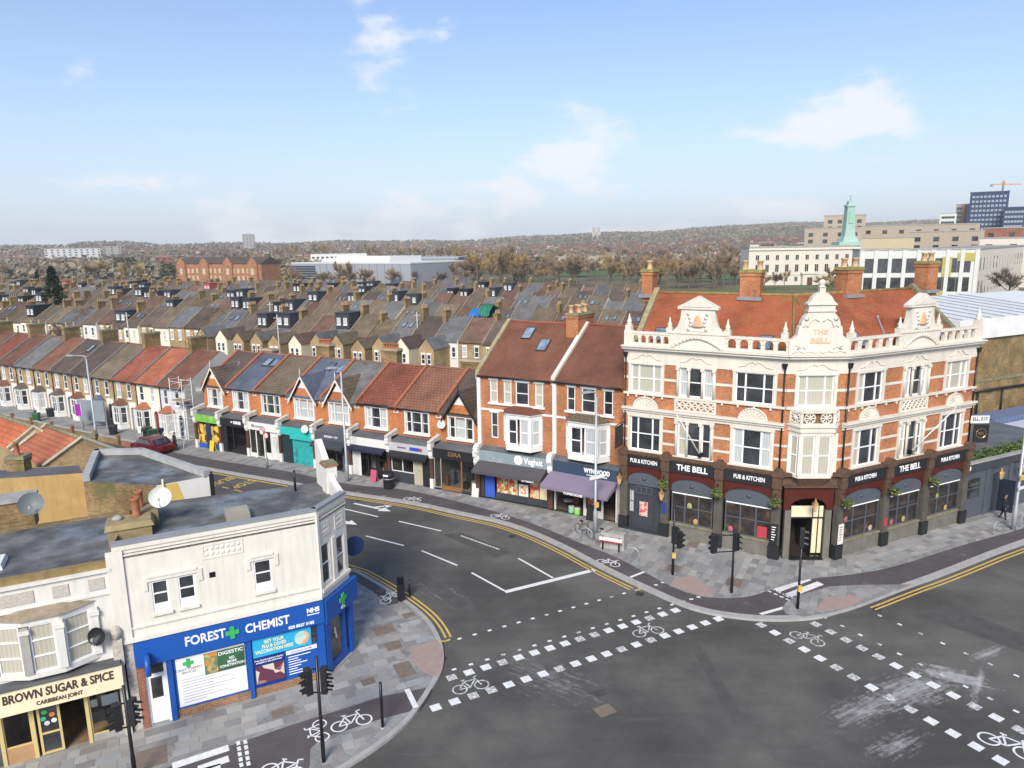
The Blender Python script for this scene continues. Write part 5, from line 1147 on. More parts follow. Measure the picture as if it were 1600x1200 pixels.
row_stack(10.6, 6.2, 1.5, .75, 7.2, 9.35, 6, 'brick chimney stack with orange pots behind the white salon roof')
row_stack(18.3, 5.9, 1.7, .75, 7.2, 9.4, 6, 'brick chimney stack with orange pots between the two pale gables')
row_stack(26.3, 6.3, 2.0, .8, 7.2, 8.9, 0, 'wide potless brick chimney stack behind the brown-red roof')
row_stack(3.4, 6.3, 1.5, .75, 7.0, 8.5, 0, 'low potless brick chimney stack behind the grocery roof'); row_stack(29.2, 8.3, .7, .6, 6.6, 8.6, 1, 'small red chimney with one tall pot behind the ESRA shop', bm=BRICK_R)
_sl = math.atan((ZRIDGE-ZEAVE)/(YRIDGE-SETB))
def row_skylights(t, spots):
    for x, y in spots: skylight(t, T((x, y, ZEAVE+(y-SETB)*math.tan(_sl)+.01))@RX(_sl))
_sh = {o.name: o for o in COL.objects}
row_skylights(_sh['black_shopfront'], ((1.9, 4.4), (2.9, 4.4))); row_skylights(_sh['teal_shop'], ((2.0, 4.5), (3.45, 4.3))); row_skylights(_sh['esra_shop'], ((3.0, 4.6),))
# rear flat-roofed extensions behind the row
for k, (x0, x1, y0, y1, z, m, lab) in enumerate(((4.5, 10.2, 9.9, 17, 4.2, FELTL, 'pale flat-roofed rear extension behind the white salon'), (10.5, 17.5, 9.9, 16.0, 5.6, FELTL, 'long pale flat roof behind the gabled shops'), (18.8, 26.0, 9.9, 15, 6.2, FELTL, 'pale flat-roofed dark extension behind the red roofs'), (26.5, 30.0, 9.9, 14, 5.0, FELT, 'dark flat-roofed extension behind the ESRA shop'))):
    t = thing('rear_extension', lab, 'extension', roofpt(x0, y0), SANG); MB().box(0, x1-x0, 0, y1-y0, -.12, z-.2).build('wall', [BLACKP if k == 2 else BRICK_YD], t); r_ = MB(); r_.box(-.1, x1-x0+.1, -.1, y1-y0+.1, z-.2, z); r_.build('flat_roof', [m], t)
    MB().box(-.14, x1-x0+.14, -.14, -.1, z-.24, z+.04).build('roof_trim', [UPVC], t)

# ------------------------------------------------------------------ the two taller shops beside the pub
V0 = Vector((-2.6, 49.4, 0)); V1 = Vector((2.6, 46.62, 0)); V2 = Vector((6.95, 43.75, 0))
def tall_shop(name, label, a, b, bay, wins2, wins1, roof, fascia, ftext, awning, front, skl, extra, left_verge, vm):
    W = (b-a).length; ang = math.atan2((b-a).y, (b-a).x); t = thing(name, label, 'shop', (a.x, a.y, .12), ang)
    ze, yr, zr, yb, st = 9.05, 5.2, 12.25, 9.5, .35
    holes = [(x0, x1, 7.05, 8.65) for x0, x1, p in wins2]+[(x0, x1, 4.45, 6.3) for x0, x1, p in wins1]
    mb = MB(); mb.wall(0, W, 3.3, ze, holes, st, .13); mb.poly([(0, st, 0), (0, yb, 0), (0, yb, ze), (0, yr, zr-.1), (0, st, ze)][::-1]); mb.poly([(W, st, 0), (W, yb, 0), (W, yb, ze), (W, yr, zr-.1), (W, st, ze)]); mb.poly([(W, yb, 0), (0, yb, 0), (0, yb, ze), (W, yb, ze)]); mb.build('wall', [BRICK_O], t)
    for x0, x1, z0, z1 in holes:
        s = MB(); s.box(x0-.1, x1+.1, st-.07, st+.02, z1, z1+.2); s.build('lintel', [WPAINT], t)
    for ws, z0, z1 in ((wins2, 7.05, 8.65), (wins1, 4.45, 6.3)):
        for x0, x1, p in ws: window(t, T((0, st, 0)), x0, x1, z0, z1, 1, 2, (p,), UPVC, .05, .06)
    MB().box(min(w[0] for w in wins2)-.15, max(w[1] for w in wins2)+.15, st-.12, st+.02, 6.9, 7.04).build('sill_course', [WPAINT], t)
    MB().box(.0, W, st-.05, st+.012, 6.42, 6.56).build('stone_band', [WPAINT], t)
    # canted bay with its own little tiled roof
    b0, b1 = bay; P = .8; i_ = .5
    def ring(z0, z1, o, mb): mb.prism([(b0-o, st+.02), (b0+i_-o*.5, st-P-o), (b1-i_+o*.5, st-P-o), (b1+o, st+.02)], 'z', z0, z1)
    mb = MB(); ring(3.95, 4.35, .05, mb); ring(6.2, 6.5, .03, mb); ring(6.502, 6.6, .12, mb)
    cor = [(b0+.03, st-.02), (b0+i_+.02, st-P+.08), (b1-i_-.02, st-P+.08), (b1-.03, st-.02)]
    for x, y in cor: mb.box(x-.11, x+.11, y-.11, y+.11, 4.35, 6.2)
    o = mb.build('bay_window', [WPAINT], t)
    for k in range(3):
        p0, p1 = cor[k], cor[k+1]; d = Vector((p1[0]-p0[0], p1[1]-p0[1], 0)); Mx = T((p0[0], p0[1], 0))@RZ(math.atan2(d.y, d.x)); n = 2 if k == 1 else 1
        for j in range(n):
            u0 = .1+j*d.length/2; u1 = d.length-.1-(n-1-j)*d.length/2
            window(o, Mx, u0, u1, 4.35, 6.2, 1, 2, ((PANE_C, PANE, PANE_N)[(k+j) % 3],), UPVC, 0, .09, name='bay_light')
    r_ = MB(); f = [(b0-.15, st), (b0+i_-.1, st-P-.18), (b1-i_+.1, st-P-.18), (b1+.15, st)]; tp = [(b0+.5, st), (b1-.5, st)]
    v = lambda q, z: (q[0], q[1], z)
    r_.poly([v(f[0], 6.6), v(f[1], 6.6), v((b0+.75, st-.05), 7.0)]); r_.poly([v(f[1], 6.6), v(f[2], 6.6), v((b1-.75, st-.05), 7.0), v((b0+.75, st-.05), 7.0)]); r_.poly([v(f[2], 6.6), v(f[3], 6.6), v((b1-.75, st-.05), 7.0)]); r_.build('bay_roof', [roof if not extra else TILE_BR], o)
    ro = pitched(t, 0, W, st, ze, yr, zr, yb, ze, roof, .2)
    MB().tube([(0, yr, zr+.02), (W, yr, zr+.02)], .1, 6).build('ridge_tiles', [plain('clay_ridge', (.30, .09, .05), .85, .3)], t)
    gutter(t, .1, W-.1, st-.22, ze-.16)
    verge(t, left_verge, st, ze, yr, zr, .3, .22, vm, yb=yb, zb=ze)
    sl = math.atan((zr-ze)/(yr-st))
    for x, y in skl: skylight(ro, T((x, y, ze+(y-st)*math.tan(sl)+.01))@RX(sl)@Matrix.Diagonal((1.05, 1.15, 1, 1)))
    MB().box(-.02, .26, st-.14, st+.02, 3.9, ze-.1).build('white_pier', [WPAINT], t)
    lr = MB(); lr.prism([(-.1, 3.62), (st+.02, 3.82), (st+.02, 3.6), (-.1, 3.45)][::-1], 'x', .12, W-.12); lr.build('shopfront_roof', [FELT], t)
    MB().box(.2, W-.2, -.16, .1, 2.75, 3.55).build('fascia', [fascia], t)
    for body, size, fx, fz, m, bold, w_ in ftext: text('fascia_lettering', body, size, t, T((fx*W, -.165, fz)), m, bold, .01, w=w_)
    am, out, drop, ax0, ax1 = awning; aw = MB(); z0 = 2.8; aw.prism([(-.16, z0), (-.16-out, z0-drop), (-.16-out, z0-drop-.2), (-.16-out+.02, z0-drop-.2), (-.16-out+.02, z0-drop-.02), (-.16, z0-.03)], 'x', ax0, ax1)
    ao = aw.build('awning', [am], t)
    for x in (ax0-.03, ax1+.01): MB().prism([(-.16, z0), (-.16-out, z0-drop), (-.16-out, z0-drop-.2), (-.16, z0-.3)][::-1], 'x', x, x+.02).build('awning_side', [am], ao)
    front(t, W)
    interior(t, Matrix.Identity(4), .25, W-.25, .02, 2.75, 4.5, INTER, 8, 11)
    return t
VMURAL = mural('grey_leaf_mural', (.22, .28, .30), (.30, .36, .36), (.14, .22, .20), .5); NAVY = shade('navy_boards', (.035, .06, .10))
FRUITV = poster_mat('produce_window_graphic', (.75, .62, .45), (.62, .07, .05), 5, (.18, .4, .08)); PIZZA = poster_mat('food_poster', (.72, .45, .2), (.55, .08, .04), 4, (.7, .55, .35))
def front_v(t, W):
    MB().box(.2, .55, 0, .1, 0, 2.75).build('panel', [CHAR], t)
    d = MB(); d.box(.6, 1.4, .02, .08, .02, 2.1); d.box(.7, 1.3, -.01, .02, .2, .9); d.box(.7, 1.3, -.01, .02, 1.05, 1.9); d.build('door', [shade('bright_blue_door', (.04, .10, .45))], t); MB().box(.56, 1.45, .03, .12, 2.1, 2.75).build('door_fanlight', [PANE_G], t)
    MB().box(1.5, W-.2, 0, .12, 0, .5).build('stall_riser', [CHAR], t)
    for a, b, m, z in ((1.6, 2.45, FRUITV, 2.4), (2.5, 3.25, FRUITV, 2.4), (3.35, 4.1, WPAINT, 1.4), (4.25, 4.95, PIZZA, 1.9), (5.0, 5.55, CREAM, 1.8)):
        MB().box(a, b, .02, .06, .52, z).build('window_graphic', [m], t)
    window(t, Matrix.Identity(4), 1.55, W-.25, .5, 2.73, 4, 1, (GLASS,), CHAR, .08, .06, name='shop_window')
    MB().box(3.5, 3.95, .0, .018, .62, 1.3).build('poster', [poster_mat('fruit_poster', (.8, .75, .65), (.7, .12, .1), 7, (.75, .6, .1))], t)
    text('awning_lettering', 'E17 VEGHUT', .16, t, T((W*.8, -1.27, 2.14)), LETW, .004, .004)
def front_w(t, W):
    for x in (.3, 2.55, 3.9, W-.3): MB().box(x-.05, x+.05, -.02, .1, 0, 2.75).build('timber_post', [WPAINT], t)
    window(t, Matrix.Identity(4), 2.6, 3.85, .45, 2.7, 1, 1, (GLASS,), WPAINT, .05, .05, name='shop_window'); MB().box(2.6, 3.85, 0, .1, 0, .45).build('stall_riser', [WPAINT], t); MB().box(2.85, 3.5, -.01, .02, .6, 1.7).build('poster', [PIZZA], t)
    text('awning_lettering', 'COFFEE HOUSE', .2, t, T((W*.5, -1.72, 2.0)), LETW, .006, .004)
    MB().box(W-.25, W, -.1, .1, 0, 2.75).build('end_wall', [CONC], t)
tall_shop('grocery_and_flat', 'tall brick shop with leaf-patterned Veghut sign and two skylights in its roof', V0, V1, (2.2, 5.05), [(1.0, 1.6, PANE_C), (2.1, 2.7, PANE_C), (3.05, 4.05, PANE), (4.55, 5.15, PANE_C)], [(1.05, 1.6, PANE_G)], TILE_B, VMURAL,
    [('Veghut', .62, .78, 3.18, LETW, .014, 1.45)], (shade('grey_canvas', (.075, .07, .075), .85), 1.05, .48, .25, 5.6), front_v, ((2.2, 4.1), (3.9, 3.1)), None, .0, plain('stone_coping', (.34, .28, .16), .9, .35))
tall_shop('coffee_house', 'tall brick coffee house with navy Wynwood sign and lilac awning next to the pub', V1, V2, (1.1, 4.2), [(1.05, 1.65, PANE), (2.15, 3.15, PANE), (3.75, 4.4, PANE)], [], TILE_B, NAVY,
    [('WYNWOOD', .42, .68, 3.24, LETW, .02, 1.9), ('COFFEE HOUSE', .12, .68, 2.95, LETW, .003, 1.5)], (PLUM, 1.5, .6, .1, 5.0), front_w, (), True, .0, plain('white_verge', (.62, .58, .5), .8, .2))
def emblem():
    q = V0+(V1-V0)*.6; t = MB(); t.lathe([(.33, 0), (.33, .02)], (0, 0, 0), 24); t.v = [(x, -z, y) for x, y, z in t.v]
    o = [k for k in COL.objects if k.name == 'grocery_and_flat'][0]; t.build('round_emblem', [LETW], o, T((3.45, -.165, 3.2)))
emblem()
for x, lab in ((0.02, 'white console left of the Veghut sign'), (1.0, 'white console between the Veghut and Wynwood signs')):
    q = V0.lerp(V1, x); t = thing('shopfront_console', lab, 'console', (q.x, q.y, .12), math.atan2((V1-V0).y, (V1-V0).x)); c = MB(); c.prism([(-.2, 2.6), (-.28, 2.9), (-.24, 3.1), (-.42, 3.4), (-.42, 3.8), (-.2, 3.98), (.3, 3.98), (.3, 2.6)][::-1], 'x', -.18, .18); c.build('bracket', [WPAINT], t); MB().box(-.17, .17, -.2, .1, 0, 2.6).build('pilaster', [plain('brown_pilaster', (.10, .045, .03), .6, .3)], t)
q = V1+Vector((-.1, 0, 0)); t = thing('chimney_stack', 'large orange brick chimney stack with a row of pots between the two tall shop roofs', 'chimney', (q.x+2.5, q.y+4.6, .12), math.atan2((V2-V1).y, (V2-V1).x))
chimney(t, Matrix.Identity(4), .95, 2.5, 10.2, 13.1, 1, BRICK_O, TERRA, name='stack', rows=2); 
for k in range(5): inst('chimney_pot', [m for m in bpy.data.meshes if m.name.startswith('chimney_pot')][0], t.children[0], T((-.2+.4*(k % 2), -1.0+k*.45, 13.08)))

_n = Vector((-SDIR.y, SDIR.x, 0))
for x, y, z, m, lab in ((26.65, 1.0, 4.5, WPAINT, 'white satellite dish on the brick left of the ESRA shop window'), (13.9, -.15, 3.0, WPAINT, 'white satellite dish on the teal fascia'), (-.2, 1.0, 5.0, plain('grey_dish_small', (.3, .3, .3), .5, .1), 'grey satellite dish at the left end of the grocery')):
    q = roofpt(x, y, z); satdish(lab, q, SANG+.2, .34, m, 15, .3)

_g = _sh['grey_sign_shop']
for x0, x1, c in ((.9, 1.7, (.22, .05, .16)), (2.05, 2.95, (.03, .06, .40)), (2.95, 3.2, (.50, .03, .05))): MB().box(x0, x1, -.135, -.122, 2.72 if x0 > 2 else 2.8, 2.98 if x0 > 2 else 2.9).build('sign_plate', [shade(f'plate_{x0}', c)], _g)
# ------------------------------------------------------------------ the chemist on the near corner
CHEM = thing('corner_chemist', 'cream two-storey corner chemist with bright blue shopfront and flat roof', 'chemist', CHP[0]+Vector((0, 0, .12)))
CR = Vector((CHP[0].x, CHP[0].y, 0)); CF, CC, CS = frame_of(CHP[0], CHP[1], CR), frame_of(CHP[1], CHP[2], CR), frame_of(CHP[2], CHP[3], CR)
CLF, CLC, CLS = (CHP[1]-CHP[0]).length, (CHP[2]-CHP[1]).length, (CHP[3]-CHP[2]).length
BLUE = plain('chemist_blue', (.012, .085, .36), .4, .06); GREENX = plain('green_cross', (.05, .42, .10), .4, .1)
def chem():
    ZP, ZR = 7.45, 7.1
    fw = [(1.12, 1.68, 4.55, 5.8), (2.02, 2.6, 4.55, 5.8), (4.74, 5.4, 4.5, 5.8)]
    mb = MB(); mb.wall(0, CLF, 3.4, ZP, fw, 0, .14); mb.build('wall', [STONE2], CHEM, CF)
    mb = MB(); cw = [(.2, .82, 4.1, 5.85), (1.32, 1.92, 4.0, 5.75)]; mb.wall(0, CLC, 3.4, ZP, cw, 0, .14); mb.build('wall', [STONE2], CHEM, CC)
    mb = MB(); mb.wall(0, CLS, 0, ZP, (), 0); mb.build('wall', [STONE2], CHEM, CS)
    mb = MB(); a, b, c = CHP[3]-CR, CHP[4]-CR, CHP[0]-CR
    mb.poly([(a.x, a.y, 0), (b.x, b.y, 0), (b.x, b.y, ZR), (a.x, a.y, ZR)]); mb.poly([(b.x, b.y, 0), (c.x, c.y, 0), (c.x, c.y, ZR+.3), (b.x, b.y, ZR+.1)]); mb.build('rear_wall', [BRICK_YD], CHEM)
    for x0, x1, z0, z1 in fw:
        window(CHEM, CF, x0, x1, z0+.28, z1, 1, 2, (PANE,), UPVC, .06, .055, rail=.48); MB().box(x0, x1, .03, .1, z0, z0+.28).build('window_panel', [UPVC], CHEM, CF)
        s = MB(); s.box(x0-.08, x1+.08, -.1, .02, z0-.1, z0-.002); s.build('sill', [STONE2], CHEM, CF)
    for x0, x1 in ((1.12, 2.6), (4.74, 5.4)):
        s = MB(); s.box(x0-.28, x1+.28, -.05, .01, 5.84, 5.98); s.box(x0-.28, x0-.12, -.05, .01, 5.5, 5.84); s.box(x1+.12, x1+.28, -.05, .01, 5.5, 5.84); s.box(x0-.1, x1+.1, -.08, .01, 5.98, 6.05); s.build('hood_mould', [STONE2], CHEM, CF)
    for x0, x1, z0, z1 in cw: window(CHEM, CC, x0, x1, z0, z1, 1, 2, (PANE,), UPVC, .06, .055)
    s = MB(); s.box(.02, CLC-.02, -.12, .02, 3.84, 3.98); s.box(.95, 1.2, -.06, .02, 3.98, 5.9); s.build('bay_sill', [STONE2], CHEM, CC)
    MB().box(3.12, 3.34, -.01, .02, 5.5, 5.72).build('vent', [BLACK], CHEM, CF)
    def ornament(M, x0, x1, z0, z1, nx, nz):
        q = MB(); q.box(x0-.07, x1+.07, -.025, .01, z1, z1+.07); q.box(x0-.07, x1+.07, -.025, .01, z0-.07, z0); q.box(x0-.07, x0, -.025, .01, z0, z1); q.box(x1, x1+.07, -.025, .01, z0, z1)
        for i in range(nx):
            for j in range(nz):
                cx, cz = x0+(i+.5)*(x1-x0)/nx, z0+(j+.5)*(z1-z0)/nz; q.frustum(cx-.08, cx+.08, -.08, .08, 0, .03, .05); q.v[-8:] = [(cx+(x-cx), -z-.002, cz+y) for x, y, z in q.v[-8:]]
        q.build('ornament_panel', [STONE2], CHEM, M)
    ornament(CF, 3.0, 4.35, 6.35, 6.8, 7, 2); ornament(CC, .25, .8, 6.25, 6.7, 3, 2); ornament(CC, 1.35, 1.85, 6.2, 6.7, 3, 2)
    for M, L, nm in ((CF, CLF, 0), (CC, CLC, 1)):
        s = MB(); s.box(-.02, L+.02, -.09, .22, ZP, ZP+.1, 1); s.box(0, L, -.055, .01, ZP-.2, ZP-.001); s.box(0, L, -.05, .01, 7.0, 7.06); s.build('parapet_coping', [STONE2, LEAD], CHEM, M)
    MB().box(-.22, .32, -.08, .02, 3.65, ZP-.21).build('pilaster', [STONE2], CHEM, CF); MB().box(.0, .3, -.04, .1, 0, 3.6).build('pier', [plain('flaking_white_pilaster', (.5, .46, .40), .9, .45, scale=7)], CHEM, CF); MB().box(-.05, .1, -.07, .02, 3.65, ZP-.21).build('pilaster', [STONE2], CHEM, CC)
    s = MB(); s.box(.0, CLF, -.14, .02, 3.62, 3.78); s.box(0, CLF, -.06, .015, 4.1, 4.16); s.build('string_course', [STONE2], CHEM, CF)
    # roof: wet felt
    pts = [p-CR for p in CHP]; m, nt, b = _new('wet_felt_roof'); p = world_pos(nt); k = noise(nt, p, .45, 5, .5)
    nt.links.new(ramp(nt, noise(nt, p, .9, 5), [(.34, (.06, .06, .06)), (.5, (.115, .113, .108)), (.66, (.19, .185, .17))]), b.inputs['Base Color']); nt.links.new(ramp(nt, k, [(.5, (.75,)*3), (.62, (.16,)*3)]), b.inputs['Roughness'])
    global WETFELT; WETFELT = m
    mb = MB(); mb.prism([(q.x, q.y) for q in (pts[0]+DB*.1, pts[1], pts[2], pts[3], pts[4])], 'z', ZR-.2, ZR); mb.build('flat_roof', [m], CHEM)
    # rising end wall with a capped pier on the road side
    s = MB(); s.prism([(0, ZR-.2), (CLS, ZR-.2), (CLS, 9.2), (CLS-.25, 9.25), (1.0, 7.75), (0, 7.5)], 'y', -.02, .26); s.build('end_parapet', [WRENDER], CHEM, CS)
    s = MB(); s.box(CLS*.42, CLS*.42+.62, -.16, .36, 6.9, 8.35); s.box(CLS*.42-.06, CLS*.42+.68, -.22, .42, 8.35, 8.42, 1); s.box(CLS*.42-.02, CLS*.42+.64, -.18, .38, 8.42, 8.5, 2); s.build('capped_pier', [WRENDER, TERRA, MOSSC], CHEM, CS)
    MB().box(2.0, 2.9, .2, 1.35, 0, .28).build('roof_vent_box', [plain('buff_vent', (.34, .31, .24), .8, .2)], CHEM, CF@T((2.0, 1.0, ZR)))
    # shopfront
    FZ0, FZ1 = 2.62, 3.58
    MB().box(.3, CLF+.02, -.22, .05, FZ0, FZ1).build('fascia', [BLUE], CHEM, CF); MB().box(-.06, CLC+.25, -.225, .05, FZ0-.12, FZ1-.06).build('fascia', [BLUE], CHEM, CC)
    text('fascia_lettering', 'FOREST', .52, CHEM, CF@T((2.75, -.225, 3.2)), LETW, .01, .012, w=1.45); text('fascia_lettering', 'CHEMIST', .52, CHEM, CF@T((5.05, -.225, 3.14)), LETW, .01, .012, w=1.7)
    text('fascia_lettering', '020 8527 3185', .17, CHEM, CF@T((6.35, -.225, 2.76)), LETW, .006, .006); text('fascia_lettering', 'NHS', .26, CHEM, CF@T((6.85, -.225, 3.3)), LETW, .012, .006); MB().box(6.6, 7.1, -.226, -.221, 3.1, 3.14).build('fascia_text_line', [LETW], CHEM, CF)
    text('fascia_lettering', '476', .2, CHEM, CC@T((CLC*.55, -.23, 2.66)), LETW, .004, .006)
    def cross(M, x, z, s_, y=-.24, par=CHEM):
        q = MB(); q.box(x-s_*.17, x+s_*.17, y-.03, y+.03, z-s_*.5, z+s_*.5); q.box(x-s_*.5, x-s_*.172, y-.03, y+.03, z-s_*.17, z+s_*.17); q.box(x+s_*.172, x+s_*.5, y-.03, y+.03, z-s_*.17, z+s_*.17); q.build('green_cross', [GREENX], par, M)
    cross(CF, 3.72, 3.16, .5); cross(CC, CLC*.55, 3.05, .5)
    for x0, x1 in ((1.32, 1.5), (4.2, 4.36), (6.98, CLF)): MB().box(x0, x1, -.12, .05, 0, FZ0).build('shopfront_pilaster', [BLUE], CHEM, CF)
    s = MB(); s.box(1.5, 4.2, -.03, .1, .36, FZ0); s.box(4.36, 6.98, -.03, .1, .36, FZ0); s.build('window_boarding', [BLUE], CHEM, CF)
    MB().box(1.5, 6.98, -.02, .1, 0, .36).build('plinth', [brick('plinth_brick', (.3, .15, .07), (.22, .1, .05), (.3, .26, .2))], CHEM, CF)
    bd = MB().box(1.62, 4.12, -.06, -.03, .46, 2.5).build('services_board', [plain('white_board', (.78, .78, .78), .4, .03)], CHEM, CF)
    cross(CF, 2.05, 2.25, .36, -.07, bd.parent)
    text('board_lettering', 'FOREST CHEMIST\nSERVICES', .13, CHEM, CF@T((2.05, -.062, 1.92)), CHAR, 0, .003)
    for k in range(9):
        MB().box(1.78, 1.78+(2.0, 1.2, 1.7, 1.1, 1.9, 1.4, 1.0, 1.6, .8)[k], -.064, -.0605, 1.56-k*.12, 1.585-k*.12).build('board_text_line', [plain('grey_print', (.35, .35, .36), .6, .05)], CHEM, CF)
    po = MB().box(2.62, 4.1, -.075, -.062, 1.55, 2.44).build('digestion_poster', [poster_mat('green_poster', (.03, .10, .045), (.04, .13, .06), 1.2, (.025, .08, .04))], CHEM, CF)
    MB().box(2.64, 3.1, -.082, -.0755, 1.57, 2.42).build('poster_picture', [poster_mat('fruit_bottle_picture', (.6, .22, .05), (.1, .2, .12), 5, (.55, .4, .12))], CHEM, CF)
    for body, size, z, x in (('DIGESTIC', .2, 2.29, 3.6), ('NO\nMORE\nCONSTIPATION', .15, 1.88, 3.62)): text('poster_lettering', body, size, CHEM, CF@T((x, -.078, z)), LETW, .003, .003, w=.92)
    v = MB().box(4.42, 6.72, -.07, -.03, 1.72, 2.52).build('vaccination_banner', [plain('cyan_banner', (.03, .38, .66), .4, .06)], CHEM, CF)
    text('banner_lettering', 'GET YOUR\nFLU & COVID\nVACCINATION HERE', .2, CHEM, CF@T((5.25, -.073, 2.13)), plain('pale_yellow_letters', (.8, .75, .4), .5, .05), .006, .003, w=1.5)
    q = MB(); q.lathe([(.3, 0), (.3, .01)], n=24); q.v = [(6.35+x, -.072-z, 2.12+y) for x, y, z in q.v]; q.build('banner_picture', [poster_mat('arm_picture', (.7, .35, .15), (.35, .6, .55), 3, (.75, .65, .5))], CHEM, CF)
    MB().box(6.74, 6.95, -.05, -.03, 1.75, 2.5).build('window_gap', [PANE], CHEM, CF)
    MB().box(4.42, 5.6, -.065, -.03, .42, 1.68).build('photo_poster', [plain('navy_poster', (.012, .03, .18), .4, .05)], CHEM, CF)
    MB().box(4.46, 5.56, -.072, -.0655, .55, 1.32).build('poster_picture', [poster_mat('people_picture', (.62, .55, .45), (.12, .03, .06), 2.2, (.55, .36, .26))], CHEM, CF)
    text('poster_lettering', 'Free blood pressure checks\navailable in this pharmacy', .1, CHEM, CF@T((5.0, -.068, 1.52)), LETW, .002, .002, w=1.1)
    MB().box(5.68, 6.92, -.065, -.03, 1.5, 1.66).build('list_heading', [LETW], CHEM, CF)
    text('list_lettering', 'Vaccinations we offer', .1, CHEM, CF@T((6.3, -.068, 1.58)), BLUE, .002, .002)
    for k in range(8):
        MB().box(5.75, 5.75+(.9, .4, .5, .75, .5, .35, .6, .55)[k], -.036, -.031, 1.34-k*.11, 1.375-k*.11).build('list_text_line', [LETW], CHEM, CF)
    # door at the left, corner window
    d = MB(); d.box(.62, 1.2, .02, .08, .05, 2.05); d.box(.55, .62, -.02, .1, 0, 2.95); d.box(1.2, 1.3, -.02, .1, 0, 2.95); d.box(.62, 1.2, -.02, .1, 2.05, 2.12); d.box(.62, 1.2, -.02, .1, 2.88, 2.95); d.tube([(1.14, -.02, 1.0), (1.14, -.02, 1.12)], .02, 5); do = d.build('door', [UPVC], CHEM, CF)
    MB().box(.72, 1.1, .0, .019, 1.1, 1.95).build('door_pane', [PANE], CHEM, CF); MB().box(.62, 1.2, .02, .05, 2.12, 2.88).build('door_fanlight', [PANE], CHEM, CF); MB().box(.32, .55, -.1, .05, 0, FZ0).build('brick_pier', [BRICK_R], CHEM, CF)
    s = MB(); s.box(0, CLC, -.02, .1, 0, .35); s.box(0, .35, -.1, .1, 0, FZ0); s.box(CLC-.3, CLC, -.1, .1, 0, FZ0); s.box(1.4, 1.55, -.06, .1, .35, FZ0); s.build('corner_shopfront', [BLUE], CHEM, CC)
    window(CHEM, CC, .35, 1.4, .35, FZ0-.1, 1, 1, (PANE_PUB,), BLUE, .02, .08, name='corner_window'); window(CHEM, CC, 1.55, CLC-.3, .35, FZ0-.1, 1, 1, (PANE,), BLUE, .02, .06, name='corner_window')
    text('window_lettering', 'open', .28, CHEM, CC@T((.85, -.01, 1.6))@Matrix.Rotation(R(78), 4, 'Y'), LETW, 0, .002)
    MB().box(-.1, CLC+.1, -.13, .05, 0, .06).build('doorstep', [CONC], CHEM, CC)
    r_ = MB(); r_.lathe([(.38, -.09), (.42, -.07), (.42, .07), (.38, .09)], n=24); r_.v = [(x, z, y) for x, y, z in r_.v]; r_.build('round_sign', [BLUE], CHEM, CF@T((.72, -.42, 2.75))@RZ(math.pi/2))
    r2 = MB(); r2.lathe([(.42, -.08), (.46, -.06), (.46, .06), (.42, .08)], n=24); r2.v = [(x, z, y) for x, y, z in r2.v]; r2.build('round_sign', [plain('navy_sign', (.01, .03, .10), .4, .05)], CHEM, CS@T((.9, -.6, 4.55))@RZ(math.pi/2)); cross(CS@T((.9, -.6, 4.55))@RZ(math.pi/2), 0, 0, .45, -.1)
    MB().tube([(.9, 0, 4.6), (.9, -.3, 4.6)], .03, 6).build('sign_arm', [BLACK], CHEM, CS)
chem()
def roof_stack():
    p = G(205, 835, 7.2); t = thing('chimney_stack', 'stone chimney block with two orange pots between the chemist and the restaurant roof', 'chimney', (p.x, p.y, 7.1), AB)
    mb = MB(); mb.box(-.75, .75, -.55, .55, -.3, .55); mb.frustum(-.85, .85, -.62, .62, .55, .75, .1); mb.box(.2, 1.0, .5, 1.7, -.3, .75); mb.build('stack', [plain('weathered_stack', (.30, .235, .12), .9, .4, scale=2.5)], t)
    for x, y, h in ((.25, .25, .75), (.35, 1.3, .7)):
        q = MB(); q.lathe([(.17, 0), (.19, .04), (.15, .1), (.15, h-.12), (.18, h-.08), (.18, h), (.12, h), (.12, h-.25)], (x, y, .74), 12); q.build('chimney_pot', [TERRA], t)
    q = MB(); q.lathe([(.16, 0), (.2, .08), (.12, .16), (.02, .2)], (-.4, .1, .74), 10); q.build('pot_cap', [CONC], t)
    satdish('white satellite dish on the chimney block behind the chemist parapet', (p.x+.75, p.y+1.1, 7.75), R(20), .42, WPAINT, 20, .6)
roof_stack()
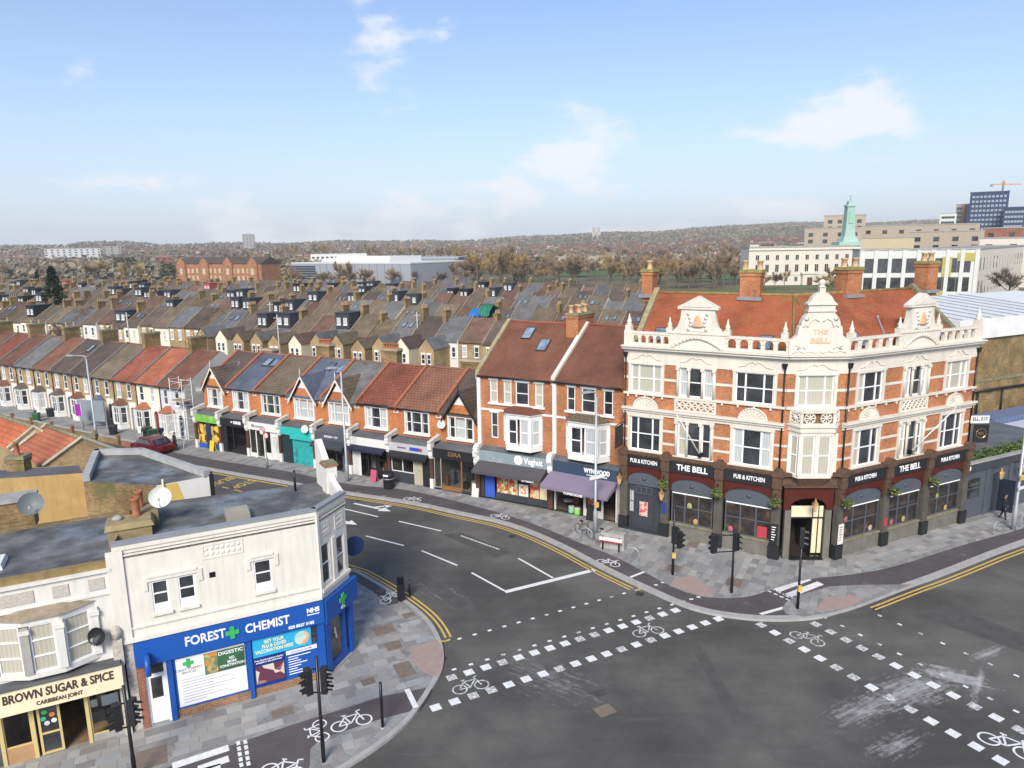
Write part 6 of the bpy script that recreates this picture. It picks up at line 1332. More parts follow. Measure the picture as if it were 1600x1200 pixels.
# ------------------------------------------------------------------ the restaurant at the lower left
BSB = CHP[0]-DB*9
BS = thing('restaurant', 'white two-storey restaurant with cream sign and canted bay beside the chemist', 'restaurant', (BSB.x, BSB.y, .12), AB)
def bs():
    L = 9.0-.1; ZP = 6.55; X = lambda s: L+.1+s
    bay0, bay1 = X(-3.95), X(-.75)
    mb = MB(); mb.wall(0, L, 3.0, ZP, [(X(-8.2), X(-5.4), 3.5, 5.3)], 0, .14); mb.build('wall', [WRENDER], BS)
    window(BS, Matrix.Identity(4), X(-8.2), X(-5.4), 3.5, 5.3, 3, 2, (PANE_C,), UPVC, .06, .06)
    s = MB(); s.box(0, L, -.1, .3, ZP, ZP+.12, 1); s.box(0, L, .02, .32, ZP+.12, ZP+.34, 2); s.box(0, L, -.06, .01, 5.68, 5.76); s.build('parapet', [WRENDER, WRENDER, plain('mossy_stock_brick_parapet', (.27, .19, .08), .9, .4, scale=3)], BS)
    for a, b in ((-.85, -.35), (-1.95, -1.45), (-3.5, -2.5), (-4.4, -3.95), (-6.5, -5.2)):
        q = MB(); q.box(X(a), X(b), -.03, .01, 5.92, 6.36); q.build('pebbledash_panel', [plain('pebbledash', (.5, .46, .40), .95, .3, scale=14)], BS)
    # bay
    P, i_ = .45, 1.08; cor = [(bay0+.05, -.02), (bay0+i_, -P), (bay1-i_, -P), (bay1-.05, -.02)]
    def ring(z0, z1, o, mb, m=0): mb.prism([(bay0-o, .02), (bay0+i_-o*.5, -P-o), (bay1-i_+o*.5, -P-o), (bay1+o, .02)], 'z', z0, z1, m)
    mb = MB(); ring(3.3, 3.5, .05, mb); ring(5.3, 5.52, .05, mb)
    for x, y in cor+[(bay0+i_+.0, -P)]: mb.box(x-.13, x+.13, y-.1, y+.12, 3.5, 5.3)
    for x, y in cor: mb.box(x-.17, x+.17, y-.15, y+.14, 5.02, 5.18)
    o = mb.build('bay_window', [WRENDER], BS)
    r_ = MB(); v = [(bay0-.12, .02), (bay0+i_-.06, -P-.15), (bay1-i_+.06, -P-.15), (bay1+.12, .02)]; z = 5.52
    r_.poly([(*v[0], z), (*v[1], z), (*v[2], z), (*v[3], z), (bay1-.5, .02, z+.22), (bay0+.5, .02, z+.22)][:0] or [(*v[1], z), (*v[2], z), (bay1-.95, .0, z+.24), (bay0+.95, .0, z+.24)]); r_.poly([(*v[0], z), (*v[1], z), (bay0+.95, 0, z+.24)]); r_.poly([(*v[2], z), (*v[3], z), (bay1-.95, 0, z+.24)]); r_.build('bay_roof', [plain('stained_concrete', (.30, .24, .17), .9, .4, scale=3)], o)
    for k in range(3):
        p0, p1 = cor[k], cor[k+1]; d = Vector((p1[0]-p0[0], p1[1]-p0[1], 0)); Mx = T((p0[0], p0[1], 0))@RZ(math.atan2(d.y, d.x))
        window(o, Mx, .14, d.length-.14, 3.5, 5.3, 1, 3, (PANE_C,), UPVC, .02, .06, name='bay_light')
    # fascia and shopfront
    MB().box(0, L-.05, -.45, .05, 3.03, 3.15).build('shopfront_roof', [FELT], BS)
    f = MB(); f.prism([(-.62, 2.22), (-.50, 2.98), (.05, 3.02), (.05, 2.22)][::-1], 'x', X(-4.05), X(-.12)); f.build('fascia', [CREAM], BS)
    Mx = T((0, -.275, 0))@RX(R(-4.8)); 
    text('fascia_lettering', 'BROWN SUGAR & SPICE', .42, BS, T((X(-2.08), -.545, 2.76))@RX(R(-9)), plain('dark_brown_letters', (.055, .03, .022), .5, .1), .01, .012, w=3.35); text('fascia_lettering', 'CARIBBEAN JOINT', .2, BS, T((X(-2.1), -.6, 2.42))@RX(R(-9)), plain('dark_brown_letters', (.055, .03, .022), .5, .1), .003, .012, w=1.4)
    MB().box(0, X(-4.1), -.2, .05, 2.3, 3.0).build('fascia', [plain('grey_fascia', (.3, .3, .3), .6, .1)], BS)
    YF = plain('yellow_cream_frame', (.58, .45, .20), .5, .1)
    for x in (-4.05, -3.1, -1.42, -.16): MB().box(X(x)-.06, X(x)+.06, -.06, .1, 0, 2.3).build('shopfront_post', [YF], BS)
    window(BS, Matrix.Identity(4), X(-1.36), X(-.2), .25, 2.3, 1, 1, (GLASS,), YF, .03, .05, name='shop_window'); MB().box(X(-1.36), X(-.2), -.02, .1, 0, .25).build('stall_riser', [CONC], BS)
    dr = window(BS, Matrix.Identity(4), X(-2.95), X(-2.25), .05, 2.0, 1, 2, (PANE,), YF, -.02, .08, name='open_door', rail=.42)
    for k, (a, b, cc) in enumerate(((-2.72, 1.7, (.05, .45, .12)), (-2.5, 1.55, (.65, .2, .05)), (-2.78, 1.45, (.05, .4, .2)), (-2.46, 1.3, (.7, .7, .7)), (-2.68, 1.25, (.55, .55, .58)))):
        q = MB(); q.lathe([(.09, 0), (.09, .004)], n=14); q.v = [(X(a)+x, -.03-zz, b+y) for x, y, zz in q.v]; q.build('door_sticker', [plain(f'sticker_{k}', cc, .5, .05)], BS)
    window(BS, Matrix.Identity(4), X(-4.0), X(-3.15), .6, 2.3, 1, 1, (GLASS,), YF, .03, .05, name='shop_window'); MB().box(X(-4.0), X(-3.15), -.02, .1, 0, .6).build('stall_riser', [plain('tan_riser', (.42, .25, .12), .7, .2)], BS)
    for x0, z0, w_, h_, cc in ((-.95, 1.3, .55, .42, (.78, .78, .78)), (-1.3, 1.35, .22, .3, (.75, .75, .75))): MB().box(X(x0), X(x0)+w_, .05, .06, z0, z0+h_).build('window_notice', [WPAINT], BS)
    interior(BS, Matrix.Identity(4), X(-4.0), L-.1, .03, 2.3, 3.8, plain('tan_interior', (.26, .17, .09), .8, .4), 6, 21, [(.03, .03, .03), (.4, .25, .1), (.05, .05, .05)])
    b = MB(); b.poly([(0, 0, 0), (X(-4.1), 0, 0), (X(-4.1), 0, 2.3), (0, 0, 2.3)]); b.build('side_shopfront', [PANE_G], BS)
    w = MB(); w.prism([(0, .3), (L, .3), (L, 6.6), (0, 6.6)], 'z', 6.2, 6.42); w.build('flat_roof', [WETFELT], BS)
    rw = MB(); rw.box(0, L, 6.6, 6.8, 0, 6.5); rw.build('rear_wall', [BRICK_YD], BS)
    q = MB(); q.frustum(X(-5.4), X(-3.7), 2.3, 3.5, 6.42, 6.62, .06); q.build('rooflight', [WPAINT], BS)
    q = MB(); q.box(X(-.35), X(-.02), -.24, .06, 2.9, 3.95); q.box(X(-.3), X(-.06), -.2, .06, 0, 2.9); q.lathe([(.2, 0), (.2, .3), (.12, .42), (.03, .5)], (X(-.18), -.08, 3.95), 10); q.build('end_console', [plain('flaking_white_pilaster', (.5, .46, .40), .9, .45, scale=7)], BS)
bs()
q = (T((BSB.x, BSB.y, .12))@RZ(AB))@Vector((8.35, -.1, 4.2)); satdish('black satellite dish on the white wall beside the chemist', (q.x, q.y, q.z-.3), AB-.5, .33, BLACKP, 15, .35)
q = G(55, 815, 6.6); satdish('large grey satellite dish on the restaurant roof', (q.x, q.y, 6.5), R(25), .5, plain('grey_dish', (.16, .18, .18), .5, .1), 30, .9)
p = G(45, 818, 6.5); t = thing('chimney_stack', 'low stock brick chimney stack at the left edge behind the grey dish', 'chimney', (p.x-.6, p.y+.2, 6.3), AB); MB().box(-.7, .7, -.5, .5, 0, 1.25).build('stack', [BRICK_YD], t); MB().box(-.8, .8, -.6, .6, 1.25, 1.4).build('cap', [CONC], t)
p = G(462, 771, 7.1); t = thing('vent_pipe', 'thin black vent pipe standing on the chemist roof', 'pipe', (p.x, p.y, 7.1)); MB().tube([(0, 0, 0), (0, 0, 1.1)], .055, 8).build('pipe', [BLACK], t); MB().lathe([(.1, 0), (.06, .08)], n=8).build('collar', [LEAD], t)
# ------------------------------------------------------------------ buildings behind the chemist
def wallblock(name, label, cat, pts, z, wallm, roofm, par=.0, cop=None, edges=None):
    o = pts[0]; t = thing(name, label, cat, (o.x, o.y, 0)); q = [p-Vector((o.x, o.y, 0)) for p in pts]
    a = sum(p.x*r_.y-r_.x*p.y for p, r_ in zip(q, q[1:]+q[:1])); q = q if a > 0 else q[::-1]
    for i in range(len(q)):
        p, r_ = q[i], q[(i+1) % len(q)]; m = MB(); m.poly([(p.x, p.y, 0), (r_.x, r_.y, 0), (r_.x, r_.y, z), (p.x, p.y, z)]); m.build('wall', [wallm[i % len(wallm)] if isinstance(wallm, (list, tuple)) else wallm], t)
        if par and (edges is None or i in edges):
            d = Vector((r_.x-p.x, r_.y-p.y, 0)); L = d.length; M = T((p.x, p.y, 0))@RZ(math.atan2(d.y, d.x)); MB().box(.0, L-.02*i-.01, -.04, .3, z, z+par).build('parapet', [cop or CONC], t, M)
    m = MB(); m.poly([(p.x, p.y, z-.02) for p in q]); m.build('flat_roof', [roofm], t); return t
FB = [Vector((-22.85, 36.1, 0)), Vector((-18.64, 35.4, 0)), Vector((-16.5, 36.9, 0)), Vector((-22.4, 41.5, 0)), Vector((-25.3, 41.4, 0))]
fb = wallblock('flat_roofed_shop', 'stock brick building with wet flat roof and grey parapet behind the chemist', 'building', FB, 6.0, [BRICK_YD, WPAINT, BRICK_Y, BRICK_Y, BRICK_YD], WETFELT, .34, plain('grey_parapet', (.38, .38, .37), .85, .25), (2, 3, 4))
d = (FB[2]-FB[1]); Mx = T((FB[1].x-FB[0].x, FB[1].y-FB[0].y, 0))@RZ(math.atan2(d.y, d.x)); q = MB(); q.poly([(.02, -.012, 2.0), (2.1, -.012, 2.0), (1.0, -.012, 5.95), (.02, -.012, 5.95)]); q.build('yellow_paint', [plain('yellow_wall_paint', (.68, .46, .12), .7, .1)], fb, Mx); MB().tube([(.3, -.08, 2), (.3, -.08, 6.3)], .05, 6).build('pipe', [CREAM], fb, Mx)
MB().box(d.length-.02, d.length+.2, -.1, .4, 2.5, 6.1).build('dark_edge', [BLACKP], fb, Mx)
OCH = plain('ochre_render', (.46, .30, .12), .85, .2, streak=.15)
CB = [G(-60, 752, 5.7), G(130, 739, 5.7), G(150, 720, 5.0), G(-40, 715, 5.0)]
CB = [Vector((p.x, p.y, 0)) for p in CB]
cb = wallblock('ochre_block', 'ochre rendered rear block with flat top at the left edge', 'building', [CB[0], CB[1], CB[1]+Vector((-1.2, 1.6, 0)), CB[0]+Vector((-1.2, 1.6, 0))], 5.7, OCH, FELT)
def tiled_roof(name, label, rl, rr, el, er, zr, ze, m):
    a, b, c, d = G(*rl, zr), G(*rr, zr), G(*el, ze), G(*er, ze); o = Vector((c.x, c.y, 0)); t = thing(name, label, 'building', o)
    a, b, c, d = (p-o for p in (a, b, c, d)); a2 = a+(a-c)*1.0; a2.z = ze; b2 = b+(b-d)*1.0; b2.z = ze
    r_ = MB(); r_.poly([c, d, b, a]); r_.poly([a, b, b2, a2]); r_.build('roof', [m], t)
    for p, q, s in ((c, a, a2), (d, b, b2)):
        w = MB(); w.poly([(p.x, p.y, 0), (s.x, s.y, 0), (s.x, s.y, ze), (q.x, q.y, zr), (p.x, p.y, ze)]); w.build('gable_wall', [BRICK_Y], t)
        v = MB(); v.tube([p+Vector((0, 0, .08)), q+Vector((0, 0, .08)), s+Vector((0, 0, .08))], .14, 5); v.build('verge_coping', [plain('mortar_verge', (.40, .36, .27), .9, .3)], t)
    w = MB(); w.poly([(c.x, c.y, 0), (d.x, d.y, 0), (d.x, d.y, ze), (c.x, c.y, ze)]); w.build('wall', [BRICK_Y], t)
    v = MB(); v.tube([a, b], .14, 6); v.build('ridge_tiles', [MOSSC], t)
    return t
tiled_roof('orange_roofed_house', 'house with faded orange tiled roof and brick gable left of the flat roof', (72, 665), (128, 685), (18, 707), (67, 730), 6.9, 5.5, TILE_TER)
tiled_roof('orange_roofed_house', 'house with bright orange tiled roof at the left edge', (-30, 640), (54, 668), (-75, 668), (13, 702), 6.9, 5.5, TILE_OR)
p = G(38, 730, 5.7); t = thing('chimney_stack', 'stock brick chimney stack with one orange pot before the orange roofs', 'chimney', (p.x, p.y-.4, 5.0), .1); chimney(t, Matrix.Identity(4), .95, .75, 0, 1.5, 1, BRICK_YD, TERRA, name='stack', ph=.85, pr=.16)
p = G(142, 690, 6.3); t = thing('chimney_stack', 'potless stock brick chimney at the end of the faded orange roof', 'chimney', (p.x, p.y, 4.5), .3); chimney(t, Matrix.Identity(4), .6, .6, 0, 2.2, 0, BRICK_YD, TERRA, name='stack')
# ------------------------------------------------------------------ terraced houses
ORD = ['first', 'second', 'third', 'fourth', 'fifth', 'sixth', 'seventh', 'eighth', 'ninth', 'tenth', 'eleventh', 'twelfth', 'thirteenth', 'fourteenth', 'fifteenth', 'sixteenth', 'seventeenth', 'eighteenth', 'nineteenth']
def ordinal(n):      # 1 -> first
    if n <= 19: return ORD[n-1]
    tens = {2: ('twenty', 'twentieth'), 3: ('thirty', 'thirtieth'), 4: ('forty', 'fortieth'), 5: ('fifty', 'fiftieth'), 6: ('sixty', 'sixtieth'), 7: ('seventy', 'seventieth'), 8: ('eighty', 'eightieth'), 9: ('ninety', 'ninetieth')}[n//10]
    return tens[1] if n % 10 == 0 else tens[0]+'-'+ORD[n % 10-1]
_hc = {}
def cached(key, fn):
    if key not in _hc: _hc[key] = fn()
    return _hc[key]
def simple_window(w, h, pane=PANE, frame=UPVC, head=True):
    def f():
        mb = MB(); mb.box(0, w, -.05, .05, 0, .07); mb.box(0, w, -.05, .05, h-.07, h); mb.box(0, .07, -.05, .05, .07, h-.07); mb.box(w-.07, w, -.05, .05, .07, h-.07); mb.box(.07, w-.07, -.045, .045, h*.5-.03, h*.5+.03)
        mb.box(-.06, w+.06, -.12, .05, -.1, -.002)
        if head: mb.box(-.08, w+.08, -.07, .05, h+.002, h+.17)
        a = mb.mesh('window', [frame]); q = MB(); q.poly([(.03, 0, .03), (w-.03, 0, .03), (w-.03, 0, h-.03), (.03, 0, h-.03)]); return a, q.mesh('pane', [pane])
    return cached(('sw', w, h, pane.name, frame.name, head), f)
def put_window(t, x, y, z, w, h, pane=PANE, frame=UPVC, head=True):
    a, b = simple_window(w, h, pane, frame, head); o = inst('window', a, t, T((x, y-.03, z))); inst('pane', b, o); return o
# ---- the terrace at the left, with bays and front gardens
HT0 = Vector((-31.2, 66.3, 0)); HDIR = Vector((.862, -.507, 0)).normalized(); HANG = math.atan2(HDIR.y, HDIR.x); HW = 3.9
LEFT_SPEC = [('pale grey end-of-terrace house with a scaffold tower in front', plain('pale_grey_render', (.56, .57, .60), .8, .08, streak=.08), TILE_RB, TERRA), ('cream painted terraced house with red bay roof', MAGNOLIA, TILE_TER, TERRA),
    ('stock brick terraced house with red-brown roof beside the cream one', BRICK_Y, TILE_R, TILE_RB), ('stock brick terraced house with brown roof and blue-grey bay roof', BRICK_Y, TILE_BR, SLATE), ('stock brick terraced house with grey-brown roof behind the street lamp', BRICK_Y, TILE_DB, TILE_RB), ('stock brick terraced house with dark roof and skylight left of the street lamp', BRICK_Y, TILE_DB, TILE_DB),
    ('stock brick terraced house with red-brown roof and black bay frames', BRICK_Y, TILE_RB, TILE_DB), ('stock brick terraced house with grey slate roof at the left', BRICK_Y, SLATE_W, TILE_DB), ('stock brick terraced house with red roof near the left edge', BRICK_Y, TILE_RB, TILE_RB), ('stock brick terraced house with dark red roof at the left edge', BRICK_Y, TILE_R, TILE_RB), ('stock brick terraced house cut by the left edge', BRICK_Y, TILE_RB, TILE_RB), ('stock brick terraced house beyond the left edge', BRICK_Y, TILE_DB, TILE_RB)]
def left_house(i, label, wm, rm, bm):
    p = HT0-HDIR*(HW*(i+1)); t = thing('terraced_house', label, 'house', (p.x, p.y, .0), HANG); t.scale = (HW/5.0, 1, 1); W = 5.0; ze, yr, zr, yb = 5.25, 4.4, 8.05, 8.8
    w1 = [(.75, 1.6, 3.3, 4.8), (3.0, 3.85, 3.3, 4.8)]
    def wallmesh():
        mb = MB(); mb.wall(0, W, 0, ze, w1+[(.55, 2.6, .6, 2.5), (3.45, 4.5, .0, 2.45)], 0, .13); mb.poly([(0, 0, 0), (0, yb, 0), (0, yb, ze), (0, yr, zr-.08), (0, 0, ze)][::-1]); mb.poly([(W, 0, 0), (W, yb, 0), (W, yb, ze), (W, yr, zr-.08), (W, 0, ze)]); mb.poly([(W, yb, 0), (0, yb, 0), (0, yb, ze), (W, yb, ze)]); return mb.mesh('wall', [wm])
    inst('wall', cached(('lhw', wm.name), wallmesh), t)
    for k, (x0, x1, z0, z1) in enumerate(w1): put_window(t, x0, .06, z0, x1-x0, z1-z0, (PANE_G, PANE, PANE_N)[(i+k) % 3])
    ro = pitched(t, .06, W-.06, 0, ze, yr, zr, yb, ze, rm, .25); MB().tube([(0, yr, zr+.02), (W, yr, zr+.02)], .1, 6).build('ridge_tiles', [plain('ridge_house', (.2, .11, .08), .85, .3)], t)
    verge(t, 0, 0, ze, yr, zr, .22, .2, plain('grey_party_wall', (.2, .19, .17), .9, .3), yb=yb, zb=ze); gutter(t, .12, W-.05, -.3, ze-.22, BLACK); downpipe(t, Matrix.Identity(4), .1, .1, ze-.3, -.08, False)
    # canted bay
    P, b0, b1, i_ = .75, .45, 2.7, .45; cor = [(b0+.05, -.03), (b0+i_, -P+.05), (b1-i_, -P+.05), (b1-.05, -.03)]
    def bay():
        mb = MB(); rg = lambda z0, z1, o: mb.prism([(b0-o, .02), (b0+i_-o*.5, -P-o), (b1-i_+o*.5, -P-o), (b1+o, .02)], 'z', z0, z1)
        rg(0, .62, 0); rg(.62, .72, .05); rg(2.42, 2.62, .04)
        for x, y in cor: mb.box(x-.1, x+.1, y-.1, y+.1, .72, 2.42)
        return mb.mesh('bay_window', [WPAINT])
    o = inst('bay_window', cached('lhbay', bay), t)
    for k in range(3):
        p0, p1 = cor[k], cor[k+1]; d = Vector((p1[0]-p0[0], p1[1]-p0[1], 0)); Mx = T((p0[0], p0[1], 0))@RZ(math.atan2(d.y, d.x)); window(o, Mx, .1, d.length-.1, .72, 2.42, 2 if k == 1 else 1, 2, ((PANE_N, PANE, PANE_G)[i % 3],), UPVC, 0, .06, name='bay_light', rail=.6)
    def broof():
        r_ = MB(); f = [(b0-.15, .0), (b0+i_-.1, -P-.18), (b1-i_+.1, -P-.18), (b1+.15, .0)]; z, zt = 2.62, 3.2; m0, m1 = (b0+.75, -.02), (b1-.75, -.02)
        r_.poly([(*f[0], z), (*f[1], z), (*m0, zt)]); r_.poly([(*f[1], z), (*f[2], z), (*m1, zt), (*m0, zt)]); r_.poly([(*f[2], z), (*f[3], z), (*m1, zt)]); return r_.mesh('bay_roof', [bm])
    inst('bay_roof', cached(('lhbr', bm.name), broof), t)
    def porch():
        mb = MB(); arch_panel(mb, 3.2, 4.75, 0.0, 2.95, 3.5, 4.45, 2.0, .45, -.1, .02, 0, 8); return mb.mesh('porch_arch', [WPAINT])
    inst('porch_arch', cached('lhporch', porch), t)
    dc = [(.03, .05, .12), (.25, .03, .03), (.5, .5, .5), (.03, .03, .03), (.03, .12, .06)][i % 5]
    def door():
        d = MB(); d.box(3.5, 4.45, .1, .15, .05, 2.05); d.box(3.62, 3.92, .08, .1, .2, .9); d.box(4.03, 4.33, .08, .1, .2, .9); d.box(3.62, 3.92, .08, .1, 1.1, 1.9); d.box(4.03, 4.33, .08, .1, 1.1, 1.9); d.box(3.5, 4.45, .08, .15, 2.05, 2.45); return d.mesh('door', [plain(f'house_door_{i % 5}', dc, .4, .1)])
    inst('door', cached(('lhdoor', i % 5), door), t)
    if i % 2 == 0: chimney(t, T((0, yr+.3, 0)), .7, 1.8, zr-.9, zr+1.35, 1, BRICK_YD, BUFFPOT, name='chimney', rows=2, ph=.45)
    if i == 5: skylight(ro, T((3.4, 3.2, ze+3.2*(zr-ze)/yr+.01))@RX(math.atan((zr-ze)/yr)))
    if i == 0: MB().poly([(W+.004, -.02, 0), (W+.004, yb, 0), (W+.004, yb, ze), (W+.004, yr, zr+.1), (W+.004, -.02, ze)]); e = MB(); e.poly([(W+.006, -.02, 0), (W+.006, yb, 0), (W+.006, yb, ze), (W+.006, yr, zr+.1), (W+.006, -.02, ze)]); e.build('end_wall', [plain('grey_end_render', (.52, .52, .50), .85, .12, streak=.12)], t)
    return t
for i, sp in enumerate(LEFT_SPEC[:12]): left_house(i, *sp)
def hp(i, x, y, z=0): q = HT0-HDIR*(HW*(i+1))+HDIR*x+Vector((-HDIR.y, HDIR.x, 0))*y; return Vector((q.x, q.y, z))
# front gardens: low walls, paths and grass
for i in range(12):
    o = hp(i, 0, -4.3); t = thing('garden_wall', f'low brick front garden wall of the {ordinal(i+1)} terraced house from the shops', 'garden wall', o, HANG)
    MB().box(.05, 3.2, -.11, .11, 0, .7).build('wall', [BRICK_YD if i % 3 else BRICK_R], t); MB().box(.0, 3.25, -.15, .15, .7, .78).build('coping', [CONC], t); MB().box(3.2, 3.5, -.15, .15, 0, 1.05).build('gate_pier', [BRICK_YD if i % 3 else BRICK_R], t)
    g = MB(); g.poly([(0, -4.2, .03), (HW, -4.2, .03), (HW, -.02, .03), (0, -.02, .03)]); tag(g.build('front_garden', [GRASS if i % 3 == 1 else plain('garden_paving', (.26, .235, .20), .9, .3)], None, T(hp(i, 0, 0))@RZ(HANG)), kind='structure')
TILE_B2 = tiles('weathered_red_brown_tile', (0.19, 0.112, 0.08), (0.155, 0.092, 0.068), 0.30, 0.30, 0.45, moss=(0.2, 0.15, 0.08), mossamt=0.6, gap=0.03)
# ---- the rows behind
ROOFS = [('brown', TILE_BR)]*7+[('dark brown', TILE_DB)]*4+[('slate-grey', SLATE_G)]*4+[('red-brown', TILE_B2)]*4+[('grey', SLATE_W)]*2
WALLS = [BRICK_Y, BRICK_Y, BRICK_YD, WRENDER, BRICK_Y, MAGNOLIA]
RW, RZE, RYR, RZR, RYB = 5.0, 5.3, 4.3, 8.0, 8.6; RS = 3.75
def rw_wall(m):
    def f():
        mb = MB(); mb.poly([(0, 0, -.1), (RW, 0, -.1), (RW, 0, RZE), (0, 0, RZE)]); mb.poly([(0, 0, -.1), (0, 0, RZE), (0, RYR, RZR-.06), (0, RYB, RZE), (0, RYB, -.1)]); mb.poly([(RW, 0, -.1), (RW, RYB, -.1), (RW, RYB, RZE), (RW, RYR, RZR-.06), (RW, 0, RZE)]); mb.poly([(RW, RYB, -.1), (0, RYB, -.1), (0, RYB, RZE), (RW, RYB, RZE)]); return mb.mesh('wall', [m])
    return cached(('rww', m.name), f)
def rw_roof(m):
    def f():
        mb = MB(); k = (RZR-RZE)/RYR; y = -.25; z = RZE-.25*k
        mb.poly([(.05, y, z), (RW-.05, y, z), (RW-.05, RYR, RZR), (.05, RYR, RZR)]); mb.poly([(RW-.05, RYB+.25, z), (.05, RYB+.25, z), (.05, RYR, RZR), (RW-.05, RYR, RZR)]); mb.poly([(.05, y, z-.1), (RW-.05, y, z-.1), (RW-.05, y, z), (.05, y, z)]); return mb.mesh('roof', [m])
    return cached(('rwr', m.name), f)
def rw_verge():
    def f():
        mb = MB(); k = (RZR-RZE)/RYR
        for a, b, c, d in ((-.2, RZE-.2*k, RYR, RZR), (RYR, RZR, RYB+.2, RZE-.2*k)): mb.prism([(a, b-.2), (c, d-.2), (c, d+.16), (a, b+.16)], 'x', -.11, .11)
        return mb.mesh('party_wall', [plain('pale_party_wall', (.27, .23, .16), .9, .35)])
    return cached('rwv', f)
def rw_stack():
    def f():
        mb = MB(); mb.box(-.4, .4, -.75, .75, RZR-1.0, RZR+1.15); mb.box(-.47, .47, -.82, .82, RZR+1.15, RZR+1.32)
        a = mb.mesh('chimney', [BRICK_YD]); q = MB()
        for k in range(4): q.lathe([(.13, 0), (.1, .08), (.1, .4), (.13, .45)], (0, -.54+k*.36, RZR+1.32), 6)
        return a, q.mesh('chimney_pots', [BUFFPOT])
    return cached('rws', f)
def rw_dormer(m, red=False):
    def f():
        mb = MB(); mb.box(.5, RW-.5, 1.0, RYR+.2, RZE+.7, RZR+.25); mb.box(.4, RW-.4, .85, RYR+.3, RZR+.252, RZR+.4); return mb.mesh('dormer', [m])
    return cached(('rwd', m.name), f)
def rw_wing(m, rm):
    def f():
        mb = MB(); w0, w1, y, ze, zr = .2, 3.3, -4.2, 4.6, 5.9; c = (w0+w1)/2
        mb.poly([(w0, y, -.1), (w1, y, -.1), (w1, y, ze), (c, y, zr), (w0, y, ze)]); mb.poly([(w0, 0, -.1), (w0, y, -.1), (w0, y, ze), (w0, 0, ze)]); mb.poly([(w1, y, -.1), (w1, 0, -.1), (w1, 0, ze), (w1, y, ze)])
        mb.poly([(w0-.15, y-.15, ze-.1), (c, y-.15, zr+.05), (c, .6, zr+.05), (w0-.15, .6, ze-.1)][::-1], 1); mb.poly([(c, y-.15, zr+.05), (w1+.15, y-.15, ze-.1), (w1+.15, .6, ze-.1), (c, .6, zr+.05)][::-1], 1); return mb.mesh('rear_wing', [m, rm])
    return cached(('rwg', m.name, rm.name), f)
_rr = random.Random(12)
def row(idx, off, slope, rowname, wing=None, dormer=.12, xmax=1010, ymin=None):
    n = 0; s = -330.0; made = []
    while s < 60:
        o2 = off+(s+100)*slope; p = SO(s, o2); q = proj((p.x, p.y, 6.5)); q2 = proj((p.x+D1.x*RS, p.y+D1.y*RS, 6.5))
        if q2[0] > -20 and q[0] < xmax:
            n += 1; made.append((s, o2, q))
        s += RS
    for k, (s, o2, q) in enumerate(made):
        cn, rm = _rr.choice(ROOFS); wm = _rr.choice(WALLS); p = SO(s, o2+_rr.uniform(-.35, .35)); ang = math.atan2(D1.y, D1.x)+math.atan(slope)
        dm = _rr.random() < dormer
        t = thing('terraced_house', f"{'dormered ' if dm else ''}{cn}-roofed terraced house, {ordinal(k+1)} from the left in the {rowname} row behind the shops", 'house', p, ang); t.scale = (RS/RW, 1, _rr.uniform(.92, 1.06))
        inst('wall', rw_wall(wm), t); inst('roof', rw_roof(rm), t); inst('party_wall', rw_verge(), t)
        if _rr.random() < .5: a, b = rw_stack(); c = inst('chimney', a, t, T((0, RYR+_rr.uniform(-.9, .5), _rr.uniform(-.55, 0)))); inst('chimney_pots', b, c)
        if wing and wing(q[0]):
            g = inst('rear_wing', rw_wing(wm if wm != WRENDER else BRICK_Y, rm), t); a, b = simple_window(.75, 1.3, PANE)
            for x in (.75, 1.95): w = inst('window', a, g, T((x, -4.23, 2.6))); inst('pane', b, w)
            put_window(t, 3.75, 0, 3.0, .8, 1.4)
        else:
            for x in (.7, 3.2): put_window(t, x, 0, 3.1, .9, 1.45, _rr.choice((PANE, PANE_G, PANE_N)))
            if idx % 2: 
                for x in (.7, 3.2): put_window(t, x, 0, .9, 1.0, 1.4, PANE)
        if dm:
            d = inst('dormer', rw_dormer(_rr.choice([BLACKP]*3+[CHAR]*6+[plain('red_hung_tile', (.40, .08, .05), .7, .15)])), t, T((_rr.uniform(0, .9), 0, 0))@Matrix.Diagonal((_rr.uniform(.6, .98), 1, 1, 1))); a, b = simple_window(1.0, 1.0, PANE_N, UPVC, False)
            for x in (1.0, 2.9): w = inst('window', a, d, T((x, .97, RZE+1.3))); inst('pane', b, w)
        elif _rr.random() < .22:
            k_ = math.atan((RZR-RZE)/RYR)
            for x in (1.6, 3.2): skylight(t, T((x, 2.4, RZE+2.4*math.tan(k_)+.01))@RX(k_))
row(0, 36.5, .055, 'first', lambda x: 330 < x < 700, .14, 800)
row(1, 58, .05, 'second', None, .12, 1005)
row(2, 80, .045, 'third', lambda x: x > 500, .2, 1005)
row(3, 102, .04, 'fourth', None, .2, 1005)
row(4, 123, .035, 'fifth', None, .14, 1005)
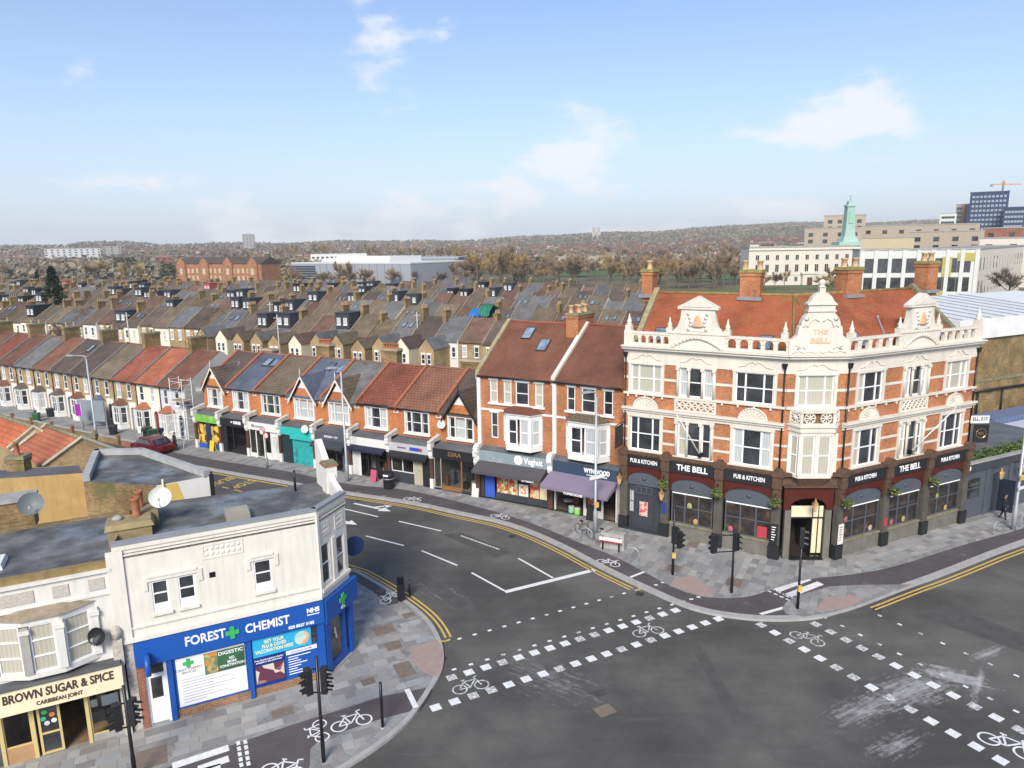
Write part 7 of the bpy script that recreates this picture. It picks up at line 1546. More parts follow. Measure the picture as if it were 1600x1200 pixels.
# ------------------------------------------------------------------ background buildings
def solve_z(p, y):
    lo, hi = -5.0, 150.0
    for _ in range(50):
        m = (lo+hi)/2
        if proj((p.x, p.y, m))[1] > y: lo = m
        else: hi = m
    return m
def at_dist(x, d, z=0.0):
    """ground point under image column x (row of the horizon) at horizontal distance d"""
    r_ = _f*FPX+_r*(x-800)+_u*(600-384); h = math.hypot(r_[0], r_[1]); return Vector((r_[0]/h*d, r_[1]/h*d, z))
def block(name, label, cat, a, b, depth, z, wallm, roofm=None, par=.4, zb=0.0):
    """box-shaped building whose front runs from a to b; returns the thing and its frame"""
    d = (b-a); t = thing(name, label, cat, (a.x, a.y, zb), math.atan2(d.y, d.x)); L = d.length
    mb = MB(); mb.box(0, L, 0, depth, -.2, z-zb); mb.build('wall', [wallm], t)
    MB().box(-.15, L+.15, -.15, depth+.15, z-zb, z-zb+par).build('parapet', [roofm or wallm], t); return t, L
def far_windows(t, L, z0s, n, w, h, x0=1.0, x1=None, m=PANE, y=-.06, frame=None, skip=()):
    x1 = L-1.0 if x1 is None else x1; key = ('fw', w, h, m.name, frame and frame.name)
    def f():
        mb = MB(); mb.box(0, w, 0, .05, 0, h); mats = [m]
        if frame: mb.box(-.12, w+.12, -.05, -.002, h, h+.15, 1); mb.box(-.12, w+.12, -.08, -.002, -.15, 0, 1); mb.box(w/2-.05, w/2+.05, -.03, -.002, 0, h, 1); mats.append(frame)
        return mb.mesh('window', mats)
    me = cached(key, f)
    for z in z0s:
        for k in range(n):
            if (k, z) in skip: continue
            inst('window', me, t, T((x0+(x1-x0-w)*k/max(1, n-1), y, z)))
PORT = plain('portland_stone', (.64, .59, .50), .8, .06); TAN = plain('tan_brick_far', (.40, .33, .25), .85, .1); CON2 = plain('white_cladding', (.60, .60, .57), .7, .08); COPPER = plain('copper_green', (.33, .47, .40), .7, .15)
# town hall
a, b = G(1168, 446), G(1392, 443)
th, L = block('town_hall', 'long white stone town hall with rows of tall windows and green copper tower', 'town hall', a, b, 12, 15.6, PORT, CONC, .7)
n_ = 14
far_windows(th, L, (10.6, ), n_, 1.3, 2.0, 3, L-2, PANE, frame=PORT); far_windows(th, L, (5.6,), n_, 1.4, 3.0, 3, L-2, PANE, frame=PORT); far_windows(th, L, (1.6,), n_, 1.2, 1.8, 3, L-2, PANE, frame=PORT, skip={(5, 1.6), (6, 1.6)})
c = MB(); c.box(-.3, L+.3, -.5, 0, 14.6, 15.2); c.box(-.1, L+.1, -.2, 0, 4.2, 4.5); c.build('cornice', [PORT], th)
c = MB(); x = L*.42; c.box(x-3, x+3, -2, 0, 0, 4.6); c.box(x-3.4, x+3.4, -2.4, .1, 4.6, 5.2); c.build('portico', [PORT], th); MB().box(x-1.1, x+1.1, -2.06, -1.9, 0, 3.2).build('door', [plain('brown_door', (.12, .05, .03), .6, .1)], th)
tb = (T(a)@RZ(math.atan2((b-a).y, (b-a).x))).inverted()@G(1329, 443); x = tb.x; zt = solve_z(G(1329, 440), 306)
c = MB(); c.box(x-6, x+6, 4, 12, 15.6, 17.6); c.frustum(x-3.4, x+3.4, 6.6, 13.4, 17.6, 20.0, 1.0); c.build('tower_base', [COPPER], th)
c = MB(); c.frustum(x-2.3, x+2.3, 7.7, 12.3, 20.0, 23, .4); c.frustum(x-1.9, x+1.9, 8.1, 11.9, 23, zt-5, .3); c.frustum(x-2.0, x+2.0, 8, 12, zt-5, zt-4.3, .1); c.frustum(x-1.3, x+1.3, 8.7, 11.3, zt-4.3, zt-2.6, .3); c.build('clock_tower', [COPPER], th)
c = MB(); c.box(x-.9, x+.9, 7.9, 8.05, zt-12, zt-7); c.build('tower_louvre', [plain('pale_copper', (.26, .50, .36), .7, .1)], th); c = MB(); c.tube([(x, 10, zt-2.6), (x, 10, zt)], [.3, .08], 6); c.tube([(x-.9, 10, zt-.6), (x+.9, 10, zt-.6)], .15, 5); c.build('weathervane', [COPPER], th)
# white frame building nearer
a, b = G(1337, 478), G(1522, 478); zt = solve_z(a, 392); w2, L = block('white_framed_building', 'white unfinished building with two rows of large dark window openings behind the pub roof', 'building', a, b, 7, zt, CON2, CONC, .5)
far_windows(w2, L, (zt*.26, zt*.60), 8, 3.3, 3.9, 1.5, L-2, PANE, -.08)
for x0, z0, w_, h_ in ((L*.70, zt*.52, 2.4, 5.5), (L*.82, zt*.80, 5.0, 2.2), (L*.66, zt*.2, 3.0, 1.2)): MB().box(x0, x0+w_, -.12, -.02, z0, z0+h_).build('yellow_sheathing', [plain('yellow_sheathing', (.42, .36, .10), .7, .1)], w2)
for k in range(9): MB().box(.6+k*(L-1.2)/8-.5, .6+k*(L-1.2)/8+.5, -.3, 0, 0, zt).build('pier', [CON2], w2)
a2 = b; b2 = G(1592, 452); zt2 = zt; w3, L3 = block('white_side_wing', 'pale side wing with narrow window slots right of the white unfinished building', 'building', a2+Vector((.3, .3, 0)), b2, 14, zt2, PORT, CONC, .5)
far_windows(w3, L3, (zt*.2, zt*.62), 16, 1.0, 3.6, 1.5, L3-1, PANE_G, -.06)
# tan blocks behind the town hall
for k, (x0, x1, d, yt, yb, lab, dz) in enumerate(((1285, 1350, 430, 337, 1, 'tan brick apartment block behind the copper tower', 0), (1256, 1345, 410, 357, 1, 'lower tan brick block left of the copper tower', 0), (1345, 1528, 430, 352, 1, 'long tan brick apartment block right of the copper tower', 0), (1420, 1536, 360, 362, 1, 'tan flat-roofed block with dark roof plant right of the town hall', 0), (1345, 1428, 290, 372, 1, 'plain buff screen block on the town hall roof line', 0), (1535, 1660, 420, 356, 1, 'red-brown brick block below the blue tower', 0), (1530, 1680, 330, 372, 1, 'pale stone block with yellow roof edge at the right edge', 0))):
    p, q = at_dist(x0, d), at_dist(x1, d); zt = solve_z(p.lerp(q, .5), yt); t, L = block('apartment_block', lab, 'building', p, q, 16, zt, (TAN, TAN, TAN, TAN, plain('buff_screen', (.50, .42, .27), .8, .08), BRICK_R, PORT)[k], CONC, .5)
    if k != 4: far_windows(t, L, tuple(zt-4.0-3.4*j for j in range(3)), max(4, int(L/7)), 2.2, 1.9, 2, L-2, PANE, -.06)
# blue tower with crane and neighbours
BLUEC = plain('blue_cladding', (.022, .042, .10), .5, .12)
p, q = at_dist(1508, 640), at_dist(1568, 640); zt = solve_z(p, 303); bt, L = block('blue_tower', 'dark blue clad tower block under construction at the right skyline', 'tower block', p, q, 22, zt, BLUEC, BLUEC, 1.2)
far_windows(bt, L, tuple(zt-3.2-3.3*j for j in range(11)), 9, 1.6, 1.5, 1.5, L-1.5, plain('pale_window_far', (.32, .36, .42), .4, .2), -.1)
p, q = at_dist(1562, 620), at_dist(1596, 620); z2 = solve_z(p, 326); t, L2 = block('blue_block', 'lower blue clad block beside the blue tower', 'tower block', p, q, 20, z2, BLUEC, BLUEC, 1.0); far_windows(t, L2, tuple(z2-3.2-3.3*j for j in range(8)), 6, 1.5, 1.5, 1, L2-1, plain('pale_window_far', (.32, .36, .42), .4, .2), -.1)
p, q = at_dist(1488, 660), at_dist(1508, 660); z3 = solve_z(p, 320); t, L2 = block('concrete_core', 'grey concrete frame with orange hoist left of the blue tower', 'building', p, q, 16, z3, CONC, CONC, .5); MB().box(L2*.5, L2*.72, -1.2, 0, 0, z3).build('hoist', [plain('orange_hoist', (.5, .22, .06), .6, .1)], t); far_windows(t, L2, tuple(z3-4-3.3*j for j in range(8)), 3, 2.5, 2.0, .5, L2*.48, PANE, -.05)
p, q = at_dist(1464, 600), at_dist(1490, 600); z3 = solve_z(p, 334); t, L2 = block('white_block', 'small white block left of the concrete frame on the skyline', 'building', p, q, 14, z3, CON2, CONC, .4); far_windows(t, L2, (z3-3.5, z3-7), 4, 2, 1.6, 1, L2-1, PANE, -.05)
p = at_dist(1557, 700); zc = solve_z(p, 288); t = thing('tower_crane', 'tower crane with orange jib above the blue tower', 'crane', p)
c = MB(); c.box(-.5, .5, -.5, .5, 0, zc); c.build('mast', [plain('crane_mast', (.28, .24, .2), .6, .1)], t); c = MB(); c.box(-10, 14, -.35, .35, zc-.35, zc+.35); c.prism([(-1.5, zc+.35), (1.5, zc+.35), (0, zc+3)], 'y', -.5, .5); c.build('jib', [plain('crane_orange', (.55, .24, .06), .6, .1)], t); MB().box(-10, -8, -.6, .6, zc-1.8, zc-.4).build('counterweight', [CONC], t)
# grey sports hall, school and offices
MET = plain('grey_metal_cladding', (.31, .325, .35), .5, .06); MET2 = plain('dark_metal_cladding', (.20, .205, .205), .5, .06)
a, b = G(458, 447), G(643, 452); zt = solve_z(a, 412); t, L = block('sports_hall', 'long pale grey metal-clad hall with dark louvred corner', 'hall', a, b, 45, zt, MET, CON2, .5)
for k in range(7): MB().box(.4, L*.22, -.3, -.05, 2.4+k*1.15, 3.1+k*1.15).build('louvre', [CHAR], t)
for k in range(12): MB().box(L*.26+k*L*.06, L*.26+k*L*.06+.25, -.12, -.02, 1.5, zt).build('cladding_rib', [MET2], t)
MB().box(L*.3, L*.75, 8, 30, zt+.5, zt+3.2).build('roof_plant', [WPAINT], t); MB().box(L*.05, L*.35, 18, 40, zt+.5, zt+2.2).build('roof_plant', [WPAINT], t)
a, b = G(610, 444), G(717, 443); zt = solve_z(a, 405); t, L = block('dark_hall', 'tall dark grey windowless hall right of the pale one', 'hall', a, b, 40, zt, MET2, MET, .6)
for k in range(10): MB().box(.5+k*(L-1)/9, .75+k*(L-1)/9, -.12, -.02, .5, zt).build('cladding_rib', [plain('hall_rib', (.17, .175, .175), .5, .06)], t)
a, b = at_dist(484, 560), at_dist(572, 560); zt = solve_z(a, 398); t, L = block('white_shed', 'white flat-roofed building behind the grey halls', 'building', a, b, 30, zt, WPAINT, WPAINT, .3); far_windows(t, L, (zt-3,), 12, 2, 1.4, 1, L-1, PANE_G, -.05)
SCH = brick('school_brick', (.36, .13, .06), (.32, .12, .055), (.36, .25, .15), .25)
a, b = G(278, 441), G(410, 443); zt = solve_z(a, 412); d = (b-a); t = thing('school', 'long red and cream brick school with gables beyond the roofs at left', 'school', a, math.atan2(d.y, d.x)); L = d.length
MB().box(0, L, 0, 14, -.2, zt).build('wall', [SCH], t); r_ = MB(); r_.prism([(-.5, zt), (14.5, zt), (7, zt+3.6)], 'x', -.4, L+.4); r_.build('roof', [TILE_DB], t)
far_windows(t, L, (1.4, 5.4), 18, 1.7, 2.6, 2, L-2, plain('cream_blind_window', (.5, .42, .28), .5, .1), -.06)
for k in (.08, .36, .64, .92):
    g = MB(); g.poly([(L*k-3.4, -1.2, 0), (L*k+3.4, -1.2, 0), (L*k+3.4, -1.2, zt+.4), (L*k, -1.2, zt+3.6), (L*k-3.4, -1.2, zt+.4)]); g.box(L*k-3.4, L*k+3.4, -1.19, 1, 0, zt+.3); g.build('gable', [SCH], t); MB().box(L*k-1.2, L*k+1.2, -1.26, -1.2, 4.6, 8).build('gable_window', [plain('cream_blind_window', (.5, .42, .28), .5, .1)], t)
for x0, x1, d, yt, lab, m, nr in ((68, 156, 1150, 389, 'long white office block below the left hills', CON2, 3), (160, 188, 1200, 385, 'grey-brown flats right of the white office block', CONC, 4), (380, 399, 1700, 366, 'pale concrete tower block on the skyline left of centre', CONC, 8), (925, 931, 1900, 355, 'left of two slim pale tower blocks on the skyline', PORT, 10), (932, 938, 1900, 355, 'right of two slim pale tower blocks on the skyline', PORT, 10), (860, 960, 520, 402, 'low brown brick school building beyond the playing field', TAN, 1), (240, 268, 620, 401, 'small red brick building right of the evergreen clump', BRICK_R, 2), (1172, 1186, 520, 383, 'small white house left of the town hall', WPAINT, 2), (1188, 1210, 560, 379, 'red brick flats with white top behind the town hall', BRICK_R, 3)):
    p, q = at_dist(x0, d), at_dist(x1, d); zb = terrain_z(p.x, p.y)-1; zt = solve_z(p, yt); t, L = block('far_block', lab, 'building', p, q, 15, zt, m, CONC, .5, zb); h = (zt-zb)
    far_windows(t, L, tuple(h-2.8-3.2*j for j in range(nr)), max(3, int(L/6)), 2.6, 1.6, .6, L-.6, PANE_G, -.1)
# ------------------------------------------------------------------ fields
for k, (pts, lab) in enumerate((([(330, 446), (462, 448), (462, 434), (345, 432)], 'a'), ([(868, 432), (1010, 430), (1005, 414), (880, 416)], 'b'), ([(1085, 434), (1168, 438), (1168, 410), (1100, 416)], 'c'), ([(770, 425), (865, 425), (865, 416), (790, 417)], 'd'))):
    m = MB(); m.poly([(p.x, p.y, .25) for p in (G(*q, .25) for q in pts)]); tag(m.build('playing_field', [plain('playing_field_grass', (.075, .135, .03), .9, .2, scale=.03)]), kind='structure')
# ------------------------------------------------------------------ trees
BARK = plain('bark', (.16, .125, .09), .9, .3, scale=2); TWIG = plain('bare_twigs', (.27, .195, .125), .9, .25, scale=.15); TWIGW = plain('willow_twigs', (.36, .25, .11), .9, .25, scale=.2); TWIGD = plain('dark_twigs', (.19, .145, .10), .9, .25, scale=.15)
def tree_meshes(seed, H, kind, twigs=1500, tw=None):
    rnd = random.Random(seed); tr = MB(); cr = MB(); tips = []
    def grow(p, d, L, r_, lev):
        n = 3; path = [p]; q = p.copy(); dd = d.copy()
        for _ in range(n):
            dd = (dd+Vector((rnd.gauss(0, .12), rnd.gauss(0, .12), rnd.gauss(.03, .08)))).normalized(); q = q+dd*L/n; path.append(q.copy())
        tr.tube(path, [r_*(1-.55*k/n) for k in range(n+1)], 5 if lev else 7, caps=False)
        if lev >= 2: tips.extend((a, dd) for a in path[1:]); return
        m = rnd.randint(4, 6) if lev == 0 else rnd.randint(3, 5)
        for k in range(m):
            t = rnd.uniform(.45, 1.0); i = min(n-1, int(t*n)); a = path[i].lerp(path[i+1], t*n-i); an = rnd.uniform(0, 6.28); sp = {'round': .8, 'tall': .3}[kind]
            nd = (dd*(1-sp*.55)+Vector((math.cos(an)*sp, math.sin(an)*sp, .25))).normalized(); grow(a, nd, L*rnd.uniform(.5, .72), r_*.5, lev+1)
        tips.append((q, dd))
    grow(Vector((0, 0, -.3)), Vector((0, 0, 1)), H*.5, H*.018, 0)
    for k in range(twigs):
        p, d = rnd.choice(tips); dd = (d+Vector((rnd.gauss(0, .6), rnd.gauss(0, .6), rnd.gauss(.15, .45)))).normalized(); L = H*rnd.uniform(.05, .15); a = p+dd*L*rnd.uniform(-.2, .5); w = dd.orthogonal().normalized(); w = (Matrix.Rotation(rnd.uniform(0, 3.14), 3, dd)@w)*H*.0065
        cr.poly([a-w, a+w, a+dd*L])
    return tr.mesh('trunk', [BARK]), cr.mesh('crown', [tw or TWIG])
PROT = [tree_meshes(k, 11, 'round', 1500, (TWIG, TWIG, TWIGD, TWIGW)[k % 4]) for k in range(6)]+[tree_meshes(20+k, 13, 'tall', 1300, (TWIG, TWIGW)[k % 2]) for k in range(3)]
def ever_mesh(seed, H, R_, cone):
    rnd = random.Random(seed); cr = MB()
    for _ in range(1800):
        t = rnd.random()**.8; z = H*(.08+.92*t); rad = R_*((1-t)**.8 if cone else math.sin(math.pi*min(.98, .12+.8*t))**.7)*rnd.uniform(.45, 1.0)*(1+.25*math.sin(z*4)); an = rnd.uniform(0, 6.28); p = Vector((rad*math.cos(an), rad*math.sin(an), z))
        u = Vector((math.cos(an), math.sin(an), rnd.uniform(-.6, .3))).normalized(); w = Vector((-math.sin(an), math.cos(an), rnd.gauss(0, .4))).normalized(); s = H*.035*rnd.uniform(.6, 1.4); cr.poly([p-w*s*.7, p+u*s, p+w*s*.7, p-u*s*.5], rnd.randrange(2))
    tr = MB(); tr.tube([(0, 0, -.3), (0, 0, H*.85)], [H*.02, .03], 6); return tr.mesh('trunk', [BARK]), cr.mesh('crown', [LEAFD, plain('evergreen_leaves_light', (.045, .07, .022), .8, .3)])
EVER = [ever_mesh(1, 12, 2.6, True), ever_mesh(2, 5, 2.6, False), ever_mesh(3, 9, 3.8, False)]
def tree(label, loc, proto, s, group=None, name='bare_tree', cat='tree'):
    t = thing(name, label, cat, loc, random.random()*6.28, group); t.scale = (s, s, s*random.uniform(.9, 1.1)); inst('trunk', proto[0], t); inst('crown', proto[1], t); return t
_tr = random.Random(31)
def scatter(n, x0, x1, y0, y1, label, group, sc=(.7, 1.25), protos=PROT, keep=None):
    k = 0; spots = []
    while k < n:
        x, y = _tr.uniform(x0, x1), _tr.uniform(y0, y1)
        if keep and not keep(x, y): continue
        p = G(x, y); p.z = terrain_z(p.x, p.y); pi = _tr.randrange(len(protos)); sz = _tr.uniform(*sc); spots.append((x, p, pi, sz)); k += 1
    spots.sort(key=lambda q: q[0])
    for j, (x, p, pi, sz) in enumerate(spots): tree(f"{('golden' if protos[pi][1].materials[0] == TWIGW else 'dark' if protos[pi][1].materials[0] == TWIGD else 'brown')} {label}, {ordinal(j+1)} from the left", p, protos[pi], sz, group)
def clear(x, y): return not (455 < x < 645 and y > 430 and y < 447) and not (872 < x < 1005 and 413 < y < 431) and not (1095 < x < 1165 and 413 < y < 436) and not (275 < x < 415 and y > 428)
scatter(90, 700, 905, 418, 450, 'bare tree right of the grey halls', 'trees right of the grey halls', (.9, 1.5), keep=clear)
scatter(70, 880, 1165, 428, 452, 'bare tree between playing field and pub roof', 'trees before the playing fields', (.75, 1.25), keep=clear)
scatter(40, 700, 1165, 404, 416, 'bare tree beyond the playing fields', 'trees beyond the playing fields', (1.1, 1.7), keep=clear)
scatter(16, 455, 720, 448, 453, 'bare tree before the grey halls', 'trees before the grey halls', (.75, 1.05))
scatter(45, 0, 460, 414, 440, 'bare tree around the school', 'trees by the school', (.8, 1.3), keep=clear)
scatter(40, 0, 700, 403, 414, 'bare tree beyond school and halls', 'trees beyond the school', (1.1, 1.7))
scatter(14, 1170, 1420, 446, 462, 'bare tree before the town hall', 'trees before the town hall', (.55, .85))
scatter(30, 430, 720, 404, 412, 'bare poplar in the belt behind the halls', 'golden poplars behind the halls', (1.3, 1.9), PROT[6:])
scatter(24, 20, 960, 458, 535, 'bare garden tree among the terraces', 'garden trees among the terraces', (.45, .75))
tree('large golden willow left of the evergreen clump', G(152, 446), tree_meshes(50, 14, 'round', 4200, TWIGW), 1.25); tree('broad bare tree at the right edge before the pale side wing', G(1575, 478), PROT[2], 1.15)
for x, y, s, lab in ((190, 432, 1.6, 'left dark evergreen of the clump beyond the willow'), (207, 431, 1.7, 'right dark evergreen of the clump beyond the willow'), (265, 446, 1.3, 'broad dark evergreen left of the school')): tree(lab, G(x, y), EVER[2], s, None, 'evergreen_tree')
tree('tall dark conifer standing among the roofs at left', G(93, 522, 0), EVER[0], 1.35, None, 'conifer'); tree('smaller dark conifer left of the tall one', G(63, 470), EVER[0], 1.0, None, 'conifer')
for x, y, s, lab in ((199, 447, 1.0, 'left slim poplar before the evergreen clump'), (217, 448, 1.0, 'right slim poplar before the evergreen clump')): tree(lab, G(x, y), PROT[7], s, None, 'poplar')
for x, y, s, lab, pr in ((110, 540, .75, 'pale-barked bare tree beside the tall conifer', PROT[0]), (128, 545, .7, 'bare birch right of the tall conifer', PROT[6]), (85, 548, .6, 'low bare tree at the foot of the tall conifer', PROT[2]), (600, 500, .75, 'bare tree between the roofs at centre', PROT[1]), (575, 498, .65, 'bare tree left of the centre garden tree', PROT[2]), (790, 505, .7, 'bare garden tree behind the tall shop roofs', PROT[0]), (850, 500, .65, 'bare garden tree right behind the tall shop roofs', PROT[1]), (380, 468, .6, 'small bare street tree among the back rows', PROT[5])): tree(lab, G(x, y, 0), pr, s)
for x, y, s, lab in ((495, 568, 1.05, 'round dark evergreen bush behind the shop roofs'), (455, 556, 1.2, 'tall dark evergreen bush left of the round one'), (635, 572, .8, 'green bush behind the long pale flat roof'), (108, 565, .7, 'green bush at the foot of the pale birch')): tree(lab, G(x, y, 0), EVER[1], s, None, 'evergreen_bush', 'bush')
# far woods and far suburbs: masses that read as one
def far_wood(name, n, fx, label, mats, hh=(7, 12), seed=5):
    rnd = random.Random(seed); mb = MB(); k = 0
    while k < n:
        r_ = fx(rnd)
        if r_ is None: continue
        p, H = r_, rnd.uniform(*hh); k += 1; mi = rnd.randrange(len(mats))
        for _ in range(12):
            an = rnd.uniform(0, 6.28); q = Vector((p.x+math.cos(an)*H*.38*rnd.random(), p.y+math.sin(an)*H*.38*rnd.random(), p.z+H*rnd.uniform(.1, .95))); s = H*rnd.uniform(.10, .22); u = Vector((rnd.gauss(0, 1), rnd.gauss(0, 1), rnd.gauss(0, 1))).normalized(); w = u.orthogonal().normalized()*s; mb.poly([q-u*s, q+w, q+u*s*.9, q-w*.8], mi)
    return tag(mb.build(name, mats), label, 'woodland', kind='stuff')
FW = [plain('far_wood_a', (.20, .17, .115), .95, .2, scale=.02), plain('far_wood_b', (.155, .138, .10), .95, .2, scale=.02), plain('far_wood_c', (.30, .235, .145), .95, .2, scale=.02)]
def ridge(rnd):
    x = rnd.uniform(-60, 1660); d = rnd.uniform(1700, 2850)
    if x < 880 and rnd.random() < .6: return None
    p = at_dist(x, d); 
    if x > 900 and d < 1850 and rnd.random() < .75: return None
    p.z = terrain_z(p.x, p.y)-1; return p
far_wood('hill_woodland', 9500, ridge, 'brown winter woodland along the distant hills', FW, (11, 17), 5)
def belt(rnd):
    x = rnd.uniform(-60, 1240); d = rnd.uniform(480, 1700); p = at_dist(x, d); p.z = terrain_z(p.x, p.y)-.5; return p
far_wood('suburban_trees', 4200, belt, 'bare trees mixed with far suburban houses', FW, (7, 12), 6)
def far_house_mesh(wm, rm):
    mb = MB(); mb.box(-5, 5, -4, 4, -1, 5.2, 0); mb.prism([(-4.4, 5.2), (4.4, 5.2), (0, 8.2)], 'x', -5.2, 5.2, 1); mb.box(-3.8, -2.2, -4.05, -3.99, 2.9, 4.3, 2); mb.box(1.8, 3.4, -4.05, -3.99, 2.9, 4.3, 2); return mb.mesh('far_house', [wm, rm, PANE])
FH = [far_house_mesh(*q) for q in ((WPAINT, TILE_RB), (BRICK_R, TILE_RB), (WRENDER, TILE_DB), (BRICK_Y, TILE_R), (BRICK_R, TILE_DB), (WPAINT, TILE_R))]
_fr = random.Random(77); k = 0; rest = MB()
HN = [('white-walled', 'red-roofed'), ('red-brick', 'red-roofed'), ('white-walled', 'dark-roofed'), ('stock-brick', 'red-roofed'), ('red-brick', 'dark-roofed'), ('white-painted', 'red-roofed')]
FX = sorted(_fr.uniform(-30, 1200) for _ in range(260)); CNT = {}
for k in range(260):
    x = FX[k]; d = _fr.uniform(560, 1900 if x < 820 else 1400); p = at_dist(x, d); p.z = terrain_z(p.x, p.y); i = _fr.randrange(6)
    o = inst('far_house', FH[i], None, T(p)@RZ(_fr.uniform(-.6, .6))); CNT[i] = CNT.get(i, 0)+1
    tag(o, f'distant {HN[i][0]} {HN[i][1]} house, {ordinal(CNT[i])} of its kind from the left in the suburbs', 'house', f'distant {HN[i][0]} {HN[i][1]} suburban houses')
for k in range(1300):
    x = _fr.uniform(-60, 1260); d = _fr.uniform(900, 2300 if x < 820 else 1500); p = at_dist(x, d); p.z = terrain_z(p.x, p.y); w = _fr.uniform(4, 9); i = len(rest.v); b = MB(); b.box(-w, w, -4, 4, -1, 5, _fr.choice((0, 0, 1, 2))); b.prism([(-4.3, 5), (4.3, 5), (0, 8)], 'x', -w, w, 3+_fr.randrange(2)); Mx = T(p)@RZ(_fr.uniform(-.7, .7))
    rest.v += [tuple(Mx@Vector(v)) for v in b.v]; rest.f += [tuple(i+q for q in f) for f in b.f]; rest.m += b.m; rest.sm += b.sm
tag(rest.build('far_suburb', [WRENDER, BRICK_R, BRICK_Y, TILE_RB, TILE_DB]), 'far suburb of small pale and red houses below the hills', 'suburb', kind='stuff')
# ------------------------------------------------------------------ right of the pub: low annexe, yard and the big brick wall
MRW = T(Vector((PUB_C2.x, PUB_C2.y, .12)))@RZ(AR)
def annexe():
    o = MRW@Vector((LR+.05, .1, 0)); t = thing('pub_annexe', 'single-storey charcoal pub annexe with planted parapet right of the pub', 'annexe', o, AR); L = 14.0
    w = MB(); w.wall(0, L, 0, 3.75, [(.4, 2.0, 1.25, 2.7), (3.3, 4.0, .05, 2.7), (6.0, 7.4, 1.25, 2.7)], 0, .15); w.box(0, L, 7.8, 8, 0, 3.7); w.build('wall', [DGREY], t)
    for x0, x1 in ((.4, 2.0), (6.0, 7.4)): window(t, Matrix.Identity(4), x0, x1, 1.25, 2.7, 1, 2, (PANE,), DGREY, .06, .06)
    MB().box(3.3, 4.0, .1, .16, .05, 2.7).build('door', [CHAR], t)
    d = MB(); d.box(0, .9, -.03, .03, 0, 2.2); d.build('open_door', [plain('navy_door', (.012, .016, .03), .5, .1)], t, T((4.0, -.02, .05))@RZ(R(-70)))
    for x in (.05, 2.4, 4.9, 8.2, 11): MB().box(x, x+.35, -.1, .0, 0, 3.2).build('pilaster', [DGREY], t)
    MB().box(-.02, L, -.14, .12, 3.2, 3.75).build('fascia', [plain('dark_annexe_fascia', (.05, .055, .066), .5, .1)], t); MB().box(-.02, L, -.2, .18, 3.752, 3.84).build('coping', [CONC], t)
    MB().box(.1, L, .2, 7.8, 3.3, 3.5).build('flat_roof', [FELT], t)
    for k, x in enumerate((.15,)): q = MB(); q.lathe([(.14, 0), (.14, .02)], n=14); q.v = [(x+.2+a, -.145-c, 3.5+b) for a, b, c in q.v]; q.build('white_roundel', [LETW], t)
    h = thing('parapet_hedge', 'green hedge growing along the annexe parapet', 'hedge', MRW@Vector((LR+.3, .45, 3.5)), AR); f = MB(); r_ = random.Random(9)
    for k in range(46): leafball(f, (k*.28, .1+r_.uniform(-.1, .2), .35+r_.uniform(-.1, .25)), .36, 60, r_, .11)
    f.build('foliage', [LEAF, plain('yellow_green_leaves', (.13, .16, .04), .7, .3)], h)
    v = thing('roof_vent', 'white domed roof vent on the annexe roof', 'vent', MRW@Vector((LR+2.9, 2.6, 3.62)), AR); MB().lathe([(.9, 0), (.95, .1), (.8, .35), (.3, .5)], n=16).build('dome', [WPAINT], v); MB().box(-.8, .8, -.8, .8, -.1, .02).build('base', [LEAD], v)
    for x, z, lab in ((3.0, 2.75, 'brass lantern left of the annexe door'), (5.3, 2.85, 'brass lantern right of the annexe door')): lantern(MR, LR+x, z, lab, .5, -.05)
annexe()
def rsign():
    p = MRW@Vector((LR+.1, -.1, 0))+Vector((-.35, 0, 0)); t = thing('hanging_sign', 'black square sign with gold ring and white banner at the right end of the pub', 'sign', p+Vector((0, 0, 6.0)), 0); t.scale = (.85, .85, .85)
    MB().tube([(0, 0, .95), (1.6, -.2, .95)], .03, 6).build('bracket', [BLACK], t); MB().box(.35, 1.45, -.3, -.22, -.75, .62).build('board', [BLACKP], t)
    r_ = MB(); r_.tube([(.9+.36*math.cos(R(k)), -.31, -.05+.36*math.sin(R(k))) for k in range(0, 361, 20)], .02, 5, caps=False); r_.build('ring_emblem', [GOLD], t); text('board_lettering', 'BELL', .2, t, T((.9, -.305, -.05)), GOLD, .004, .004)
    MB().box(.05, 1.4, -.29, -.24, .72, 1.28).build('banner', [WPAINT], t); text('banner_lettering', 'ELL, E17.', .34, t, T((.75, -.292, 1.02)), BLACKP, .01, .004, w=1.15)
rsign()
def planept(P0, d, x, y):
    n = Vector((-d.y, d.x, 0)); r_ = _f*FPX+_r*(x-800)+_u*(600-y); r_ = Vector(r_); t = ((P0-Vector((0, 0, CAMH))).dot(n))/(r_.dot(n)); q = Vector((0, 0, CAMH))+r_*t; return (q-P0).dot(d), q.z
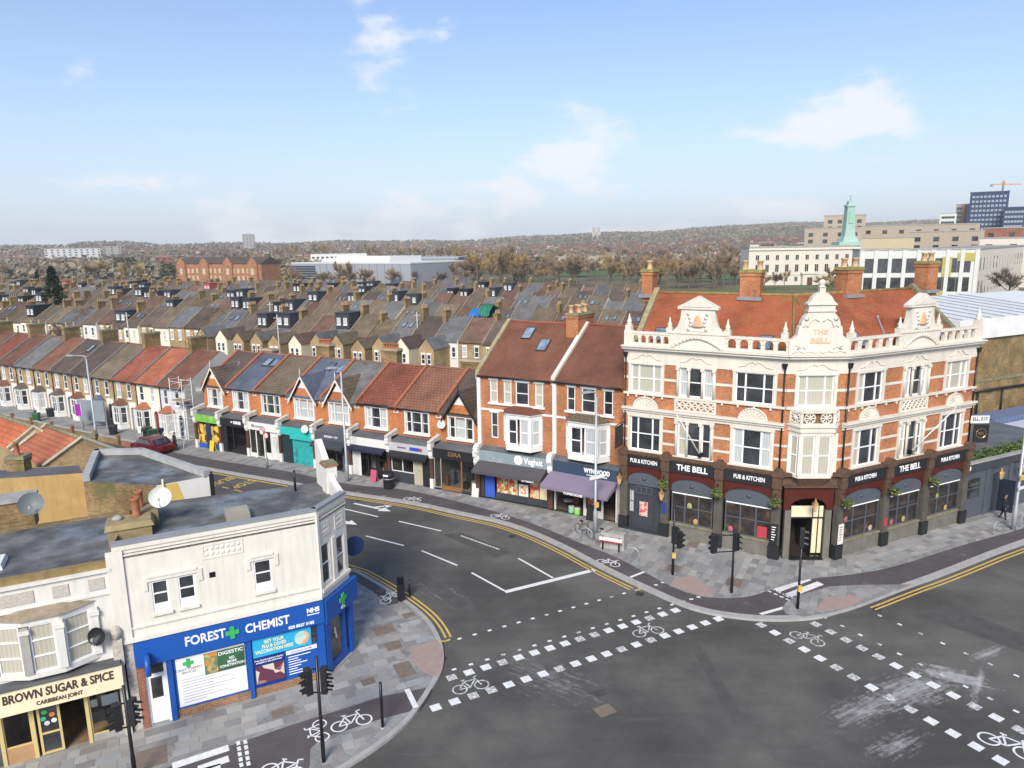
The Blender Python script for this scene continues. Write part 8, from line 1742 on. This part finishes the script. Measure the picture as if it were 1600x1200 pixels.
def bigwall():
    P0 = PUB_C2+Vector((-DR.y, DR.x, 0))*15; s0, zt = planept(P0, DR, 1500, 520); s1, z1 = planept(P0, DR, 1600, 532); o = P0+DR*s0
    t = thing('brick_warehouse', 'tall stock brick building with white sheeted roof right of the pub', 'building', (o.x, o.y, 0), AR); L = 32; zt = (zt+z1)/2
    MB().box(0, L, 0, .4, 0, zt).build('wall', [BRICK_YD], t); MB().box(-.02, L, -.08, .5, zt-4.4, zt-4.1).build('string_course', [MOSSC], t)
    c = MB(); c.tube([(2.5, -.2, zt-5.2), (L, -.2, zt-5.6)], .12, 6); c.tube([(3.6, -.2, zt-5.2), (3.6, -.2, zt-9)], .1, 6); c.tube([(7.6, -.2, zt-5.2), (7.6, -.2, zt-9)], .08, 6); c.build('roof_pipework', [BLACK], t)
    zr = zt+1.9; r_ = MB(); r_.poly([(-.3, -.3, zt), (L, -.3, zt), (L, -.1, zr), (-.3, -.1, zr)]); r_.poly([(-.3, -.1, zr), (L, -.1, zr), (L, 13, zr+.9), (-.3, 13, zr+.9)]); r_.poly([(-.3, -.3, zt), (-.3, -.1, zr), (-.3, 13, zr+.9), (-.3, 13, zt)]); r_.build('sheeted_roof', [plain('white_sheeting', (.68, .67, .65), .55, .12, scale=.8)], t)
    for k in range(9): MB().tube([(k*2.2, -.12, zr+.05), (k*2.2+2.5, 13, zr+.95)], .05, 5).build('roof_batten', [GALV], t)
    g = MB(); g.poly([(-.01, .4, 0), (-.01, 13, 0), (-.01, 13, zt), (-.01, .4, zt)]); g.build('end_wall', [BRICK_YD], t)
    for s, z, w_, h_, m, lab in ((1.5, 0, 12, 4.0, plain('slate_blue_container', (.13, .17, .28), .5, .08), 'blue site cabin behind the annexe'), (2.4, 0, 12, 2.9, plain('pale_lilac_cabin', (.48, .49, .58), .5, .06), 'pale lilac site cabin before the blue one')):
        y = -3.2 if h_ > 3 else -5.6; h_ = planept(P0+Vector((-DR.y, DR.x, 0))*y, DR, 1560, 655 if h_ > 3 else 680)[1]; q = thing('site_cabin', lab, 'cabin', (T((o.x, o.y, 0))@RZ(AR))@Vector((s, y, 0)), AR); MB().box(0, w_, 0, 2.2, 0, h_).build('body', [m], q)
        for k in range(20): MB().box(k*.6+.1, k*.6+.35, -.05, 0, .1, h_-.1).build('rib', [m], q)
bigwall()
# yard ground behind the pub
m = MB(); m.poly([(p.x, p.y, -.01) for p in (MRW@Vector((-2, .5, 0)), MRW@Vector((60, .5, 0)), MRW@Vector((60, 60, 0)), MRW@Vector((-2, 60, 0)))]); tag(m.build('yard', [plain('yard_hardcore', (.26, .23, .19), .95, .3, scale=.4)]), kind='structure')
# ------------------------------------------------------------------ street furniture
def lamp(label, x, y, h, arm, ang, sign=None):
    p = G(x, y, .12); t = thing('street_lamp', label, 'street lamp', p, ang); MB().lathe([(.13, 0), (.13, 1.4), (.085, 1.5), (.07, h-.3)], n=10).build('column', [GALV], t)
    a = MB(); a.tube([(0, 0, h-.4), (0, 0, h-.1), (arm*.15, 0, h), (arm, 0, h+.06)], .045, 8); a.build('arm', [GALV], t); b = MB(); b.box(arm-.1, arm+.55, -.13, .13, h-.0, h+.12); b.build('lantern_head', [GALV], t)
    if sign: 
        for z, w_, h_, m in sign: MB().box(-w_/2, w_/2, -.17, -.14, z, z+h_).build('sign_plate', [m], t)
    return t
lamp('tall street lamp outside the coffee house', 930, 832, 9.1, -1.0, .5, [(3.6, 1.1, .22, WPAINT), (1.7, .3, .35, YELLOW)]); lamp('street lamp at left before the stock brick terrace', 151, 686, 8.2, -1.7, 0); lamp('street lamp at the right edge by the annexe', 1583, 828, 9.6, 1.0, .5, [(3.3, .5, .35, YELLOW), (2.7, .6, .2, WPAINT)]); lamp('street lamp in front of the charcoal cafe', 543, 752, 9.0, -.9, .4)
def signal(label, x, y, h, heads, box=None, ang0=0.0):
    p = G(x, y, .12); t = thing('traffic_signal', label, 'traffic signal', p, ang0); MB().lathe([(.075, 0), (.075, .9), (.06, 1.0), (.055, h)], n=10).build('pole', [BLACK], t)
    for dx, dy, z, a in heads:
        Mx = T((dx, dy, z))@RZ(a)@Matrix.Scale(.86, 4); hb = MB(); hb.box(-.17, .17, -.12, .12, -.55, .55)
        ho = hb.build('signal_head', [BLACKP], t, Mx)
        for k, c in enumerate(((.10, .012, .01), (.12, .05, .008), (.01, .09, .05))):
            zz = .35-.35*k; v = MB(); n = 10
            for j in range(n):
                a0, a1 = R(-20+220*j/n), R(-20+220*(j+1)/n); v.poly([(.13*math.cos(a0), -.12, zz+.13*math.sin(a0)), (.13*math.cos(a1), -.12, zz+.13*math.sin(a1)), (.13*math.cos(a1), -.34, zz+.12*math.sin(a1)-.03), (.13*math.cos(a0), -.34, zz+.12*math.sin(a0)-.03)])
            v.build('visor', [BLACK], ho); q = MB(); q.lathe([(.105, 0), (.07, .03), (.01, .04)], n=12); q.v = [(a_, -.121-c_, zz+b_) for a_, b_, c_ in q.v]; q.build('lens', [plain(f'lens_{k}', c, .2, .05)], ho)
        if abs(dx)+abs(dy) > .25:
            br = MB(); br.tube([(0, 0, z+.45), (dx, dy, z+.45)], .03, 6); br.tube([(0, 0, z-.45), (dx, dy, z-.45)], .03, 6); br.build('bracket', [BLACK], t)
    if box: MB().box(-.1, .1, -.2, -.06, box, box+.28).build('push_button', [YELLOW], t)
    return t
signal('traffic signal with side arm on the pavement before the pub corner', 1143, 926, 3.6, ((-1.05, -.1, 2.75, -2.6), (.05, -.18, 2.9, .6)))
signal('traffic signal left of the pub corner beside the grey door', 1051, 898, 4.2, ((-.0, -.2, 2.4, 2.3), (.35, .1, 2.0, .9)), 1.05)
signal('slim crossing signal post on the island before the pub', 1246, 951, 3.9, ((0, .0, 3.75, 1.2),), 1.0)
signal('traffic signal in front of the chemist on the near pavement', 506, 1190, 4.1, ((-.32, -.05, 3.2, -.9), (.2, .1, 3.15, 1.6)))
signal('traffic signal cut by the bottom edge before the restaurant', 212, 1218, 3.6, ((-.3, -.1, 2.5, -.8), (.15, .1, 2.55, 1.6)))
def bollard(label, x, y, h=1.9, r=.06, z=.12):
    p = G(x, y, z); t = thing('bollard', label, 'post', p); MB().tube([(0, 0, 0), (0, 0, h)], r, 10).build('post', [BLACK], t); MB().lathe([(r*1.8, 0), (r*1.3, .04)], n=10).build('base_plate', [CONC], t); return t
bollard('black post on the near kerb island right of the chemist signal', 598, 1137)
def kerb_signal(x, y):
    p = G(x, y, .12); t = thing('low_cycle_signal', 'low black cycle signal boxes on the kerb behind the chemist corner', 'cycle signal', p, .9); MB().box(-.14, .14, -.14, .14, 0, .95).build('cabinet', [BLACKP], t); MB().box(-.12, .12, -.12, .12, .95, 1.3).build('signal_head', [BLACK], t); q = MB(); q.tube([(.6, 0, 0), (.6, 0, .9)], .06, 8); q.build('post', [BLACK], t)
kerb_signal(627, 938)
def bin_(label, x, y, m, w=.62, h=1.15, lid=None):
    p = G(x, y, .12); t = thing('litter_bin', label, 'bin', p, -.4); MB().lathe([(w*.48, 0), (w*.5, .1), (w*.5, h*.75), (w*.54, h*.78), (w*.5, h*.9), (w*.3, h)], n=14).build('body', [m], t); MB().box(-.2, .2, -w*.52, -w*.3, h*.8, h*.9).build('opening', [LETW], t); MB().lathe([(w*.52, h*.6), (w*.52, h*.64)], n=14).build('band', [GALV], t)
bin_('black litter bin on the pavement before the grey sign shop', 608, 762, BLACKP, .85, 1.25)
def wheelie(label, x, y, m, ang=0, z=.03):
    p = G(x, y, z); t = thing('wheelie_bin', label, 'bin', p, ang); b = MB(); b.frustum(-.29, .29, -.36, .36, .95, .06, 0); b.v[-8:] = [(-.24, -.3, .06), (.24, -.3, .06), (.24, .3, .06), (-.24, .3, .06), (-.29, -.36, .95), (.29, -.36, .95), (.29, .36, .95), (-.29, .36, .95)]; b.build('body', [m], t); l = MB(); l.prism([(-.42, .95), (.4, .95), (.38, 1.03), (-.3, 1.08)], 'x', -.31, .31); l.build('lid', [m], t)
    for s in (-1, 1):
        w = MB(); w.lathe([(.1, -.03), (.1, .03)], n=10); w.v = [(s*.27+c, .3+a, .1+b_) for a, b_, c in w.v]; w.build('wheel', [BLACK], t)
GRB = plain('green_bin', (.03, .12, .05), .5, .1)
for lab, x, y, m, a in (('green wheelie bin left of the doorway of the cream house', 231, 683, GRB, -.5), ('darker green wheelie bin in front of the cream house', 239, 687, GRB, -.5), ('navy wheelie bin by the grey end house', 257, 684, plain('navy_bin', (.015, .02, .05), .5, .1), -.4), ('black wheelie bin in the gardens left of the lamp', 80, 652, BLACKP, .2), ('grey wheelie bin with pale lid at left', 52, 656, plain('grey_bin', (.2, .21, .22), .5, .1), .2), ('green wheelie bin at left beside the grey one', 58, 660, GRB, .2), ('black wheelie bin right of the street lamp', 178, 680, BLACKP, .1), ('second black wheelie bin right of the street lamp', 176, 668, BLACKP, .1)): wheelie(lab, x, y, m, a)
def hoop(label, x, y, a):
    p = G(x, y, .12); t = thing('cycle_stand', label, 'cycle stand', p, a); n = 10; MB().tube([(-.38, 0, 0), (-.38, 0, .5)]+[(-.38*math.cos(math.pi*k/n), 0, .5+.3*math.sin(math.pi*k/n)) for k in range(1, n)]+[(.38, 0, .5), (.38, 0, 0)], .028, 8).build('hoop', [GALV], t)
    for s in (-.38, .38): MB().lathe([(.07, 0), (.05, .02)], (s, 0, 0), 8).build('foot', [LEAD], t)
hoop('empty steel cycle hoop right of the planter box', 988, 876, -.45); hoop('steel cycle hoop on the pavement before the annexe', 1556, 834, .6); hoop('steel cycle hoop at the right edge beyond the lamp', 1598, 822, .6); hoop('steel cycle hoop with a dark bicycle', 916, 844, -.5); hoop('steel cycle hoop with a pale bicycle', 941, 853, -.5)
def bicycle(label, x, y, a, m):
    p = G(x, y, .12); t = thing('bicycle', label, 'bicycle', p, a)
    for s in (-.52, .52):
        w = MB(); w.tube([(s+.33*math.cos(R(k)), 0, .34+.33*math.sin(R(k))) for k in range(0, 361, 20)], .02, 6, caps=False); wo = w.build('wheel', [BLACK], t); sp = MB()
        for k in range(0, 180, 30): sp.tube([(s+.32*math.cos(R(k)), 0, .34+.32*math.sin(R(k))), (s-.32*math.cos(R(k)), 0, .34-.32*math.sin(R(k)))], .004, 4)
        sp.build('spokes', [GALV], wo)
    f = MB()
    for q, r_ in (((-.52, .34), (-.2, .8)), ((-.2, .8), (.34, .84)), ((.34, .84), (0, .32)), ((0, .32), (-.52, .34)), ((-.2, .8), (0, .32)), ((.52, .34), (.34, .84)), ((.34, .84), (.3, 1.0)), ((-.2, .8), (-.24, .92))): f.tube([(q[0], 0, q[1]), (r_[0], 0, r_[1])], .02, 6)
    f.build('frame', [m], t); MB().tube([(.3, -.28, 1.02), (.34, 0, 1.02), (.3, .28, 1.02)], .015, 6).build('handlebar', [BLACK], t); s = MB(); s.frustum(-.38, -.12, -.07, .07, .92, .98, .02); s.build('saddle', [BLACK], t); q = MB(); q.lathe([(.09, -.01), (.09, .01)], n=10); q.v = [(a_, c_, .32+b_) for a_, b_, c_ in q.v]; q.build('chainset', [GALV], t)
bicycle('dark bicycle locked left of the lamp outside the coffee house', 913, 838, -.9, BLACK); bicycle('pale bicycle locked right of the lamp outside the coffee house', 945, 851, -.8, WPAINT)
p = G(957, 857, .12); t = thing('planter_box', 'grey box with a red and white name board on its front by the cycle stands', 'street box', p, math.atan2(D1.y, D1.x)+.05); MB().frustum(-.75, .75, -.1, .5, 0, .95, .06).build('box', [CONC], t); MB().box(-.7, .7, -.42, -.37, .55, .82).build('name_board', [WPAINT], t); MB().box(-.7, .7, -.425, -.421, .55, .62).build('red_stripe', [plain('red_stripe', (.5, .03, .03), .5, .1)], t)
for s in (-.5, .5): MB().box(s-.04, s+.04, -.37, -.3, 0, .85).build('board_leg', [BLACK], t)
def cafe_set():
    p = G(893, 800, .12)
    for k, (x, y, m, nm, lab) in enumerate(((893, 801, plain('mint_stool', (.25, .5, .32), .6, .1), 'stool', 'mint green drum stool outside the coffee house'), (902, 804, plain('lime_stool', (.22, .5, .1), .6, .1), 'stool', 'lime green stool outside the coffee house'))):
        q = G(x, y, .12); t = thing('stool', lab, 'stool', q); MB().lathe([(.2, 0), (.22, .1), (.2, .42)], n=12).build('drum', [m], t); MB().lathe([(.21, .42), (.22, .46), (.18, .48)], n=12).build('seat', [WPAINT], t)
    q = G(888, 797, .12); t = thing('cafe_table', 'small round table under the lilac awning', 'table', q); MB().lathe([(.35, .7), (.35, .73)], n=16).build('top', [plain('grey_table', (.4, .4, .38), .5, .1)], t); MB().lathe([(.2, 0), (.03, .03), (.03, .7)], n=8).build('pedestal', [BLACK], t)
    q = G(924, 812, .12); t = thing('a_board', 'black pavement A-board beside the coffee house door', 'sign', q, -.6)
    for s in (-1, 1): MB().box(-.3, .3, -.015, .015, 0, 1.05).build('panel', [BLACKP], t, T((0, s*.2, 0))@RX(s*R(11)))
cafe_set()
def aboard(label, x, y, m, a=-.5):
    q = G(x, y, .12); t = thing('a_board', label, 'sign', q, a)
    for s in (-1, 1): MB().box(-.28, .28, -.015, .015, 0, .95).build('panel', [m], t, T((0, s*.18, 0))@RX(s*R(11)))
aboard('yellow pavement board outside the grocery', 333, 704, plain('yellow_board', (.65, .48, .04), .5, .1)); aboard('pink cover on a stand before the white fascia shop', 585, 752, plain('pink_board', (.45, .09, .16), .6, .1)); aboard('small white board left of the Veghut door', 744, 775, WPAINT)
p = G(418, 731, .12); t = thing('sign_post', 'grey post with round red traffic signs outside the white salon', 'traffic sign', p, -.5); MB().lathe([(.09, 0), (.09, .9), (.04, .92), (.04, 3.4)], n=8).build('post', [plain('grey_green_post', (.22, .23, .2), .6, .1)], t)
for dx, z in ((-.25, 3.1), (.25, 2.85)):
    q = MB(); q.lathe([(.27, -.01), (.27, .01)], n=18); q.v = [(dx+a, -.08+c, z+b) for a, b, c in q.v]; o = q.build('sign_disc', [WPAINT], t); r_ = MB(); r_.tube([(dx+.24*math.cos(R(k)), -.095, z+.24*math.sin(R(k))) for k in range(0, 361, 20)], .035, 5, caps=False); r_.build('sign_ring', [plain('sign_red', (.5, .02, .03), .5, .05)], o)
p = G(145, 673, .1); t = thing('purple_banner', 'purple banner sign on the left street post', 'sign', p+Vector((-.9, 0, 0)), 0); MB().tube([(0, 0, 0), (0, 0, 3.0)], .05, 6).build('post', [GALV], t); MB().box(-.6, .0, -.04, .0, 1.6, 2.8).build('panel', [plain('purple_panel', (.30, .02, .33), .5, .1)], t)
def billboard():
    p = G(148, 668, .1); t = thing('notice_hoarding', 'grey-blue notice board on posts behind the street lamp', 'hoarding', p, -.25); MB().box(-1.7, 1.5, -.05, .05, .7, 2.9).build('panel', [plain('grey_blue_board', (.22, .26, .27), .6, .15)], t)
    for x in (-1.7, 1.5): MB().box(x-.05, x+.05, .05, .12, 0, 2.9).build('post', [GALV], t)
billboard()
# scaffold tower
def scaffold():
    p = G(291, 690, .1); t = thing('scaffold_tower', 'white aluminium scaffold tower before the grey end house', 'scaffold', p, HANG)
    for x in (-.9, .9):
        for y in (-.5, .5): MB().tube([(x, y, 0), (x, y, 6.2)], .03, 6).build('standard', [WPAINT], t)
    for k in range(13):
        z = .3+k*.48
        for x in (-.9, .9): MB().tube([(x, -.5, z), (x, .5, z)], .022, 5).build('rung', [WPAINT], t)
    for z in (.4, 2.2, 4.0, 5.9):
        for y in (-.5, .5): MB().tube([(-.9, y, z), (.9, y, z+(.0))], .022, 5).build('ledger', [WPAINT], t); 
    for z in (.4, 2.2, 4.0): MB().tube([(-.9, -.5, z), (.9, -.5, z+1.8)], .022, 5).build('brace', [WPAINT], t)
    MB().box(-.9, .9, -.48, .48, 4.02, 4.08).build('deck', [plain('timber_deck', (.35, .25, .14), .8, .2)], t)
    for a, b in (((-.9, -.5), (-2.2, -1.6)), ((.9, -.5), (2.0, -1.7))): MB().tube([(*a, 2.2), (*b, 0)], .025, 6).build('outrigger', [WPAINT], t)
scaffold()
# ------------------------------------------------------------------ people and cars
def person(label, x, y, top, leg, ang, stride=.18, h=1.74, bend=0.0):
    p = G(x, y, .06); t = thing('person', label, 'person', p, ang); me = bpy.data.meshes.new('body'); k = h/1.75
    J = dict(pel=(0, 0, .95), chest=(0, -.02-bend*.4, 1.32-bend*.1), neck=(0, -.03-bend*.55, 1.5-bend*.14), head=(0, -.05-bend*.65, 1.66-bend*.16), top=(0, -.04-bend*.66, 1.76-bend*.16),
             lh=(-.1, 0, .9), lk=(-.11, -stride*.7, .5), la=(-.11, -stride, .08), lt=(-.12, -stride-.17, .03), rh=(.1, 0, .9), rk=(.11, stride*.25, .49), ra=(.11, stride, .1), rt=(.12, stride-.15, .03),
             ls=(-.2, -.02-bend*.4, 1.42-bend*.1), le=(-.27, .05, 1.14-bend*.1), lw=(-.27, -.1-bend*.3, .92), lf=(-.26, -.14-bend*.3, .80), rs=(.2, -.02-bend*.4, 1.42-bend*.1), re=(.27, -.02, 1.14-bend*.1), rw=(.26, -.18-bend*.3, .93), rf=(.25, -.22-bend*.3, .82))
    rad = dict(pel=.15, chest=.165, neck=.06, head=.1, top=.07, lh=.1, lk=.066, la=.05, lt=.04, rh=.1, rk=.066, ra=.05, rt=.04, ls=.075, le=.055, lw=.042, lf=.03, rs=.075, re=.055, rw=.042, rf=.03)
    names = list(J); E_ = [('pel', 'chest'), ('chest', 'neck'), ('neck', 'head'), ('head', 'top'), ('pel', 'lh'), ('lh', 'lk'), ('lk', 'la'), ('la', 'lt'), ('pel', 'rh'), ('rh', 'rk'), ('rk', 'ra'), ('ra', 'rt'), ('chest', 'ls'), ('ls', 'le'), ('le', 'lw'), ('lw', 'lf'), ('chest', 'rs'), ('rs', 're'), ('re', 'rw'), ('rw', 'rf')]
    me.from_pydata([tuple(c*k for c in J[n]) for n in names], [(names.index(a), names.index(b)) for a, b in E_], [])
    o = bpy.data.objects.new('body', me); COL.objects.link(o); sk = o.modifiers.new('skin', 'SKIN'); o.modifiers.new('sub', 'SUBSURF').levels = 2
    for i, n in enumerate(names): v = me.skin_vertices[0].data[i]; v.radius = (rad[n]*k, rad[n]*k); v.use_root = n == 'pel'
    dg = bpy.context.evaluated_depsgraph_get(); nm = bpy.data.meshes.new_from_object(o.evaluated_get(dg)); bpy.data.objects.remove(o)
    skin = plain('skin', (.36, .22, .15), .6, .05); hair = plain('dark_hair', (.02, .015, .012), .7, .1)
    for m_ in (top, leg, skin, hair): nm.materials.append(m_)
    for f in nm.polygons:
        z, y_ = f.center.z/k, f.center.y; zz = z+bend*.15
        f.material_index = 3 if zz > 1.64 and (y_ > -.05-bend*.6 or zz > 1.72) else 2 if zz > 1.5 else 2 if abs(f.center.x) > .22*k and z < .9 else 0 if z > .86 else 1 if z > .09 else 3; f.use_smooth = True
    inst('body', nm, t); return t
person('person in dark clothes standing beside the scaffold tower', 274, 704, BLACKP, plain('dark_trousers', (.02, .022, .03), .8, .1), 2.4); person('person in black coat walking past the cream house', 228, 691, BLACKP, BLACKP, .4, .26)
person('person in black standing by the annexe beside the lamp', 1566, 812, BLACKP, plain('dark_trousers', (.02, .022, .03), .8, .1), .9)
def car(label, x, y, ang, m, L=4.1, W=1.7):
    p = G(x, y, .03); t = thing('parked_car', label, 'car', p, ang)
    prof = [(-L/2, .45), (-L/2+.05, .82), (-L/2+.55, .92), (-L/2+1.0, 1.38), (-.1, 1.46), (.75, 1.4), (1.35, .95), (L/2-.1, .78), (L/2, .5), (L/2-.05, .25), (-L/2+.05, .25)]
    b = MB(); n = len(prof)
    secs = [(-W/2, .0), (-W/2+.06, .06), (W/2-.06, .06), (W/2, 0)]
    def ring(yy, k): return [(x_*(1-.01*k), yy if z < .95 else yy*.86, z) for x_, z in prof]
    rs = [ring(-W/2, 1), ring(-W/2+.08, 0), ring(W/2-.08, 0), ring(W/2, 1)]
    for a, c in zip(rs, rs[1:]):
        for k in range(n): b.poly([a[k], c[k], c[(k+1) % n], a[(k+1) % n]], 0, True)
    b.poly(rs[0]); b.poly(rs[-1][::-1]); b.build('body', [m], t)
    for s in (-1, 1):
        g = MB(); yy = s*W/2*.885; g.poly([(-L/2+.75, s*(W/2-.02), .97), (1.2, s*(W/2-.02), .97), (.7, yy, 1.34), (-L/2+1.1, yy, 1.34)][::s]); g.build('side_window', [PANE], t)
        for x_ in (-L/2+.8, L/2-.8):
            w = MB(); w.lathe([(.31, -.1), (.32, 0), (.31, .1)], n=14); w.v = [(x_+a, s*(W/2-.08)+c, .31+b_) for a, b_, c in w.v]; wo = w.build('wheel', [BLACK], t); q = MB(); q.lathe([(.2, 0), (.2, .02)], n=12); q.v = [(x_+a, s*(W/2+.03)+c*s, .31+b_) for a, b_, c in q.v]; q.build('rim', [GALV], wo)
    for pts in ([(1.33, -.66, .98), (1.33, .66, .98), (.8, .6, 1.39), (.8, -.6, 1.39)], [(-L/2+.58, .66, .95), (-L/2+.58, -.66, .95), (-L/2+1.0, -.6, 1.36), (-L/2+1.0, .6, 1.36)]):
        g = MB(); g.poly([(a+(.03 if a > 0 else -.03), b_, c+.02) for a, b_, c in pts]); g.build('windscreen' if pts[0][0] > 0 else 'rear_window', [PANE], t)
    for s in (-1, 1):
        MB().frustum(L/2-.12, L/2+.01, s*.6-.16, s*.6+.16, .58, .72, .02).build('headlight', [plain('headlamp', (.6, .6, .6), .2, .05)], t); MB().frustum(-L/2-.01, -L/2+.1, s*.62-.14, s*.62+.14, .62, .8, .02).build('tail_light', [plain('tail_lamp', (.3, .01, .01), .2, .05)], t)
    return t
car('dark red car parked at left beyond the flat grey roof', 240, 706, 2.66, plain('dark_red_car_paint', (.09, .006, .014), .25, .05))
for k, (x, y) in enumerate(((118, 441), (122, 438), (126, 447), (130, 444))): car(f"{('white', 'silver', 'blue', 'white')[k]} car on the far street left of the willow, {ordinal(k+1)} from the left", x, y, 1.2, (WPAINT, GALV, BLUE, WPAINT)[k])
# blue roof tarpaulin and scaffolding over the burnt house right of centre
def tarp():
    p = G(742, 555, 0); t = thing('scaffolded_house', 'white-walled house under repair with blue and green roof tarpaulin behind the tall shop', 'house', p, math.atan2(D1.y, D1.x)); MB().box(-3, 3, 0, 7, 0, 5.6).build('wall', [WPAINT], t)
    r_ = random.Random(3)
    for m, x0, x1 in ((plain('blue_tarpaulin', (.03, .16, .45), .4, .15), -1.5, 1.6), (plain('green_tarpaulin', (.02, .16, .10), .5, .15), .4, 2.6)):
        mb = MB(); n = 8; hh = {}
        for i in range(n+1):
            for j in range(n+1): hh[i, j] = (x0+(x1-x0)*i/n, .5+4*j/n, 6.0+(2.0 if x0 < 0 else 2.9)*math.sin(math.pi*min(1, .1+j/n*.8))*.8+r_.uniform(-.25, .25))
        for i in range(n):
            for j in range(n): mb.poly([hh[i, j], hh[i+1, j], hh[i+1, j+1], hh[i, j+1]], 0, True)
        mb.build('tarpaulin', [m], t)
    MB().box(-3.1, 3.1, -.9, -.8, 5.2, 6.1).build('scaffold_netting', [plain('blue_netting', (.06, .24, .50), .6, .2)], t)
    for x in (-3, -1, 1, 3): MB().tube([(x, -.95, 0), (x, -.95, 6.8)], .04, 5).build('scaffold_pole', [GALV], t)
    for x in (-2.2, -.2, 1.6): put_window(t, x, 0, 3.0, .8, 1.3)
tarp()
# thin utility poles behind the shops
for k, (x, y, h, lab) in enumerate(((440, 590, 9, 'thin white pole behind the charcoal cafe roof'), (655, 585, 9, 'thin pole behind the red tiled shop roof'), (428, 560, 9.5, 'thin pole left of the evergreen bush'), (208, 580, 9, 'telegraph pole behind the cream house'))):
    p = G(x, y, 0); t = thing('telegraph_pole', lab, 'pole', p); MB().tube([(0, 0, 0), (0, 0, h)], [.12, .08], 8).build('pole', [plain('pale_pole', (.42, .40, .36), .8, .1)], t); MB().box(-.5, .5, -.04, .04, h-.5, h-.4).build('crossarm', [GALV], t)
# ------------------------------------------------------------------ haze over the whole place
def haze():
    mb = MB(); mb.box(-3300, 3300, -60, 3320, -60, 125); m = bpy.data.materials.new('haze_air'); m.use_nodes = True; nt = m.node_tree; nt.nodes.clear(); o = nt.nodes.new('ShaderNodeOutputMaterial'); v = nt.nodes.new('ShaderNodeVolumePrincipled'); v.inputs['Color'].default_value = (.95, .97, 1.0, 1); v.inputs['Density'].default_value = 0.00018; v.inputs['Anisotropy'].default_value = .2; nt.links.new(v.outputs[0], o.inputs['Volume'])
    tag(mb.build('haze', [m]), kind='stuff')
haze()
